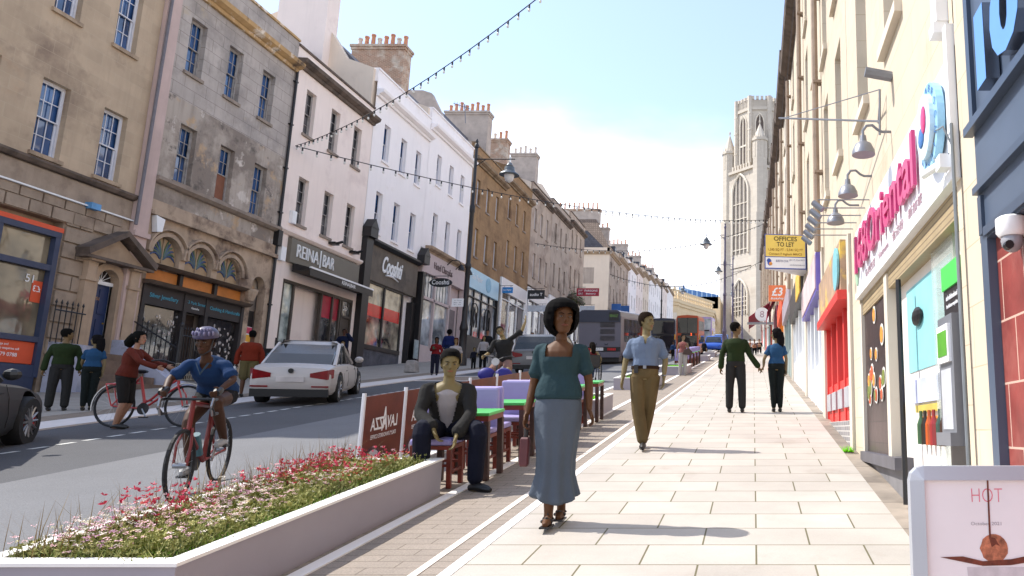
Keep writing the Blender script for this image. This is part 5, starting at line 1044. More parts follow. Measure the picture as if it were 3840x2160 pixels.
# ================================================================ FESTOON LIGHTS
bulb_m=mk('bulb_glass',(216,214,206),.15,.03)
def festoon(lab,A,B,sag,n,r=.012,bs=1.):
    A=Vector(A);B=Vector(B); t=thing('festoon_lights',lab,'string lights',tuple(A),0,'festoon light strings over the street')
    f=lambda u:A.lerp(B,u)-Vector((0,0,sag*4*u*(1-u))); M().tube([f(i/24) for i in range(25)],r,5).build('cable',BLACK,t)
    src=None
    for i in range(n):
        p=f((i+.5)/n)
        if src is None:
            o=M().tube([p,p-Vector((0,0,.09*bs))],.022*bs,6).build('bulb_holder',BLACK,t); M().ell(p-Vector((0,0,.13*bs)),.03*bs,.03*bs,.045*bs,8,5).build('bulb',bulb_m,o,smooth=True); src=(o,p)
        else:
            c=src[0].copy(); COL.objects.link(c); c.parent=t; c.location=p-src[1]; 
            for q in src[0].children: d=q.copy(); COL.objects.link(d); d.parent=c
A0=X(743,367,XL+.1)
festoon('festoon string rising steeply from the pink house to the top of the picture',A0,(XR,10.4,11.0),1.1,54,.014,1.1)
festoon('long festoon string sloping from the pink house to the right terrace',A0,X(1935,553,XR-.05),1.0,62,.02,1.5)
festoon('festoon string from the audio shop house across to the offices board side',X(1345,612,XL+.1),X(1925,562,XR-.05),1.6,44,.022,1.6)
festoon('faint farthest festoon string in front of the museum',X(1535,690,XL+.1),X(1918,655,XR-.05),2.5,30,.03,2.)
t=thing('tv_aerial','thin rooftop television aerial behind the white houses','aerial',tuple(S(1168,290,47))); c=S(1168,265,47)
m=M().tube([S(1171,310,47),S(1169,262,47)],.03,5).tube([c+Vector((-.7,0,.15)),c+Vector((.4,0,-.25))],.02,4)
for k in range(7): q=c+Vector((-.6+.15*k,0,.12-.055*k)); m.tube([q+Vector((0,0,-.18)),q+Vector((0,0,.18))],.012,4)
m.build('aerial_mast',galv,t)
# ================================================================ VEHICLES
rub=mk('tyre_rubber',(24,24,25),.75,.15,20); rimm=mk('alloy',(150,150,152),.3,.1,5,metal=.7); rimd=mk('wheel_dark',(50,50,52),.5,.1)
cgl=glass('car_glass',(30,31,30),c2=(46,46,44),scale=1.,rough=.12,spec=.35); blkpl=mk('black_plastic',(18,18,19),.5,.1); redl=mk('red_lamp',(120,12,20),.2,.2,8); clrl=mk('clear_lamp',(210,210,206),.15,.05)
def boolcut(o,cut):
    me=bpy.data.meshes.new('c'); me.from_pydata([tuple(p) for p in cut.v],[],cut.f); c=bpy.data.objects.new('c',me); COL.objects.link(c); bm=bmesh.new(); bm.from_mesh(me); bmesh.ops.recalc_face_normals(bm,faces=bm.faces); bm.to_mesh(me); bm.free()
    md=o.modifiers.new('b','BOOLEAN'); md.operation='DIFFERENCE'; md.object=c; md.solver='EXACT'
    par=o.parent; o.parent=None; dg=bpy.context.evaluated_depsgraph_get(); n=bpy.data.meshes.new_from_object(o.evaluated_get(dg)); o.modifiers.clear(); o.parent=par
    if len(n.polygons)>10: o.data=n
    bpy.data.objects.remove(c)
def wheel(par,x,y,r,w,side,spokes=10,rm=None,red=False):
    """one wheel: tyre, with rim and hub; side = +1 outer face to +x"""
    o=M().lathe((x,y,r),[(r*.6,-w/2),(r*.93,-w/2),(r,-w*.36),(r,w*.36),(r*.93,w/2),(r*.6,w/2),(r*.6,-w/2)],28,'x').build('wheel',rub,par,smooth=True)
    m=M().lathe((x,y,r),[(r*.66,-w*.3),(r*.7,side*w*.5),(r*.6,side*w*.44),(r*.58,-w*.3)],26,'x')
    for k in range(spokes):
        b=2*math.pi*k/spokes; p=Vector((x+side*w*.4,y+math.cos(b)*.05,r+math.sin(b)*.05)); q=Vector((x+side*w*.46,y+math.cos(b)*r*.64,r+math.sin(b)*r*.64)); m.tube([p,q],[.022,.016],5)
    m.lathe((x+side*w*.4,y,r),[(.07,-.02),(.07,.02)],12,'x'); m.build('rim',rm or rimm,o)
    M().lathe((x-side*w*.05,y,r),[(r*.56,-.01),(r*.56,.01)],18,'x').build('brake_disc',rimd,o)
    if red: M().lathe((x+side*w*.2,y,r),[(r*.3,-.02),(r*.3,.02)],8,'x').box(x+side*w*.3-.01,x+side*w*.3+.01,y+.08,y+.2,r-.08,r+.1).build('brake_caliper',mk('caliper_red',(210,20,20),.4),o)
def car(lab,loc,yaw,col,L=4.7,W=1.8,H=1.45,style='sedan',fw=.9,rw=.95,r=.33,group=None,detail=True,name='parked_car',cat='car',red=False,gcol=None,roughp=.3):
    """local frame: x right, y forward, z up; origin under the middle"""
    t=thing(name,lab,cat,tuple(loc),yaw,group); W0=WM[t.name]; pt=mk('paint_%d_%d_%d'%col,col,roughp,.02,2,spec=.5); h=L/2; w=W/2; B=lambda m,*a,**k:(m.xf(W0),m.build(*a,**k))[1]
    zs=H*.62
    if style=='sedan': st=[(-h,.80,.34,zs*.78),(-h+.06,.93,.28,zs*.97),(-h+.3,.98,.22,zs*1.04),(-h+1.2,1.,.2,zs*1.06),(0,1.,.2,zs*1.03),(h-1.5,1.,.2,zs*.98),(h-.7,.97,.22,zs*.88),(h-.2,.9,.26,zs*.74),(h,.7,.32,zs*.58)]
    else: st=[(-h,.86,.34,zs*.95),(-h+.06,.95,.3,zs*1.02),(-h+.4,.98,.24,zs*1.05),(0,1.,.22,zs*1.03),(h-1.4,1.,.22,zs*.98),(h-.5,.95,.25,zs*.88),(h-.1,.86,.3,zs*.74),(h,.66,.36,zs*.6)]
    rings=[]
    for y,k,zb,zt in st:
        a=w*k; hh=zt-zb; rings.append([(x*a,y,zb+z*hh) for x,z in ((-.9,0),(-.97,.12),(-1,.4),(-.985,.7),(-.93,.93),(-.8,1),(0,1.03),(.8,1),(.93,.93),(.985,.7),(1,.4),(.97,.12),(.9,0))])
    body_=B(M().loft(rings),'body',pt,t,smooth=True)
    cm=M()
    for y in (-h+rw,h-fw):
        for s in (-1,1): cm.lathe((s*w,y,r+.01),[(r+.07,-.28),(r+.07,.3)],24,'x')
    cm.xf(W0); W1=WM[t.name].inverted(); cm.v=[W1@p for p in cm.v]; boolcut(body_,cm)
    for p in body_.data.polygons: p.use_smooth=True
    try: body_.data.set_sharp_from_angle(angle=R(35))
    except Exception: pass
    zs2=zs*1.0
    if style=='sedan': g=[(-h+.55,h-1.35,.86,zs2),(-h+.95,h-1.75,.82,zs2+(H-zs2)*.5),(-h+1.45,h-2.2,.74,H-.06),(-h+1.75,h-2.5,.68,H-.02)]
    else: g=[(-h+.1,h-1.2,.88,zs2),(-h+.2,h-1.6,.84,zs2+(H-zs2)*.5),(-h+.4,h-2.0,.77,H-.06),(-h+.6,h-2.3,.7,H-.02)]
    def ring(y0,y1,k,z,e=0): a=w*k+e; return [(-a*.93,y0,z),(-a,y0+.22,z),(-a,y1-.3,z),(-a*.9,y1,z),(a*.9,y1,z),(a,y1-.3,z),(a,y0+.22,z),(a*.93,y0,z)]
    gh=B(M().loft([ring(*q) for q in g]),'glasshouse',cgl,t)
    y0,y1,k,z=g[2]; y2,y3,k2,z2=g[3]
    B(M().loft([ring(y0-.0,y1+.0,k,z-.02,.012),ring(y0+.1,y1-.1,k-.02,z+.035,.0),ring(y2,y3,k2-.1,z2+.05)]),'roof',pt,t,smooth=True)
    m=M()
    for s in (-1,1):
        for (ya,za,ka),(yb_,zb_,kb) in (((g[0][1]-.1,zs2,.86),(g[2][1]-.12,H-.05,.745)),((g[0][0]+.1,zs2,.86),(g[2][0]+.08,H-.05,.745))): m.tube([(s*w*(ka+.0),ya,za),(s*w*(kb),yb_,zb_)],.045,6)
    B(m,'pillar',pt,t)
    m=M()
    for s in (-1,1): m.tube([(s*w*.875,-.25,zs2+.02),(s*w*.755,-.2,H-.07)],.04,5); m.tube([(s*w*.87,g[0][0]+.75,zs2+.02),(s*w*.77,g[1][0]+.75,H-.1)],.02,5)
    B(m,'door_pillar',blkpl,t)
    for y in (-h+rw,h-fw):
        for s in (-1,1): n0=len(t.children); m0=[o.name for o in bpy.data.objects]; wheel_l(t,W0,s*(w-.11),y,r,.21,s,red and y>0)
    m=M()
    for s in (-1,1): m.ell((s*(w+.1),h-1.75,zs2+.1),.1,.06,.075,8,6)
    B(m,'door_mirror',pt if style!='black' else pt,t)
    if detail:
        m=M()
        for s in (-1,1):
            for yy in (-.28,h-1.45,-h+1.3): m.tube([(s*w*.98,yy,.32),(s*w*1.0,yy,.2+(zs2-.2)*.4),(s*w*.987,yy,.2+(zs2-.2)*.7),(s*w*.94,yy,.2+(zs2-.2)*.93)],.004,4)
            for yy in (-.45,.6): m.box(s*w*.97-.01,s*w*.975+.01,yy-.08,yy+.06,zs2*.83,zs2*.845)
        m.box(-w*.9,w*.9,-h-.012,-h+.1,.2,.36); m.xf(W0); m.each('body_seam',blkpl,t)
        for s in (-1,1):
            o=B(M().loft([[(s*w*.45,-h-.012,zs*.74),(s*w*.45,-h-.012,zs*.84),(s*w*.45,-h+.1,zs*.84),(s*w*.45,-h+.1,zs*.74)],[(s*w*.86,-h-.0,zs*.68),(s*w*.86,-h-.0,zs*.93),(s*w*.86,-h+.2,zs*.93),(s*w*.86,-h+.2,zs*.68)],[(s*w*.975,-h+.18,zs*.72),(s*w*.975,-h+.18,zs*.94),(s*w*.9,-h+.26,zs*.94),(s*w*.9,-h+.26,zs*.72)]]),'tail_lamp',redl,t)
            B(M().box(s*w*.7-.16,s*w*.7+.16,-h-.016,-h+.02,.4,.43),'reflector',redl,t)
            B(M().loft([[(s*w*.4,h-.06,zs*.5),(s*w*.4,h-.06,zs*.62),(s*w*.4,h-.2,zs*.64),(s*w*.4,h-.2,zs*.5)],[(s*w*.86,h-.33,zs*.55),(s*w*.86,h-.33,zs*.72),(s*w*.86,h-.5,zs*.74),(s*w*.86,h-.5,zs*.55)]]),'headlight',clrl,t)
        B(M().box(-.26,.26,-h-.02,-h+.02,zs*.62,zs*.75),'number_plate',mk('plate_grey',(190,184,182),.5),t)
        B(M().lathe((0,-h-.0,zs*.9),[(.05,-.02),(.05,.02)],14,'y'),'badge',blkpl,t)
        B(M().loft([[(-.012,g[3][0]+.1,H+.02),(.012,g[3][0]+.1,H+.02),(0,g[3][0]+.25,H+.02)],[(-.004,g[3][0]+.05,H+.09),(.004,g[3][0]+.05,H+.09),(0,g[3][0]+.08,H+.09)]]),'aerial_fin',blkpl,t)
    return t
def wheel_l(t,W0,x,y,r,w,side,red):
    before=set(o.name for o in COL.objects)
    # wheels are drawn in the car's own frame
    class Tm: pass
    sv=WM[t.name]; WM[t.name]=Matrix.Identity(4); wheel(t,x,y,r,w,side,12,None,red); WM[t.name]=sv
def frame_loc(p,dz=0): return Vector((p.x,p.y,p.z+dz))
def place(px,py,dx=0,dy=0): g_=G(px,py); g_.z-=.03; return g_
slope=math.atan(GR)
def tilt(t,yaw): t.rotation_euler=(slope*math.cos(yaw),slope*math.sin(yaw)*0,yaw)
# white saloon, rear three quarter
a=R(19); fwd=Vector((-math.sin(a),math.cos(a),0)); rgt=Vector((math.cos(a),math.sin(a),0)); p=Vector((-9.33,16.99,0)); c=p-rgt*.70+fwd*1.22; c.z=gz(c.y)-.03
t=car('white saloon car seen from behind, driving up the left lane',c,a,(176,171,168),4.2,1.6,1.33,'sedan',.85,.88,.31,name='saloon_car',roughp=.35); tilt(t,a)
a=R(24); fwd=Vector((-math.sin(a),math.cos(a),0)); rgt=Vector((math.cos(a),math.sin(a),0)); p=Vector((-10.02,10.55,0)); c=p-rgt*.85-fwd*1.45; c.z=gz(c.y)-.03
t=car('dark grey car cut off by the left edge, silver wheel with red brake caliper',c,a,(40,40,40),4.5,1.85,1.5,'sedan',.78,.95,.34,name='saloon_car',red=True,roughp=.4); tilt(t,a)
c=Vector((-8.45,31.4,gz(31.4)-.03)); t=car('grey estate car behind the waving cyclist',c,0,(96,96,98),4.7,1.85,1.5,'estate',name='estate_car'); tilt(t,0)
c=Vector((-3.6,69,gz(69)-.03)); t=car('bright blue car beside the orange bus, nearer of the two blue cars',c,R(180),(24,70,160),4.2,1.75,1.45,'estate'); t.rotation_euler=(-slope,0,R(180))
c=Vector((-3.3,77,gz(77)-.03)); t=car('pale blue roofed car behind the bright blue one',c,R(180),(90,120,180),4.2,1.75,1.6,'estate'); t.rotation_euler=(-slope,0,R(180))
# ---------------- buses
def face_box(m,x0,x1,y0,y1,z0,z1,r=.1): return m.box(x0,x1,y0,y1,z0,z1)
busgrey=mk('bus_grey',(96,94,106),.4,.04,1.5); busdk=mk('bus_navy',(40,46,66),.35,.06,1.5); bgl=glass('bus_glass',(26,28,40),c2=(52,58,80),scale=.6); bgl2=glass('bus_glass_black',(30,28,28),c2=(50,46,44),scale=.6)
W_,L_,H_=2.2,10.5,2.82; c=Vector((-7.98,39.2,gz(39.2)-.03)); t=thing('single_decker_bus','grey single deck bus seen from behind, stopped up the street','bus',(c.x,c.y,c.z)); W0=WM[t.name]
B=lambda m,*a,**k:(m.xf(W0),m.build(*a,**k))[1]; w=W_/2
m=M(); prof=[(-w+.05,.42),(-w,.6),(-w,H_-.35),(-w+.08,H_-.08),(-w+.25,H_),(w-.25,H_),(w-.08,H_-.08),(w,H_-.35),(w,.6),(w-.05,.42)]
m.loft([[(x*.99,y+ (0 if z<H_-.6 else .06),z) for x,z in prof] if y==0 else [(x,y,z) for x,z in prof] for y in (0,.12,L_)]); B(m,'body',busgrey,t)
B(M().loft([[(x,y,z) for x,z in ((-w*.97,H_-.62),(-w*.97,H_-.12),(-w*.85,H_-.02),(w*.85,H_-.02),(w*.97,H_-.12),(w*.97,H_-.62))] for y in (-.03,.1)]),'rear_window',busdk,t)
o=B(M().box(.22*W_,.45*W_,-.05,-.02,H_-.55,H_-.12),'destination_display',BLACK,t); mm=textmesh('RENAULT',lambda u,v,ww:W0@Vector((.335*W_+u,-.052-ww*.1,H_-.3+v)),w=.42,h=.14); mm.build('display_text',mk('display_green',(60,90,40),.5,emit=.6),o)
m=M()
for z0 in (1.25,1.6,1.95):
    for k in range(4): m.box(.02,.78,-.02,.01,z0+k*.065,z0+k*.065+.02)
B(m,'vent',blkpl,t); B(M().tube([(-.3,-.01,1.08),(-.3,-.05,1.02),(-.16,-.05,1.02),(-.16,-.01,1.08)],.014,5),'handle',blkpl,t); B(M().tube([(.28,-.01,1.08),(.28,-.05,1.02),(.42,-.05,1.02),(.42,-.01,1.08)],.014,5),'handle',blkpl,t)
B(M().box(-w*.98,w*.99,-.025,.0,.66,.9),'light_strip',BLACK,t); rl=mk('bus_red_lamp',(190,24,26),.3,.1)
for s in (-1,1):
    for k in range(5): B(M().box(s*.55+(k-2)*.09*1-.035 if s<0 else .45+k*.09-.035,s*.55+(k-2)*.09+.035 if s<0 else .45+k*.09+.035,-.04,-.02,.72,.84),'tail_lamp',rl,t)
o=B(M().box(-.2,.2,-.04,-.02,.71,.86),'number_plate',WHT,t); textmesh('AM-177-TC',lambda u,v,ww:W0@Vector((u,-.042-ww*.1,.785+v)),w=.34,h=.08).build('lettering',BLACK,o)
B(M().box(-w*.94,w*.94,-.06,.1,.36,.62),'bumper',busgrey,t); B(M().box(-w*.9,w*.9,.1,1,.12,.42),'underbody',BLACK,t)
m=M()
for k in range(6): m.box(w-.01,w+.015,1.+k*1.5,2.35+k*1.5,1.15,H_-.45)
B(m,'side_window',bgl,t); B(M().box(w-.005,w+.012,.5,L_-.3,.45,.6),'red_reflector',mk('bus_skirt',(120,60,70),.5),t)
WM[t.name]=Matrix.Identity(4)
for y in (2.2,L_-2.2):
    for s in (-1,1): wheel(t,s*(w-.12),y,.42,.24,s,6)
WM[t.name]=W0; t.rotation_euler=(slope,0,0)
def dd(lab,x0,x1,Y,Hh,Ln,body_m,glm,front=True,num=None,name='double_decker_bus'):
    Wd=x1-x0; w=Wd/2; t=thing(name,lab,'bus',((x0+x1)/2,Y,gz(Y)-.03)); W0=WM[t.name]; B=lambda m,*a,**k:(m.xf(W0),m.build(*a,**k))[1]
    pr_=[(-w*.96,.2),(-w,.4),(-w,Hh-.25),(-w*.9,Hh-.06),(0,Hh),(w*.9,Hh-.06),(w,Hh-.25),(w,.4),(w*.96,.2)]
    B(M().loft([[(x,y,z) for x,z in pr_] for y in (0,Ln)]),'body',body_m,t)
    B(M().loft([[(x,y,z) for x,z in ((-w*.88,Hh*.56),(-w*.9,Hh*.93),(w*.9,Hh*.93),(w*.88,Hh*.56))] for y in (-.03,.05)]),'upper_window',glm,t)
    B(M().loft([[(x,y,z) for x,z in ((-w*.86,Hh*.24),(-w*.88,Hh*.5),(w*.88,Hh*.5),(w*.86,Hh*.24),(w*.6,Hh*.16),(-w*.6,Hh*.16))] for y in (-.03,.05)]),'windscreen',glm,t)
    o=B(M().box(-w*.55,w*.7,-.045,-.02,Hh*.505,Hh*.555),'destination_display',BLACK,t)
    if num: textmesh(num,lambda u,v,ww:W0@Vector((w*.35+u,-.05-ww*.1,Hh*.53+v)),h=Hh*.055,bold=.02).build('display_text',mk('display_orange',(255,90,40),.5,emit=1.2),o)
    B(M().box(-.015,.015,-.045,-.02,Hh*.56,Hh*.93),'center_bar',BLACK,t)
    m=M()
    for s in (-1,1):
        for k in range(5):
            for z0,z1 in ((.3,.5),(.62,.86)): m.box(s*w-.012,s*w+.012,.5+k*(Ln-.8)/5,.5+(k+.85)*(Ln-.8)/5,Hh*z0,Hh*z1)
    B(m,'side_window',glm,t)
    for s in (-1,1):
        B(M().box(s*w*.8-.1,s*w*.8+.1,-.03,.02,Hh*.08,Hh*.13),'headlight',clrl if front else rl,t); B(M().box(s*(w+.1)-.04,s*(w+.1)+.04,-.05,.0,Hh*.4,Hh*.53),'door_mirror',mk('mirror_yellow',(210,150,40),.5),t)
    WM[t.name]=Matrix.Identity(4)
    for y in (1.5,Ln-1.5):
        for s in (-1,1): wheel(t,s*(w-.1),y,.3,.18,s,5)
    WM[t.name]=W0; t.rotation_euler=(slope,0,0); return t
orb=mk('bus_orange',(170,66,16),.4,.05,2)
dd('orange double deck bus showing number 2, facing down the street',-5.62,-4.0,55,3.0,6.5,orb,bgl2,True,'2')
dd('dark navy double deck bus left of the orange bus',-8.45,-6.45,62.3,2.95,8,busdk,bgl2,True,None)
dd('pale violet and white double deck bus far behind the orange bus',-8.2,-5.9,107,4.2,9,mk('bus_violet',(170,150,196),.4,.15,.8),gl_lt,True,None)
# ---------------- bicycles: local frame, y forward, wheels on the ground
def bike(lab,loc,yaw,colm,style='road',sc=1.,steer=0,base=.97,mud=False,basket=False,bag=False,lean=0):
    t=thing('bicycle',lab,'bicycle',tuple(loc),yaw); W0=WM[t.name]@Matrix.Rotation(lean,4,'Y')@Matrix.Scale(sc,4); B=lambda m,*a,**k:(m.xf(W0),m.build(*a,**k))[1]
    r=.325; yr,yf=-base/2,base/2
    for y in (yr,yf):
        m=M(); n=32; q=[]
        for k in range(n+1): b=2*math.pi*k/n; q.append((0,y+(r-.02)*math.cos(b),r+(r-.02)*math.sin(b)))
        for k in range(n): m.tube(q[k:k+2],.019,6,cap=False)
        wl=B(m,'wheel',rub,t,smooth=True); m=M()
        for k in range(18): b=2*math.pi*k/18; m.tube([(.02*(-1)**k,y,r),(0,y+(r-.04)*math.cos(b),r+(r-.04)*math.sin(b))],.0018 if sc>.5 else .003,3)
        m.lathe((0,y,r),[(.025,-.05),(.025,.05)],8,'x'); B(m,'spokes',rimm,wl)
    bb=(0,-.06,.28); hd0=(0,yf-.13,.62); hd1=(0,yf-.19,.86)
    m=M(); seat=(0,-.2,.78)
    if style=='road': L_=[(seat,hd1),(bb,hd0),(bb,seat),(bb,(0.05,yr,r)),(bb,(-.05,yr,r)),(seat,(.05,yr,r)),(seat,(-.05,yr,r)),(hd0,hd1)]; hd1=(0,yf-.16,.82)
    else: L_=[(bb,seat),(hd0,hd1),(bb,(.06,yr,r)),(bb,(-.06,yr,r)),(seat,(.06,yr,r)),(seat,(-.06,yr,r))]
    for a,b in L_: m.tube([a,b],.02 if abs(a[0])+abs(b[0])<.01 else .011,8)
    if style!='road':
        for o_ in (0,.12): m.tube([(0,yf-.16,.74-o_),(0,yf-.28,.66-o_),(0,.0,.42-o_*.6),(0,-.13+o_*.2,.36-o_*.5)],.018,8)
        m.tube([(.07,yr-.12,.66),(.07,yr+.3,.68)],.012,6); m.tube([(-.07,yr-.12,.66),(-.07,yr+.3,.68)],.012,6); m.tube([(.06,yr,r),(.07,yr-.12,.66)],.01,5); m.tube([(-.06,yr,r),(-.07,yr-.12,.66)],.01,5)
    B(m,'frame',colm,t,smooth=True)
    m=M()
    for s in (-1,1): m.tube([(s*.03,yf-.13,.64),(s*.055,yf-.05,.5),(s*.05,yf,r)],.012,6)
    m.tube([(0,yf-.14,.62),(0,yf-.2,.92)],.018,6); B(m,'fork',colm,t)
    m=M(); hy=yf-.14 if style=='road' else yf-.24; hz=.9 if style=='road' else .98
    if style=='road':
        for s in (-1,1): m.tube([(0,hy,hz),(s*.2,hy,hz),(s*.205,hy+.1,hz),(s*.205,hy+.13,hz-.07),(s*.2,hy+.05,hz-.13),(s*.2,hy-.03,hz-.13)],.014,6)
    else:
        for s in (-1,1): m.tube([(0,hy+.04,hz-.06),(s*.12,hy+.06,hz),(s*.28,hy-.0,hz+.04),(s*.33,hy-.12,hz+.02)],.013,6)
    B(m,'handlebar',BLACK,t)
    if style=='road':
        for s in (-1,1): B(M().tube([(s*.205,hy+.11,hz+.02),(s*.2,hy+.14,hz-.05),(s*.2,hy+.1,hz-.14)],.01,5),'brake_lever',rimm,t)
    B(M().ell((0,-.24,.86),.08,.14,.035,10,6),'saddle',BLACK,t); B(M().tube([seat,(0,-.225,.85)],.013,6),'seat_post',rimm,t)
    B(M().lathe((.05,bb[1],bb[2]),[(.09,-.004),(.09,.004)],20,'x'),'chainring',rimd,t); m=M(); m.tube([(.07,bb[1],bb[2]),(.07,bb[1]+.08,bb[2]-.13)],.012,5); m.tube([(-.07,bb[1],bb[2]),(-.07,bb[1]-.08,bb[2]+.13)],.012,5); B(m,'crank',rimm,t)
    for s in (-1,1): B(M().box(s*.12-.05,s*.12+.05,bb[1]+s*.08-.04,bb[1]+s*.08+.04,bb[2]-s*.13-.01,bb[2]-s*.13+.01),'pedal',BLACK,t)
    if mud:
        for y in (yr,yf):
            m=M(); q=[(0,y+(r+.03)*math.cos(R(b_)),r+(r+.03)*math.sin(R(b_))) for b_ in (range(60,200,12) if y==yr else range(40,190,12))]; m.tube(q,.014,5); B(m,'mudguard',rimm,t)
    if basket:
        m=M(); A0_=(-.17,.17,yf-.12,yf+.16,.72,.98)
        for z_,e in ((.72,.03),(.8,.02),(.88,.01),(.97,0)):
            x0_,x1_,y0_,y1_=-.17+e,.17-e,yf-.1+e,yf+.16-e; m.tube([(x0_,y0_,z_),(x1_,y0_,z_),(x1_,y1_,z_),(x0_,y1_,z_),(x0_,y0_,z_)],.007,4)
        for k in range(9):
            for yy in (yf-.1,yf+.16): m.tube([(-.16+.04*k,yy,.72),(-.17+.0425*k,yy,.97)],.005,4)
            for xx in (-.17,.17): m.tube([(xx,yf-.1+.032*k,.72),(xx,yf-.1+.032*k,.97)],.005,4)
        m.box(-.14,.14,yf-.07,yf+.13,.715,.725); B(m,'basket',mk('wicker',(130,124,112),.8,.2,20),t)
    if style=='road' and not bag: B(M().tube([(0,.06,.36),(0,.17,.56)],.036,10),'bottle',mk('bottle_teal',(70,110,120),.4),t)
    if bag:
        for s in (-1,1): B(M().ell((s*.17,yf+.05,.6),.18,.1,.14,12,8),'handlebar_bag',mk('bag_blue',(20,14,110),.6,.05),t,smooth=True)
        B(M().lathe((0,yf+.1,.86),[(.08,-.03),(.08,.03)],14,'y'),'headlight',rimm,t)
    return t
redb=mk('bike_red',(112,22,20),.4,.05); pinkb=mk('bike_coral',(176,56,58),.4,.05)
bk1=bike('dark red racing bicycle ridden by the helmeted cyclist',Vector((-5.1-.48*.31,6.91+.46,gz(7.35)-.03)),R(180+18),redb,'road',1.0); bk1.rotation_euler=(-slope,0,R(198))
bk2=bike('coral city bicycle with wire basket held by the woman in the rust cardigan',Vector((-9.78,12.38,gz(12.38)-.03)),R(-90),pinkb,'city',1.04,0,1.1,True,True)
bk3=bike('bicycle with a round blue handlebar bag under the waving man',Vector((-5.55,16.5,gz(16.5)-.03)),R(180+12),BLACK,'city',1.0,0,1.,False,False,True)
# ================================================================ PEOPLE
V=Vector
def catm(P,n=4):
    P=[V(p) for p in P]; out=[]
    for i in range(len(P)-1):
        a=P[max(0,i-1)];b=P[i];c=P[i+1];d=P[min(len(P)-1,i+2)]
        for k in range(n):
            t=k/n; out.append(.5*((2*b)+(c-a)*t+(2*a-5*b+4*c-d)*t*t+(3*b-a-3*c+d)*t**3))
    return out+[P[-1]]
def ctube(m,P,Rr,n=10,sub=3,sq=None,ax=None):
    """smooth tapered limb; sq squashes depth"""
    pts=catm(P,sub); rr_=[]
    for i in range(len(P)-1):
        for k in range(sub): t=k/sub; rr_.append(Rr[i]*(1-t)+Rr[i+1]*t)
    rr_.append(Rr[-1]); d0=(pts[0]-pts[1]).normalized(); d1=(pts[-1]-pts[-2]).normalized()
    pts=[pts[0]+d0*rr_[0]*.6]+pts+[pts[-1]+d1*rr_[-1]*.6]; rr_=[rr_[0]*.55]+rr_+[rr_[-1]*.55]
    return m.tube(pts,rr_,n)
def hand(m,wr,d,pn,side,curl=.5,sc=1.,open_=False):
    """palm, four bent fingers of unequal length and a thumb leaving the side of the palm"""
    d=V(d).normalized(); pn=(V(pn)-d*V(pn).dot(d)).normalized(); s=d.cross(pn).normalized()*side
    k=sc; rings=[]
    for t,w,h in ((-.012,.024,.019),(.01,.03,.016),(.045,.04,.014),(.085,.041,.012),(.095,.034,.009)):
        c=wr+d*t*k; rings.append([c+s*(w*k*math.cos(a))+pn*(h*k*math.sin(a)) for a in [i*math.pi/5 for i in range(10)]])
    m.loft(rings)
    for i,(L,o) in enumerate(((.066,.030),(.076,.0105),(.071,-.0095),(.056,-.028))):
        b=wr+d*.086*k+s*o*k; sp=(s*(o*(9 if open_ else 2.2))); dd=(d+sp*(1 if open_ else .5)).normalized(); c1=curl*(.8+.12*i); P=[b-dd*.01*k,b]; ang=0
        for j,f in enumerate((.42,.32,.26)):
            ang+=c1*(.5,.7,.6)[j]; b=b+(dd*math.cos(ang)+pn*math.sin(ang))*L*f*k; P.append(b)
        m.tube(P,[.0088*k,.009*k,.0086*k,.008*k,.0062*k],6)
    b=wr+d*.022*k+s*.028*k; P=[b]; q=(s*.75+d*.6+pn*.35).normalized(); P.append(b+q*.03*k); q=(s*.35+d*.9+pn*.3).normalized(); P.append(P[-1]+q*.03*k); P.append(P[-1]+(q+pn*.25).normalized()*.024*k)
    m.tube(P,[.0135*k,.0115*k,.0098*k,.007*k],6)
def dim(c,f): return tuple(max(0,min(255,int(round(255*((lambda v:v*12.92 if v<=.0031308 else 1.055*v**(1/2.4)-.055)(lin(x)*f)))))) for x in c)
def skin(c): return mk('skin_%d_%d_%d'%c,dim(c,.72),.6,.04,6,spec=.3)
def cl(n,c,rough=.9): return mk('cloth_'+n,dim(c,.6),rough,.07,3,bump=1.,bscale=11,spec=.2)
D0=dict(P=(0,0,.93),N=(0,.01,1.405),sA=(-.16,.01,1.325),sB=(.16,.01,1.325),eA=(-.235,.03,1.09),eB=(.235,.03,1.09),wA=(-.25,-.04,.85),wB=(.25,-.04,.85),hA=(-.085,0,.89),hB=(.085,0,.89),kA=(-.095,-.02,.49),kB=(.095,-.02,.49),aA=(-.1,.03,.085),aB=(.1,.03,.085))
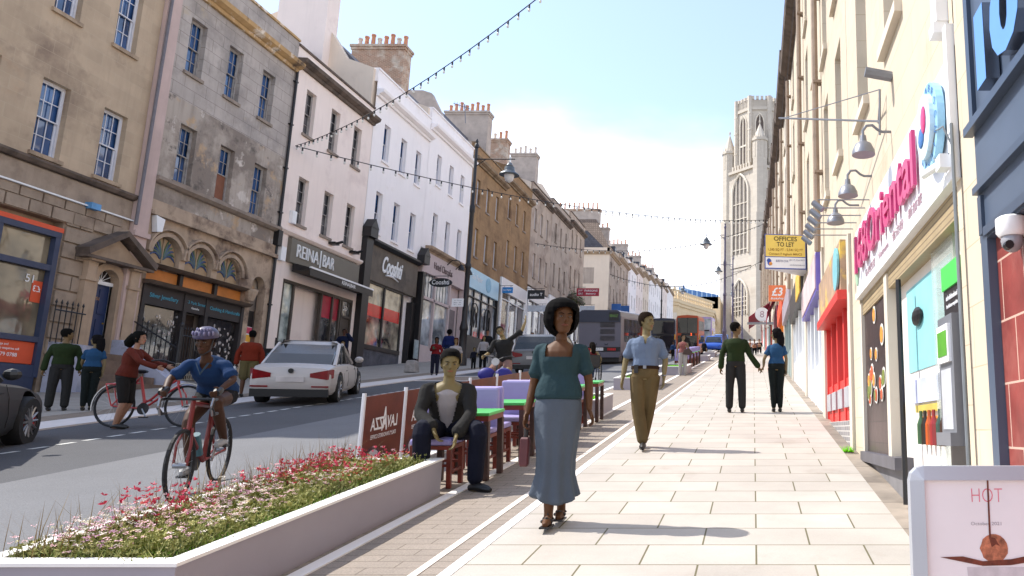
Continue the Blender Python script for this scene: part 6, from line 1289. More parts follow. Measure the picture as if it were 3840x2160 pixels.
def person(label,pos,H=1.7,yaw=None,phi=0,hphi=None,sex='m',sk=(150,110,80),J={},vox=.009,top=None,bot=None,shoes=(24,22,22),hair=('short',(30,24,22)),dA=None,dB=None,curl=.5,openB=False,hs=1.,face=True,toe=None,tilt_=0,nod=0,group=None,hw=1.,barefoot=False,headH=None,name='person'):
    pos=V(pos); 
    if yaw is None: yaw=math.atan2(-pos.x,pos.y)*.8
    t=thing(name,label,'person',tuple(pos),yaw,group); W0=WM[t.name]; k=H/1.7; S_=Matrix.Scale(k,4)
    ph=R(phi); j={}
    side_=60<=abs(phi)<=120
    for q,p in D0.items():
        p=V(p)
        if side_: p=Matrix.Rotation(ph,3,'Z')@p
        elif abs(phi)>120: p.y=-p.y
        j[q]=p
    for q,p in J.items(): j[q]=V(p)
    fr=V((math.sin(ph),-math.cos(ph),0)); hp=R(hphi if hphi is not None else phi); hf=V((math.sin(hp),-math.cos(hp),0))
    P,N=j['P'],j['N']; sl=(j['sB']-j['sA']); hl=(j['hB']-j['hA']); fem=sex=='f'
    ST=[(-.17,.085,.085),(-.1,.135,.115),(0,.168,.125),(.15,.16,.112),(.38,.122,.092),(.62,.145,.12),(.78,.158,.112),(.87,.14,.092),(.94,.095,.07),(1.,.05,.052)] if fem else [(-.17,.085,.085),(-.1,.13,.11),(0,.158,.118),(.15,.155,.112),(.38,.142,.106),(.62,.168,.122),(.78,.178,.118),(.87,.16,.1),(.94,.11,.078),(1.,.058,.058)]
    if hw!=1: ST=[(a,b*hw,c*hw) for a,b,c in ST]
    ax=(N-P).normalized()
    def tring(tt,w,d,infl=0,n=16):
        c=P+(N-P)*tt; f=max(0,min(1,tt)); lat=(hl.normalized()*(1-f)+sl.normalized()*f); lat=(lat-ax*lat.dot(ax)).normalized(); dp=ax.cross(lat).normalized()
        sw=1+(sl.length/.34-1)*max(0,min(1,(tt-.55)/.25))
        if side_: pass
        return [c+lat*((w*sw+infl)*math.copysign(abs(math.cos(a))**.85,math.cos(a)))+dp*((d+infl)*math.copysign(abs(math.sin(a))**.85,math.sin(a))) for a in [2*math.pi*i/n for i in range(n)]]
    def torso(m,t0,t1,infl=0,st=None):
        rings=[]; L=[s for s in ST if t0<s[0]<t1]
        def at_(t_):
            for a,b in zip(ST,ST[1:]):
                if a[0]<=t_<=b[0]: f=(t_-a[0])/(b[0]-a[0]); return (t_,a[1]*(1-f)+b[1]*f,a[2]*(1-f)+b[2]*f)
            return (t_,)+(ST[-1][1:] if t_>1 else ST[0][1:])
        for s in [at_(t0)]+L+[at_(t1)]: rings.append(tring(*s,infl=infl))
        m.loft(rings)
    AR_=(.047,.044,.038,.031,.023) if not fem else (.045,.04,.034,.028,.021)
    def arm(m,s,fr_=1.,infl=0,cuff=0):
        a,b,c=j['s'+s],j['e'+s],j['w'+s]; inn=(P*.16+N*.84); P_=[a.lerp(inn,.45),a,a.lerp(b,.5),b,b.lerp(c,.5),c]; Rr=[AR_[0]*.8,AR_[0],AR_[1],AR_[2],AR_[2]*.95,AR_[4]]
        if fr_<1:
            n_=int(round(fr_*4)); cut_=a.lerp(b,min(1,fr_*2)) if fr_<=.5 else b.lerp(c,fr_*2-1)
            P_=P_[:2]+([a.lerp(b,fr_)] if fr_<=.5 else [a.lerp(b,.5),b])+[cut_]; Rr=Rr[:2]+([Rr[2]] if fr_<=.5 else [Rr[2],Rr[3]])+[AR_[1]*1.05 if fr_<=.5 else AR_[2]]
        ctube(m,P_,[r+infl+(cuff if i==len(Rr)-1 else 0) for i,r in enumerate(Rr)])
    LR=(.092,.08,.058,.056,.036) if not fem else (.095,.082,.055,.053,.033)
    def leg(m,s,fr_=1.,infl=0,flare=0,straight=False):
        a,b,c=j['h'+s],j['k'+s],j['a'+s]; full=[(a,LR[0]),(a.lerp(b,.45),LR[1]),(b,LR[2]),(b.lerp(c,.35),LR[3]),(c,LR[4])]
        if straight: full=[(a,LR[0]+.01),(a.lerp(b,.45),LR[1]+.012),(b,.075),(b.lerp(c,.4),.072),(c.lerp(b,-.02),.07+flare)]
        if fr_<1: cut_=a.lerp(b,fr_*2) if fr_<=.5 else b.lerp(c,fr_*2-1); full=[q for i,q in enumerate(full) if (i/4.)<fr_-.05]+[(cut_,(.075 if fr_<=.5 else .062)+flare)]
        ctube(m,[q[0] for q in full],[q[1]+infl for q in full])
    # head frame
    hc=N+(V((0,0,.185)) if 'Hd' not in J else V((0,0,0))); 
    if 'Hd' in J: hc=V(J['Hd'])
    HM=Matrix.Translation(hc)@Matrix.Rotation(R(tilt_),4,'Y')@Matrix.Rotation(hp,4,'Z')@Matrix.Rotation(R(nod),4,'X')@Matrix.Scale(hs,4); hh=.225
    def hl_(z): return (z-.5)*hh
    HR=[(0.0,.022,.026,-.052),(.03,.034,.04,-.046),(.12,.048,.062,-.026),(.25,.058,.08,-.01),(.4,.066,.09,-.001),(.52,.071,.096,.004),(.66,.074,.098,.008),(.8,.069,.09,.012),(.91,.052,.066,.014),(.985,.026,.032,.014)]
    def head(m,infl=0,lo=0,cutf=None):
        rings=[]
        for z,w,d,o in HR:
            if z<lo: continue
            rings.append([HM@V(((w+infl)*math.cos(a),(d+infl)*math.sin(a)+o,hl_(z)+(infl if z>.9 else 0))) for a in [2*math.pi*i/16 for i in range(16)]])
        m.loft(rings)
    B=lambda m,nm,mt,par=t,**kw:(setattr(m,'v',[W0@(S_@p) for p in m.v]),m.build(nm,mt,par,**kw))[1]
    m=M(); torso(m,-.17,1.0); head(m)
    ctube(m,[N-V((0,0,.03)),N.lerp(hc,.35),hc-V((0,0,.03))],[.058 if not fem else .048,.05 if not fem else .042,.05],12,2)
    for s in 'AB': arm(m,s); leg(m,s)
    # nose, brow, lips, ears
    q=lambda x,y,z: HM@V((x,y,hl_(z)))
    m.tube([q(0,-.085,.56),q(0,-.1,.46),q(0,-.112,.385),q(0,-.095,.35)],[.008,.011,.0145,.009],6); m.tube([q(-.035,-.084,.585),q(0,-.09,.575),q(.035,-.084,.585)],.008,5)
    m.ell(q(0,-.083,.235),.022,.012,.011,8,5); m.ell(q(0,-.07,.08),.018,.014,.014,8,5)
    for s in (-1,1): m.ell(q(s*.073,.005,.45),.01,.018,.031,8,5); m.ell(q(s*.04,-.06,.4),.022,.022,.022,8,5)
    for s,sd in (('A',-1),('B',1)):
        w_=j['w'+s]; d=V(dA if s=='A' and dA else dB if s=='B' and dB else (w_-j['e'+s])); inward=V((-sd,-.3,0)) if not side_ else V((0,-sd,-.2))
        hand(m,w_,d,inward,(1 if s=='A' else -1)*(1 if abs(phi)<120 else -1)*1,curl*(.15 if (openB and s=='B') else 1),1.*(.94 if fem else 1.03)*max(1,vox/.011),openB and s=='B')
        a_=j['a'+s]; tf=(V(toe[s]) if toe and s in toe else V((fr.x,fr.y,0)))
        tf=tf.normalized(); gz_=V((0,0,0)); heel=a_-tf*.045+V((0,0,-.05)); mid=a_+tf*.07+V((0,0,-.045)); tip=a_+tf*.155+V((0,0,-.062)); j['tf'+s]=tf
        m.tube([a_+V((0,0,.02)),a_-V((0,0,.02)),a_-tf*.02+V((0,0,-.05))],[.033,.036,.03],8); m.tube([heel,a_+V((0,0,-.05)),mid,tip],[.026,.036,.036,.02],8)
    body=B(m,'body',skin(sk),remesh=vox*k if vox*k>.0065 else .0065,sm=2)
    # face
    if face:
        for s in (-1,1):
            e=B(M().ell(q(s*.031,-.0885,.5),.013,.006,.005,8,5),'eye',mk('eye_white',(96,84,74),.4)); m=M().ell(q(s*.031,-.0945,.5),.0055,.003,.0058,8,5); m.v=[W0@(S_@p) for p in m.v]; m.build('iris',mk('iris_dark',(30,20,16),.3),e)
            B(M().tube([q(s*.012,-.096,.575),q(s*.03,-.0985,.6),q(s*.05,-.085,.585)],[.0025,.004,.002],5),'eyebrow',mk('hair_%d'%hair[1][0],dim(hair[1],.4),.95,.1,30,spec=.1))
        B(M().tube([q(-.024,-.083,.235),q(-.008,-.096,.247),q(.008,-.096,.247),q(.024,-.083,.235)],[.003,.0055,.0055,.003],6).tube([q(-.02,-.083,.228),q(0,-.096,.215),q(.02,-.083,.228)],[.003,.006,.003],6),'mouth',mk('lip_%d'%sk[0],tuple(int(c*f) for c,f in zip(sk,(1.,.72,.75))),.5))
    # bottom
    if bot:
        kind=bot[0]; mt=cl(*bot[1]); m=M(); opt=bot[2] if len(bot)>2 else {}
        if kind in ('trousers','shorts'):
            torso(m,-.14,opt.get('rise',.2),.012)
            for s in 'AB': leg(m,s,opt.get('len',.97 if kind=='trousers' else .46),opt.get('infl',.008),opt.get('flare',0),kind=='trousers' and opt.get('straight',True))
        else:
            rings=[]; 
            for tt,w,d in opt['rings']: c=P+V((opt.get('dx',0)*max(0,(.93-tt)),0,tt-P.z)); fo=.1*max(0,(.9-tt)/.7)**.8; rings.append([V((c.x+w*(1+fo*math.sin(9*a+.6))*math.cos(a),c.y+d*(1+fo*math.sin(9*a+.6))*math.sin(a),tt+ (0 if tt>opt.get('wavez',0) else .03*math.sin(2*a+1)))) for a in [2*math.pi*i/72 for i in range(72)]])
            m.loft(rings)
        B(m,kind,mt,remesh=max(vox,.009)*k,sm=3)
    if top:
        mt=cl(*top[0]); o=top[1]; m=M(); torso(m,o.get('hem',.0),o.get('up',.985),o.get('infl',.012))
        for s in 'AB':
            if o.get('sleeve',1)>0: arm(m,s,o.get('sleeve',1),o.get('ainf',.011),o.get('cuff',.004))
        Wi=(W0@S_).inverted(); HMi=HM.inverted(); cutf=o.get('cut')
        B(m,o.get('name','shirt'),mt,remesh=max(vox*.9,.009)*k,sm=3,cut=(lambda p:cutf(Wi@p)) if cutf else None)
    if shoes:
        m=M()
        for s in 'AB':
            a_=j['a'+s]; tf=j['tf'+s]; m.tube([a_-tf*.055+V((0,0,-.045)),a_+V((0,0,-.035)),a_+tf*.06+V((0,0,-.04)),a_+tf*.15+V((0,0,-.055)),a_+tf*.185+V((0,0,-.06))],[.03,.042,.043,.036,.018],8)
            o=B(m,'shoe',mk('shoe_%d'%shoes[0],shoes,.5,.1,5),smooth=True); m=M()
    if hair:
        hs_,hcol=hair[0],hair[1]; mt=mk('hair_%d'%hcol[0],dim(hcol,.4),.95,.1,30,spec=.1); m=M(); HMi=(W0@S_@HM).inverted()
        def cut(p):
            p=HMi@p; z=p.z/hh+.5
            if hs_=='short': return (p.y<-.03-max(0,z-.6)*.25 and z<.82) or (p.y<.012 and z<.45) or z<.2
            return p.y<-.035 and z<.8-max(0,abs(p.x)-.02)*2.2 and abs(p.x)<.074 and z>-.2
        head(m,.013 if hs_=='short' else .018,.18 if hs_=='short' else .1)
        if hs_=='bob':
            m.ell(HM@V((0,.03,.005)),.128,.115,.14,16,9,rot=HM.to_3x3()); m.ell(HM@V((0,.015,.05)),.122,.12,.1,16,9,rot=HM.to_3x3())
        if hs_=='long':
            c0=HM@V((0,.07,.03)); dn=V((0,0,-1)); bk=(HM.to_3x3()@V((0,1,0))); bk.z=0; o=hair[2] if len(hair)>2 else {}
            L=o.get('len',.3); wv=V(o.get('blow',(0,0,0))); pts=[c0,c0+bk*.02-V((0,0,L*.35))+wv*.4,c0+bk*.02-V((0,0,L*.7))+wv*.8,c0+bk*.01-V((0,0,L))+wv]; m.tube(pts,[.085,.08,.075,.035],10)
            m.tube([p_+V((.03,0,-.02)) for p_ in pts],[.05,.055,.05,.03],8)
        B(m,'hair',mt,remesh=max(vox*.8,.0075)*k,cut=cut,sm=1)
    t['_'] = 0; del t['_']
    return t,j,B,HM
def on(px,py,H0=0): g_=G(px,py); return V((g_.x,g_.y,g_.z))
VN=lambda w_,zt,zb,yy=0:(lambda p:p.y<yy and p.z>zb and abs(p.x)<w_*(p.z-zb)/(zt-zb))
# --- walking woman in the foreground
wp=on(1390,1322); 
t,j,B,HM=person('walking woman in a dark teal top and long grey blue skirt, largest figure',wp,1.70,yaw=.1,hphi=22,sex='f',sk=(98,62,32),vox=.0075,
  J=dict(P=(0,0,.97),N=(0,.01,1.41),sA=(-.155,.01,1.335),sB=(.165,.01,1.335),eA=(-.2,.02,1.06),wA=(-.225,-.04,.84),eB=(.225,.02,1.1),wB=(.245,-.03,.87),hA=(-.07,0,.9),hB=(.07,0,.9),kA=(-.03,-.05,.5),kB=(.03,.03,.48),aA=(-.02,-.09,.09),aB=(.045,.1,.12)),dB=(.35,-.1,-.9),
  top=(('dark_teal',(52,76,82)),dict(hem=-.06,sleeve=.34,cuff=.01,infl=.018,up=.93,cut=lambda p:(p.z>1.27 and abs(p.x)<.105 and p.y<.07) or (p.z>1.33 and abs(p.x)<.105))),
  bot=('skirt',('grey_blue',(102,112,124)),dict(rings=[(1.04,.12,.095),(1.0,.14,.11),(.93,.178,.135),(.85,.185,.14),(.7,.17,.135),(.5,.145,.125),(.38,.145,.125),(.27,.165,.14),(.2,.185,.15),(.185,.16,.13)],wavez=.3)),
  shoes=None,hair=('bob',(17,14,16)),hs=1.14,curl=.8)
for s in 'AB':
    a_=j['a'+s]; B(M().tube([a_+V((-.04,-.06,-.045)),a_+V((0,-.09,-.018)),a_+V((.04,-.06,-.045))],.012,6).tube([a_+V((-.038,.0,-.03)),a_+V((0,-.03,.01)),a_+V((.038,.0,-.03))],.008,6).box(a_.x-.038,a_.x+.038,a_.y-.17,a_.y+.05,a_.z-.085,a_.z-.072),'sandal',BLACK)
wA=j['wA']; hd=wp+Matrix.Rotation(.1,3,'Z')@(wA+V((.0,-.02,-.1)))
t=thing('handbag','small maroon bag with black handle hanging from the hand of the walking woman','bag',tuple(hd-V((0,0,.3))))
M().tube([hd+V((0,0,.02)),hd+V((.005,0,-.05)),hd+V((.0,0,-.11))],[.014,.018,.012],8).build('handle',BLACK,t,smooth=True)
M().rbox(-.032,.032,-.07,.07,-.3,-.08,.02,lambda a,b,c:tuple(hd+V((b*.5,a,c)))).build('bag_body',mk('maroon_leather',(84,36,40),.6,.1,8),t)
# --- man in polo shirt
pp=on(1618,1131)
t,j,B,HM=person('man in a pale blue polo shirt and tan trousers walking toward the viewer',pp,1.75,yaw=.08,hphi=52,sk=(136,120,82),vox=.009,
  J=dict(sA=(-.172,.01,1.32),sB=(.172,.01,1.32),eA=(-.245,.03,1.12),wA=(-.275,-.02,.87),eB=(.245,.03,1.12),wB=(.235,-.02,.88),kA=(-.075,-.02,.5),kB=(.05,.1,.5),aA=(.0,-.06,.085),aB=(-.02,.22,.14)),
  top=(('pale_blue',(126,142,168)),dict(hem=.13,sleeve=.4,cuff=.01,infl=.015,ainf=.012,cut=lambda p:p.y<0 and p.z>1.29 and abs(p.x)<.035*(p.z-1.29)/.1+.005)),
  bot=('trousers',('tan',(118,100,68)),{}),shoes=(16,14,14),hair=('short',(44,28,18)),hs=1.04)
m=M()
for s in (-1,1): m.prism([V((s*.012,-.135,1.3)),V((s*.06,-.11,1.38)),V((s*.085,-.06,1.41)),V((s*.02,-.12,1.36))],(0,-.008,.004))
B(m,'collar',cl('collar_blue',(140,156,180)))
m=M(); rg=[]
for z in (.985,1.025): rg.append([V((.177*math.cos(a),.134*math.sin(a),z)) for a in [2*math.pi*i/20 for i in range(20)]])
m.loft(rg); B(m,'belt',cl('belt_brown',(56,38,26))); B(M().box(-.02,.02,-.142,-.13,.985,1.025),'buckle',galv)
B(M().box(-.13,-.08,-.14,-.115,.93,1.03),'phone_pouch',BLACK); wB=j['wB']; B(M().tube([wB+V((-.028,0,.03)),wB+V((0,-.03,.028)),wB+V((.028,0,.03)),wB+V((0,.03,.032)),wB+V((-.028,0,.03))],.008,5),'wristwatch',galv)
# --- couples
def couple(px,py,bx,by,kg,kb,where):
    a=on(px,py); b=on(bx,by); yw=math.atan2(-a.x,a.y)*.85; d=(b-a); c_,s_=math.cos(-yw),math.sin(-yw); dl=V((d.x*c_-d.y*s_,d.x*s_+d.y*c_,d.z)); mid=V((dl.x*.62,-.0,dl.z*.5+.80*kg/1.7)); g1=mid*(1.7/kg); g2=(mid-dl)*(1.7/kb)
    person('man in dark green jumper seen from behind, '+where,a,kg,yaw=yw,phi=180,hphi=112,sk=(122,98,66),vox=.011,group='couples walking hand in hand',
      J=dict(sA=(-.175,0,1.325),sB=(.175,0,1.325),eA=(-.255,-.02,1.1),wA=(-.28,-.02,.84),eB=(.27,-.0,1.09),wB=tuple(g1+V((-.05,0,.06))),aA=(-.115,0,.085),aB=(.13,0,.085),kA=(-.11,0,.49),kB=(.12,-.01,.49)),dB=(.5,0,-.8),curl=1.1,
      top=(('dark_green',(42,58,28)),dict(hem=.05,sleeve=.98,infl=.02,ainf=.018)),bot=('trousers',('charcoal',(50,50,50)),{}),shoes=(20,20,20),hair=('short',(32,28,26)),hw=1.04,hs=1.03)
    person('woman in blue T-shirt with long wavy hair, '+where,b,kb,yaw=yw,phi=180,hphi=250,sex='f',sk=(124,106,76),vox=.011,group='couples walking hand in hand',
      J=dict(sA=(-.138,0,1.32),sB=(.138,0,1.32),eA=tuple(V((-.15,0,1.335)).lerp(g2,.5)+V((-.02,-.03,-.02))),wA=tuple(g2+V((.05,0,.06))),eB=(.2,-.02,1.09),wB=(.2,-.03,.85),kA=(-.07,0,.49),kB=(.07,0,.49),aA=(-.06,0,.085),aB=(.07,0,.085)),dA=(-.5,0,-.8),curl=1.1,
      top=(('mid_blue',(42,84,124)),dict(hem=.1,sleeve=.28,cuff=.012,infl=.014)),bot=('trousers',('near_black_green',(22,30,30)),dict(flare=-.008,infl=-.004)),shoes=(18,18,18),hair=('long',(34,32,34),dict(len=.3)))
couple(1850,1038,1954,1037,1.70,1.58,'on the right pavement')
couple(138,1034,215,1033,1.58,1.46,'on the left pavement by the steps')
# --- seated man
sp=V((-2.97,7.42,gz(7.42)))
t,j,B,HM=person('seated man in dark jacket and navy trousers leaning on his knees',sp,1.74,yaw=.3,hphi=8,sk=(132,116,76),vox=.009,
  J=dict(P=(0,.16,.56),N=(-.0,-.03,.97),sA=(-.185,-.02,.9),sB=(.185,-.02,.9),eA=(-.215,-.13,.67),wA=(-.08,-.3,.53),eB=(.215,-.16,.66),wB=(.12,-.34,.48),hA=(-.09,.12,.53),hB=(.09,.12,.53),kA=(-.17,-.3,.53),kB=(.3,-.27,.52),aA=(-.16,-.26,.055),aB=(.3,-.24,.05)),
  dA=(.35,-.2,-.75),dB=(-.1,-.2,-.9),curl=.7,nod=12,hs=1.1,toe=dict(A=(-.2,-1,0),B=(.75,-.6,0)),
  bot=('trousers',('navy',(22,26,44)),{}),top=(('dark_jacket',(48,47,46)),dict(hem=-.06,sleeve=.93,infl=.026,ainf=.02,cuff=.01,name='jacket',cut=lambda p:p.y<.06 and abs(p.x)<.03+.09*max(0,min(1,(p.z-.5)/.42)) and p.z>.5)),shoes=(12,12,12),hair=('short',(22,20,20)))
m=M(); 
for (tt,w,d) in ((0,.15,.115),(.3,.14,.11),(.6,.155,.122),(.85,.14,.1)):
    pass
P_,N_=j['P'],j['N']; ax=(N_-P_).normalized(); lat=V((1,0,0)); dp=ax.cross(lat).normalized()
m.loft([[P_+(N_-P_)*tt+lat*(w*math.cos(a))+dp*(d*math.sin(a)) for a in [2*math.pi*i/16 for i in range(16)]] for tt,w,d in ((.0,.15,.13),(.3,.15,.124),(.6,.172,.135),(.84,.17,.12),(.93,.09,.08))])
B(m,'shirt',cl('pale_shirt',(184,178,180)),remesh=.01,cut=None)
# --- racing cyclist
cp=V((-5.25,7.37,gz(7.37)-.03))
t,j,B,HM=person('cyclist in blue shirt, black shorts and violet helmet riding toward the viewer',cp,1.66,yaw=R(18),hphi=-6,sex='f',sk=(76,46,26),vox=.0085,
  J=dict(P=(0,.22,.97),N=(-.01,-.2,1.26),Hd=(-.01,-.28,1.43),sA=(-.15,-.18,1.21),sB=(.15,-.18,1.21),eA=(-.25,-.29,1.06),wA=(-.215,-.47,.95),eB=(.25,-.25,1.07),wB=(.215,-.47,.95),hA=(-.09,.19,.93),hB=(.09,.19,.93),kA=(-.11,-.12,.66),kB=(.12,-.2,.84),aA=(-.115,.05,.24),aB=(.115,.15,.5)),
  dA=(0,-.75,-.35),dB=(0,-.75,-.35),curl=1.3,nod=14,top=(('cycle_blue',(34,66,112)),dict(hem=.0,sleeve=.34,cuff=.014,infl=.016,cut=lambda p:p.y<-.22 and p.z>1.08 and abs(p.x)<.07*(p.z-1.06)/.2)),bot=('shorts',('black_shorts',(28,28,30)),dict(len=.22,infl=.006)),shoes=(150,150,150),hair=('short',(36,20,18)))
q=lambda x,y,z:HM@V((x,y,z)); m=M(); rings=[]
for z,w,d in ((.035,.098,.13),(.055,.102,.135),(.09,.094,.122),(.12,.07,.095),(.14,.035,.05)): rings.append([q(w*math.cos(a),d*math.sin(a)+.01,z) for a in [2*math.pi*i/20 for i in range(20)]])
m.loft(rings); he=B(m,'helmet',mk('helmet_violet',(56,50,80),.4,.05),smooth=True)
m=M()
for a_ in range(-3,4):
    for r_ in (0,1): m.ell(q(.09*math.sin(a_*.42)*(1-.35*r_),-.125*math.cos(a_*.35)*(1-.3*r_)+.01,.085+.03*r_),.008,.02,.022,8,5,rot=HM.to_3x3())
B(m,'vent',mk('helmet_vent',(112,108,140),.5)); B(M().tube([q(-.078,-.02,.03),q(-.066,-.05,-.08),q(0,-.075,-.125),q(.066,-.05,-.08),q(.078,-.02,.03)],.006,5),'chin_strap',BLACK)
for s in 'AB': w_=j['w'+s]; B(M().tube([w_+V((0,.03,.01)),w_+V((0,-.04,-.015)),w_+V((0,-.075,-.03))],[.031,.04,.03],8),'glove',BLACK,smooth=True)
m=M(); m.prism([V((-.06,-.31,1.22)),V((0,-.335,1.1)),V((.06,-.31,1.22)),V((.045,-.325,1.22)),V((0,-.345,1.12)),V((-.045,-.325,1.22))],(0,-.008,0)); B(m,'collar',cl('collar_slate',(70,92,116)))
# --- woman with the city bicycle
lp=on(325,1071); lp.y-=.18; lp.z=gz(lp.y)-.03
t,j,B,HM=person('woman in rust cardigan and dark knee shorts holding the coral bicycle',lp,1.56,yaw=.2,phi=84,hphi=84,sex='f',sk=(176,134,110),vox=.0095,
  J=dict(P=(-.02,0,.9),N=(.07,0,1.39),Hd=(.1,0,1.575),sA=(.06,.15,1.345),sB=(.06,-.15,1.345),eA=(.27,.2,1.17),wA=(.5,.16,1.1),eB=(.27,-.2,1.15),wB=(.5,-.14,1.06),hA=(-.02,.085,.88),hB=(-.02,-.085,.88),kA=(.05,.08,.48),kB=(.04,-.08,.48),aA=(-.1,.09,.09),aB=(-.04,-.08,.085)),curl=1.,toe=dict(A=(1,0,0),B=(1,0,0)),
  top=(('rust',(112,48,36)),dict(hem=.0,sleeve=.96,infl=.02,ainf=.014,name='cardigan')),bot=('shorts',('dark_shorts',(44,42,40)),dict(len=.52,infl=.012)),shoes=(34,32,28),hair=('long',(28,28,26),dict(len=.2,blow=(-.1,0,.02))))
# --- man in orange sweater, seen from behind
op=on(617,998)
t,j,B,HM=person('man in orange sweater and khaki shorts seen from behind with a white bag',op,1.57,phi=180,hphi=178,sk=(92,58,36),vox=.012,J=dict(eA=(-.27,0,1.1),wA=(-.28,.0,.84),eB=(.26,0,1.1),wB=(.26,.02,.86),aB=(.14,.16,.2),kB=(.12,-.02,.5),aA=(-.1,0,.085)),
  top=(('orange_sweater',(136,48,28)),dict(hem=-.04,sleeve=.97,infl=.032,ainf=.024,name='sweater')),bot=('shorts',('khaki',(114,102,66)),dict(len=.5,infl=.035)),shoes=(16,16,16),hair=('short',(20,18,18)),hw=1.1)
hb=V(t.location)+Matrix.Rotation(t.rotation_euler.z,3,'Z')@(j['wA']*(1.57/1.7)+V((-.02,-.02,-.05))); tb_=thing('carrier_bag','crumpled white bag hanging from the hand of the man in orange','bag',tuple(hb-V((0,0,.28)))); M().tube([hb+V((0,0,-.02)),hb+V((-.02,0,-.09)),hb+V((-.01,0,-.14)),hb+V((.02,0,-.2)),hb+V((0,0,-.27))],[.02,.07,.045,.085,.06],9).build('bag_body',mk('white_plastic',(200,200,200),.5,.1,8),tb_,smooth=True); M().tube([hb+V((-.03,0,-.04)),hb+V((0,0,.02)),hb+V((.03,0,-.05))],.008,5).build('handle',MATS['white_plastic'],tb_)
# --- waving cyclist
wv=V((-5.55,16.5,gz(16.5)-.03))
t,j,B,HM=person('laughing man in glasses and dark T-shirt waving from his bicycle',wv,1.66,yaw=R(12),hphi=6,sk=(150,130,90),vox=.011,
  J=dict(P=(.08,.2,.98),N=(.06,.08,1.46),Hd=(-.02,.03,1.62),sA=(-.13,.06,1.38),sB=(.25,.08,1.49),eA=(-.23,-.02,1.12),wA=(-.3,-.26,1.02),eB=(.45,.02,1.65),wB=(.52,.0,1.86),hA=(-.02,.18,.93),hB=(.16,.18,.93),kA=(-.16,-.14,.68),kB=(.22,-.16,.74),aA=(-.13,.05,.25),aB=(.13,.08,.36)),dB=(.0,0,1),openB=True,tilt_=-24,curl=1.1,
  top=(('dark_tee',(48,48,48)),dict(hem=-.03,sleeve=.42,cuff=.02,infl=.022,name='tee_shirt')),bot=('shorts',('pinkish_shorts',(164,128,116)),dict(len=.42,infl=.02)),shoes=(60,56,52),hair=('short',(20,18,18)))
q=lambda x,y,z:HM@V((x,y,z)); m=M()
for s in (-1,1): m.tube([q(s*.033+.024*math.cos(a),-.106,.0+.019*math.sin(a)) for a in [2*math.pi*i/10 for i in range(11)]],.0028,4)
m.tube([q(-.01,-.108,.004),q(.01,-.108,.004)],.0028,4); B(m,'glasses',BLACK)
# --- smaller figures
def fig(lab,pos,H,sex='m',phi=0,top=('grey',(90,90,90)),bot=('dark',(30,30,34)),sk=(140,110,80),hair=('short',(26,22,20)),sl=.97,J={},tkw={},bk='trousers',bkw={},shoes=(24,22,22),hphi=None,vox=.014,**kw):
    tk=dict(sleeve=sl,infl=.018,ainf=.014); tk.update(tkw)
    return person(lab,pos,H,phi=phi,sex=sex,sk=sk,hair=hair,top=(top,tk),bot=(bk,bot,bkw),shoes=shoes,J=J,vox=vox,hphi=hphi,face=kw.pop('face',True),**kw)
t,j,B,HM=fig('woman with long black hair in red top holding a green cup',on(1092,944),1.4,'f',top=('red_top',(132,26,32)),bot=('navy2',(34,34,54)),sk=(96,62,40),hair=('long',(24,20,22),dict(len=.25)),J=dict(eA=(-.22,.02,1.1),wA=(-.1,-.16,1.14)))
c=V(t.location)+Matrix.Rotation(t.rotation_euler.z,3,'Z')@((V((-.1,-.22,1.14)))*(1.4/1.7)); tag(M().tube([c,c+V((0,0,.1))],[.028,.036],10).build('coffee_cup',mk('cup_green',(40,70,44),.5)),'green takeaway cup in the hand of the red topped woman','cup')
fig('red haired woman in white top with black sleeves and black shorts',on(1140,960),1.38,'f',top=('white_top',(190,182,182)),bot=('black_shorts2',(20,20,20)),bk='shorts',bkw=dict(len=.38),sk=(150,124,88),hair=('long',(112,52,32),dict(len=.18)),sl=.4,J=dict(kB=(.06,-.1,.5),aB=(.02,-.12,.1)),shoes=(60,50,40))
mf=on(1213,929); fig('man in white shirt, black trousers and sunglasses walking between two children',mf,1.45,top=('white_shirt',(194,188,188)),bot=('black_trousers',(22,22,22)),sk=(140,124,84),J=dict(wA=(-.27,0,.84),wB=(.27,0,.84)))
fig('small boy in navy jumper holding the hand of the man in sunglasses',on(1190,929),.92,top=('navy_jumper',(30,34,50)),bot=('black_trousers',(22,22,22)),sk=(140,124,84),hair=('short',(120,96,60)),hs=1.35,J=dict(eB=(.28,0,1.15),wB=(.38,0,1.2)))
fig('girl in grey top and white trousers beside the man in sunglasses',on(1233,930),1.12,'f',top=('grey_top',(110,110,110)),bot=('white_trousers',(196,190,186)),sk=(140,124,84),hair=('long',(26,22,22),dict(len=.22)),hs=1.25,J=dict(eA=(-.24,-.02,1.12),wA=(-.05,-.12,1.18)))
V_=lambda px,s,H=0:V(((px-1895)/1900*s,(s-ST*gz(s))/CT,0))
def far(px,s): p=V_(px,s); p.z=gz(p.y); return p
fig('smiling man in black padded jacket and jeans on the left pavement',far(1222,40),1.76,top=('black_padded',(34,34,38)),bot=('jeans',(50,74,110)),sk=(170,120,92),tkw=dict(infl=.04,ainf=.03,name='jacket'),vox=.018)
fig('person in blue hooded jacket and beanie seen from behind near the tall street lamp',far(1125,38),1.76,phi=180,top=('blue_hooded',(36,50,110)),bot=('blue_jeans2',(36,54,104)),sk=(120,90,70),tkw=dict(infl=.05,ainf=.035,name='jacket'),hair=('bob',(24,28,50)),vox=.018)
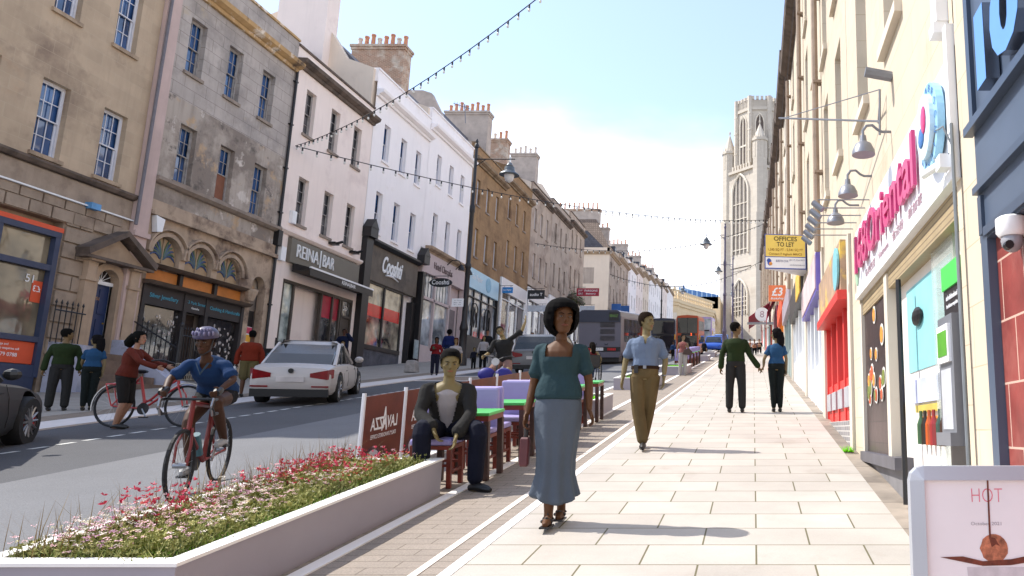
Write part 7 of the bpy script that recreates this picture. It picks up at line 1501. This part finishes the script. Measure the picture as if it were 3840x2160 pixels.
fig('man in navy hoodie on the phone at the bar doorway',far(857,32.3),1.74,top=('navy_hoodie',(28,38,70)),bot=('navy2',(34,34,54)),sk=(110,76,60),tkw=dict(infl=.035,ainf=.03,name='hoodie'),hair=('short',(24,28,46)),J=dict(eB=(.34,-.05,1.22),wB=(.13,-.1,1.5),eA=(-.26,0,1.1),wA=(-.1,-.2,1.05)),dB=(-.3,0,1),vox=.016)
fig('dark haired woman mostly hidden behind the white saloon roof',far(853,23.5),1.3,'f',top=('dark_top',(40,36,36)),sk=(150,124,88),hair=('long',(22,20,20),dict(len=.2)),vox=.018)
fig('man in black T-shirt holding a paper food tray by the shops',far(1336,44),1.66,top=('black_tee',(26,26,28)),sk=(170,120,96),sl=.4,J=dict(eA=(-.24,0,1.1),wA=(-.08,-.22,1.16),eB=(.24,0,1.1),wB=(.1,-.22,1.16)),vox=.018)
fig('person in dark coat against the shop windows, left of the food tray man',far(1308,46),1.66,top=('dark_coat',(36,38,46)),vox=.02,phi=150,face=False)
pk=on(1717,945); t,j,B,HM=fig('woman in pink sleeveless top and white trousers with brown bag by the planter',pk,1.5,'f',top=('pink_top',(164,104,100)),bot=('white_trousers',(196,190,186)),sl=0,sk=(150,126,100),hair=('short',(24,20,20)),hphi=40,J=dict(eB=(.24,-.02,1.12),wB=(.17,-.2,1.15)),shoes=(120,120,120),vox=.012)
c=V(t.location)+V((.16,-.18,.72)); tb_=thing('handbag','brown shoulder bag on the arm of the pink topped woman','bag',tuple(c)); M().prism([c+V((-.17,0,.05)),c+V((.17,0,-.0)),c+V((.2,0,.14)),c+V((.05,0,.26)),c+V((-.1,0,.22))],(0,.09,0)).build('bag_body',mk('brown_leather',(62,40,32),.6,.1),tb_,bevel=.015); M().tube([c+V((0,.04,.22)),c+V((.04,.04,.36)),c+V((.1,.04,.22))],.01,5).build('strap',MATS['brown_leather'],tb_)
fig('tiny figure in dark suit standing right of the orange bus',on(1771,897),1.15,top=('dark_coat',(36,38,46)),sk=(150,120,90),vox=.03,face=False); fig('small figure in blue shirt left of the orange bus',on(1693,905),1.1,top=('cycle_blue',(34,66,112)),sk=(90,60,40),vox=.03,face=False)
fig('small woman in pale top and black skirt near the blue car',on(1808,885),1.2,'f',top=('pale_shirt',(184,178,180)),bot=('black_trousers',(22,22,22)),vox=.035,face=False,phi=-80,sl=.3)
for i,(px,s,cc,lb) in enumerate(((1887,58,('salmon',(214,140,110)),'person in salmon top sitting outside the far cafe, leftmost'),(1898,56,('pale_shirt',(184,178,180)),'person in pale top sitting in the middle outside the far cafe'),(1910,60,('dark_coat',(36,38,46)),'person in dark coat sitting rightmost outside the far cafe'))):
    p=far(px,s); fig(lb,p,1.6,top=cc,sk=(190,140,110),vox=.035,face=False,J=dict(P=(0,.1,.5),N=(0,.06,.98),sA=(-.18,.06,.94),sB=(.18,.06,.94),eA=(-.24,.0,.7),wA=(-.14,-.25,.68),eB=(.24,0,.7),wB=(.14,-.25,.68),hA=(-.09,.05,.48),hB=(.09,.05,.48),kA=(-.1,-.38,.5),kB=(.1,-.38,.5),aA=(-.1,-.36,.09),aB=(.1,-.36,.09)))
    t=thing('cafe_stool','plain cafe chair under the '+lb.split(' outside')[0].replace('person in','sitter in'),'chair',tuple(p)); M().box(p.x-.2,p.x+.2,p.y-.05,p.y+.35,p.z+.36,p.z+.4).build('seat',galv,t); M().box(p.x-.2,p.x+.2,p.y+.33,p.y+.36,p.z+.4,p.z+.85).build('backrest',galv,t)
    for sx in (-.18,.18):
        for sy in (0,.3): M().tube([(p.x+sx,p.y+sy,p.z),(p.x+sx,p.y+sy,p.z+.36)],.015,5).build('leg',galv,t)
# --- wheelchair user
wc=on(1486,958); wc.z-=.03; yw=R(20)
t,j,B,HM=fig('woman with long dark hair in red vest in the wheelchair, seen from behind',wc,1.62,'f',phi=180,hphi=205,yaw=yw,top=('red_vest',(110,34,38)),bot=('jeans',(50,74,110)),sl=0,sk=(150,130,92),hair=('long',(40,32,26),dict(len=.34)),J=dict(P=(0,.02,.55),N=(0,0,1.03),sA=(-.17,0,.99),sB=(.17,0,.99),eA=(-.28,-.08,.78),wA=(-.3,.06,.6),eB=(.3,-.08,.78),wB=(.3,.06,.6),hA=(-.09,.06,.52),hB=(.09,.06,.52),kA=(-.1,.45,.52),kB=(.1,.45,.52),aA=(-.1,.5,.16),aB=(.1,.5,.16)),vox=.014)
t=thing('wheelchair','black wheelchair with large spoked wheels behind the grey bus','wheelchair',tuple(wc),yw); W0=WM[t.name]; Bw=lambda m,nm,mt,**k:(m.xf(W0),m.build(nm,mt,t,**k))[1]
for s in (-1,1):
    m=M(); n=24; qq=[(s*.3,.06+.29*math.cos(2*math.pi*k/n),.3+.29*math.sin(2*math.pi*k/n)) for k in range(n+1)]; m.tube(qq,.017,6,cap=False); o=Bw(m,'wheel',rub); m=M()
    for k in range(12): b=2*math.pi*k/12; m.tube([(s*.31,.06,.3),(s*.3,.06+.28*math.cos(b),.3+.28*math.sin(b))],.004,4)
    m.xf(W0); m.build('spokes',rimm,o); Bw(M().lathe((s*.22,.5,.09),[(.09,-.015),(.09,.015)],14,'x'),'caster',rub); Bw(M().tube([(s*.24,-.2,.9),(s*.24,-.16,.5),(s*.24,.4,.45),(s*.22,.5,.12)],.013,6),'frame',BLACK)
Bw(M().box(-.22,.22,-.19,.28,.44,.48),'seat',BLACK); Bw(M().box(-.23,.23,-.24,-.2,.46,.84),'backrest',BLACK); Bw(M().box(-.18,.18,.5,.62,.1,.12),'footrest',BLACK)
# ================================================================ camera, sun, sky
cam=bpy.data.cameras.new('camera'); co=bpy.data.objects.new('camera',cam); COL.objects.link(co); scn.camera=co
cam.sensor_width=36; cam.lens=36*F/2576; cam.shift_x=(1288-1895)/2576; cam.shift_y=0; cam.clip_end=5000; cam.clip_start=.05
co.location=(0,0,0); co.rotation_euler=(math.pi/2+TP,0,0)
sd=Vector((.80,-.14,-1.)).normalized()
sun=bpy.data.lights.new('sun','SUN'); sun.energy=2.9; sun.angle=R(.5); sun.color=(1,.95,.87); so=bpy.data.objects.new('sun',sun); COL.objects.link(so); so.rotation_euler=sd.to_track_quat('-Z','Y').to_euler(); so.location=(0,0,60)
w=bpy.data.worlds.new('World'); scn.world=w; w.use_nodes=True; nt=w.node_tree; N=nt.nodes; Lk=nt.links; bg=N['Background']
sky=N.new('ShaderNodeTexSky'); sky.sky_type='NISHITA'; sky.sun_disc=False; sky.sun_elevation=math.asin(-sd.z); sky.sun_rotation=math.atan2(-sd.x,-sd.y); sky.air_density=1.; sky.dust_density=.6; sky.ozone_density=2.2
tc=N.new('ShaderNodeTexCoord'); mp=N.new('ShaderNodeMapping'); mp.inputs['Scale'].default_value=(1,1,2.6); mp.inputs['Location'].default_value=(.35,.2,.3); Lk.new(tc.outputs['Generated'],mp.inputs[0])
n=N.new('ShaderNodeTexNoise'); n.inputs['Scale'].default_value=1.5; n.inputs['Detail'].default_value=9; n.inputs['Roughness'].default_value=.52; Lk.new(mp.outputs[0],n.inputs['Vector'])
sp=N.new('ShaderNodeSeparateXYZ'); Lk.new(tc.outputs['Generated'],sp.inputs[0])
mr=N.new('ShaderNodeMapRange'); mr.inputs['From Min'].default_value=.24; mr.inputs['From Max'].default_value=.5; mr.inputs['To Min'].default_value=.38; mr.inputs['To Max'].default_value=-.24; Lk.new(sp.outputs[2],mr.inputs['Value'])
ad=N.new('ShaderNodeMath'); ad.operation='ADD'; Lk.new(n.outputs['Fac'],ad.inputs[0]); Lk.new(mr.outputs['Result'],ad.inputs[1])
rp=N.new('ShaderNodeMapRange'); rp.interpolation_type='SMOOTHSTEP'; rp.inputs['From Min'].default_value=.46; rp.inputs['From Max'].default_value=.84; rp.inputs['To Min'].default_value=.14; rp.inputs['To Max'].default_value=.97; Lk.new(ad.outputs[0],rp.inputs['Value'])
mx=N.new('ShaderNodeMix'); mx.data_type='RGBA'; Lk.new(rp.outputs['Result'],mx.inputs['Factor']); Lk.new(sky.outputs[0],mx.inputs[6]); mx.inputs[7].default_value=(5.9,6.0,6.4,1)
Lk.new(mx.outputs[2],bg.inputs['Color']); bg.inputs['Strength'].default_value=.14
scn.view_settings.view_transform='Standard'; scn.view_settings.look='None'; scn.view_settings.exposure=1.2; scn.view_settings.gamma=1
try: scn.cycles.use_denoising=True; scn.cycles.max_bounces=6
except Exception: pass
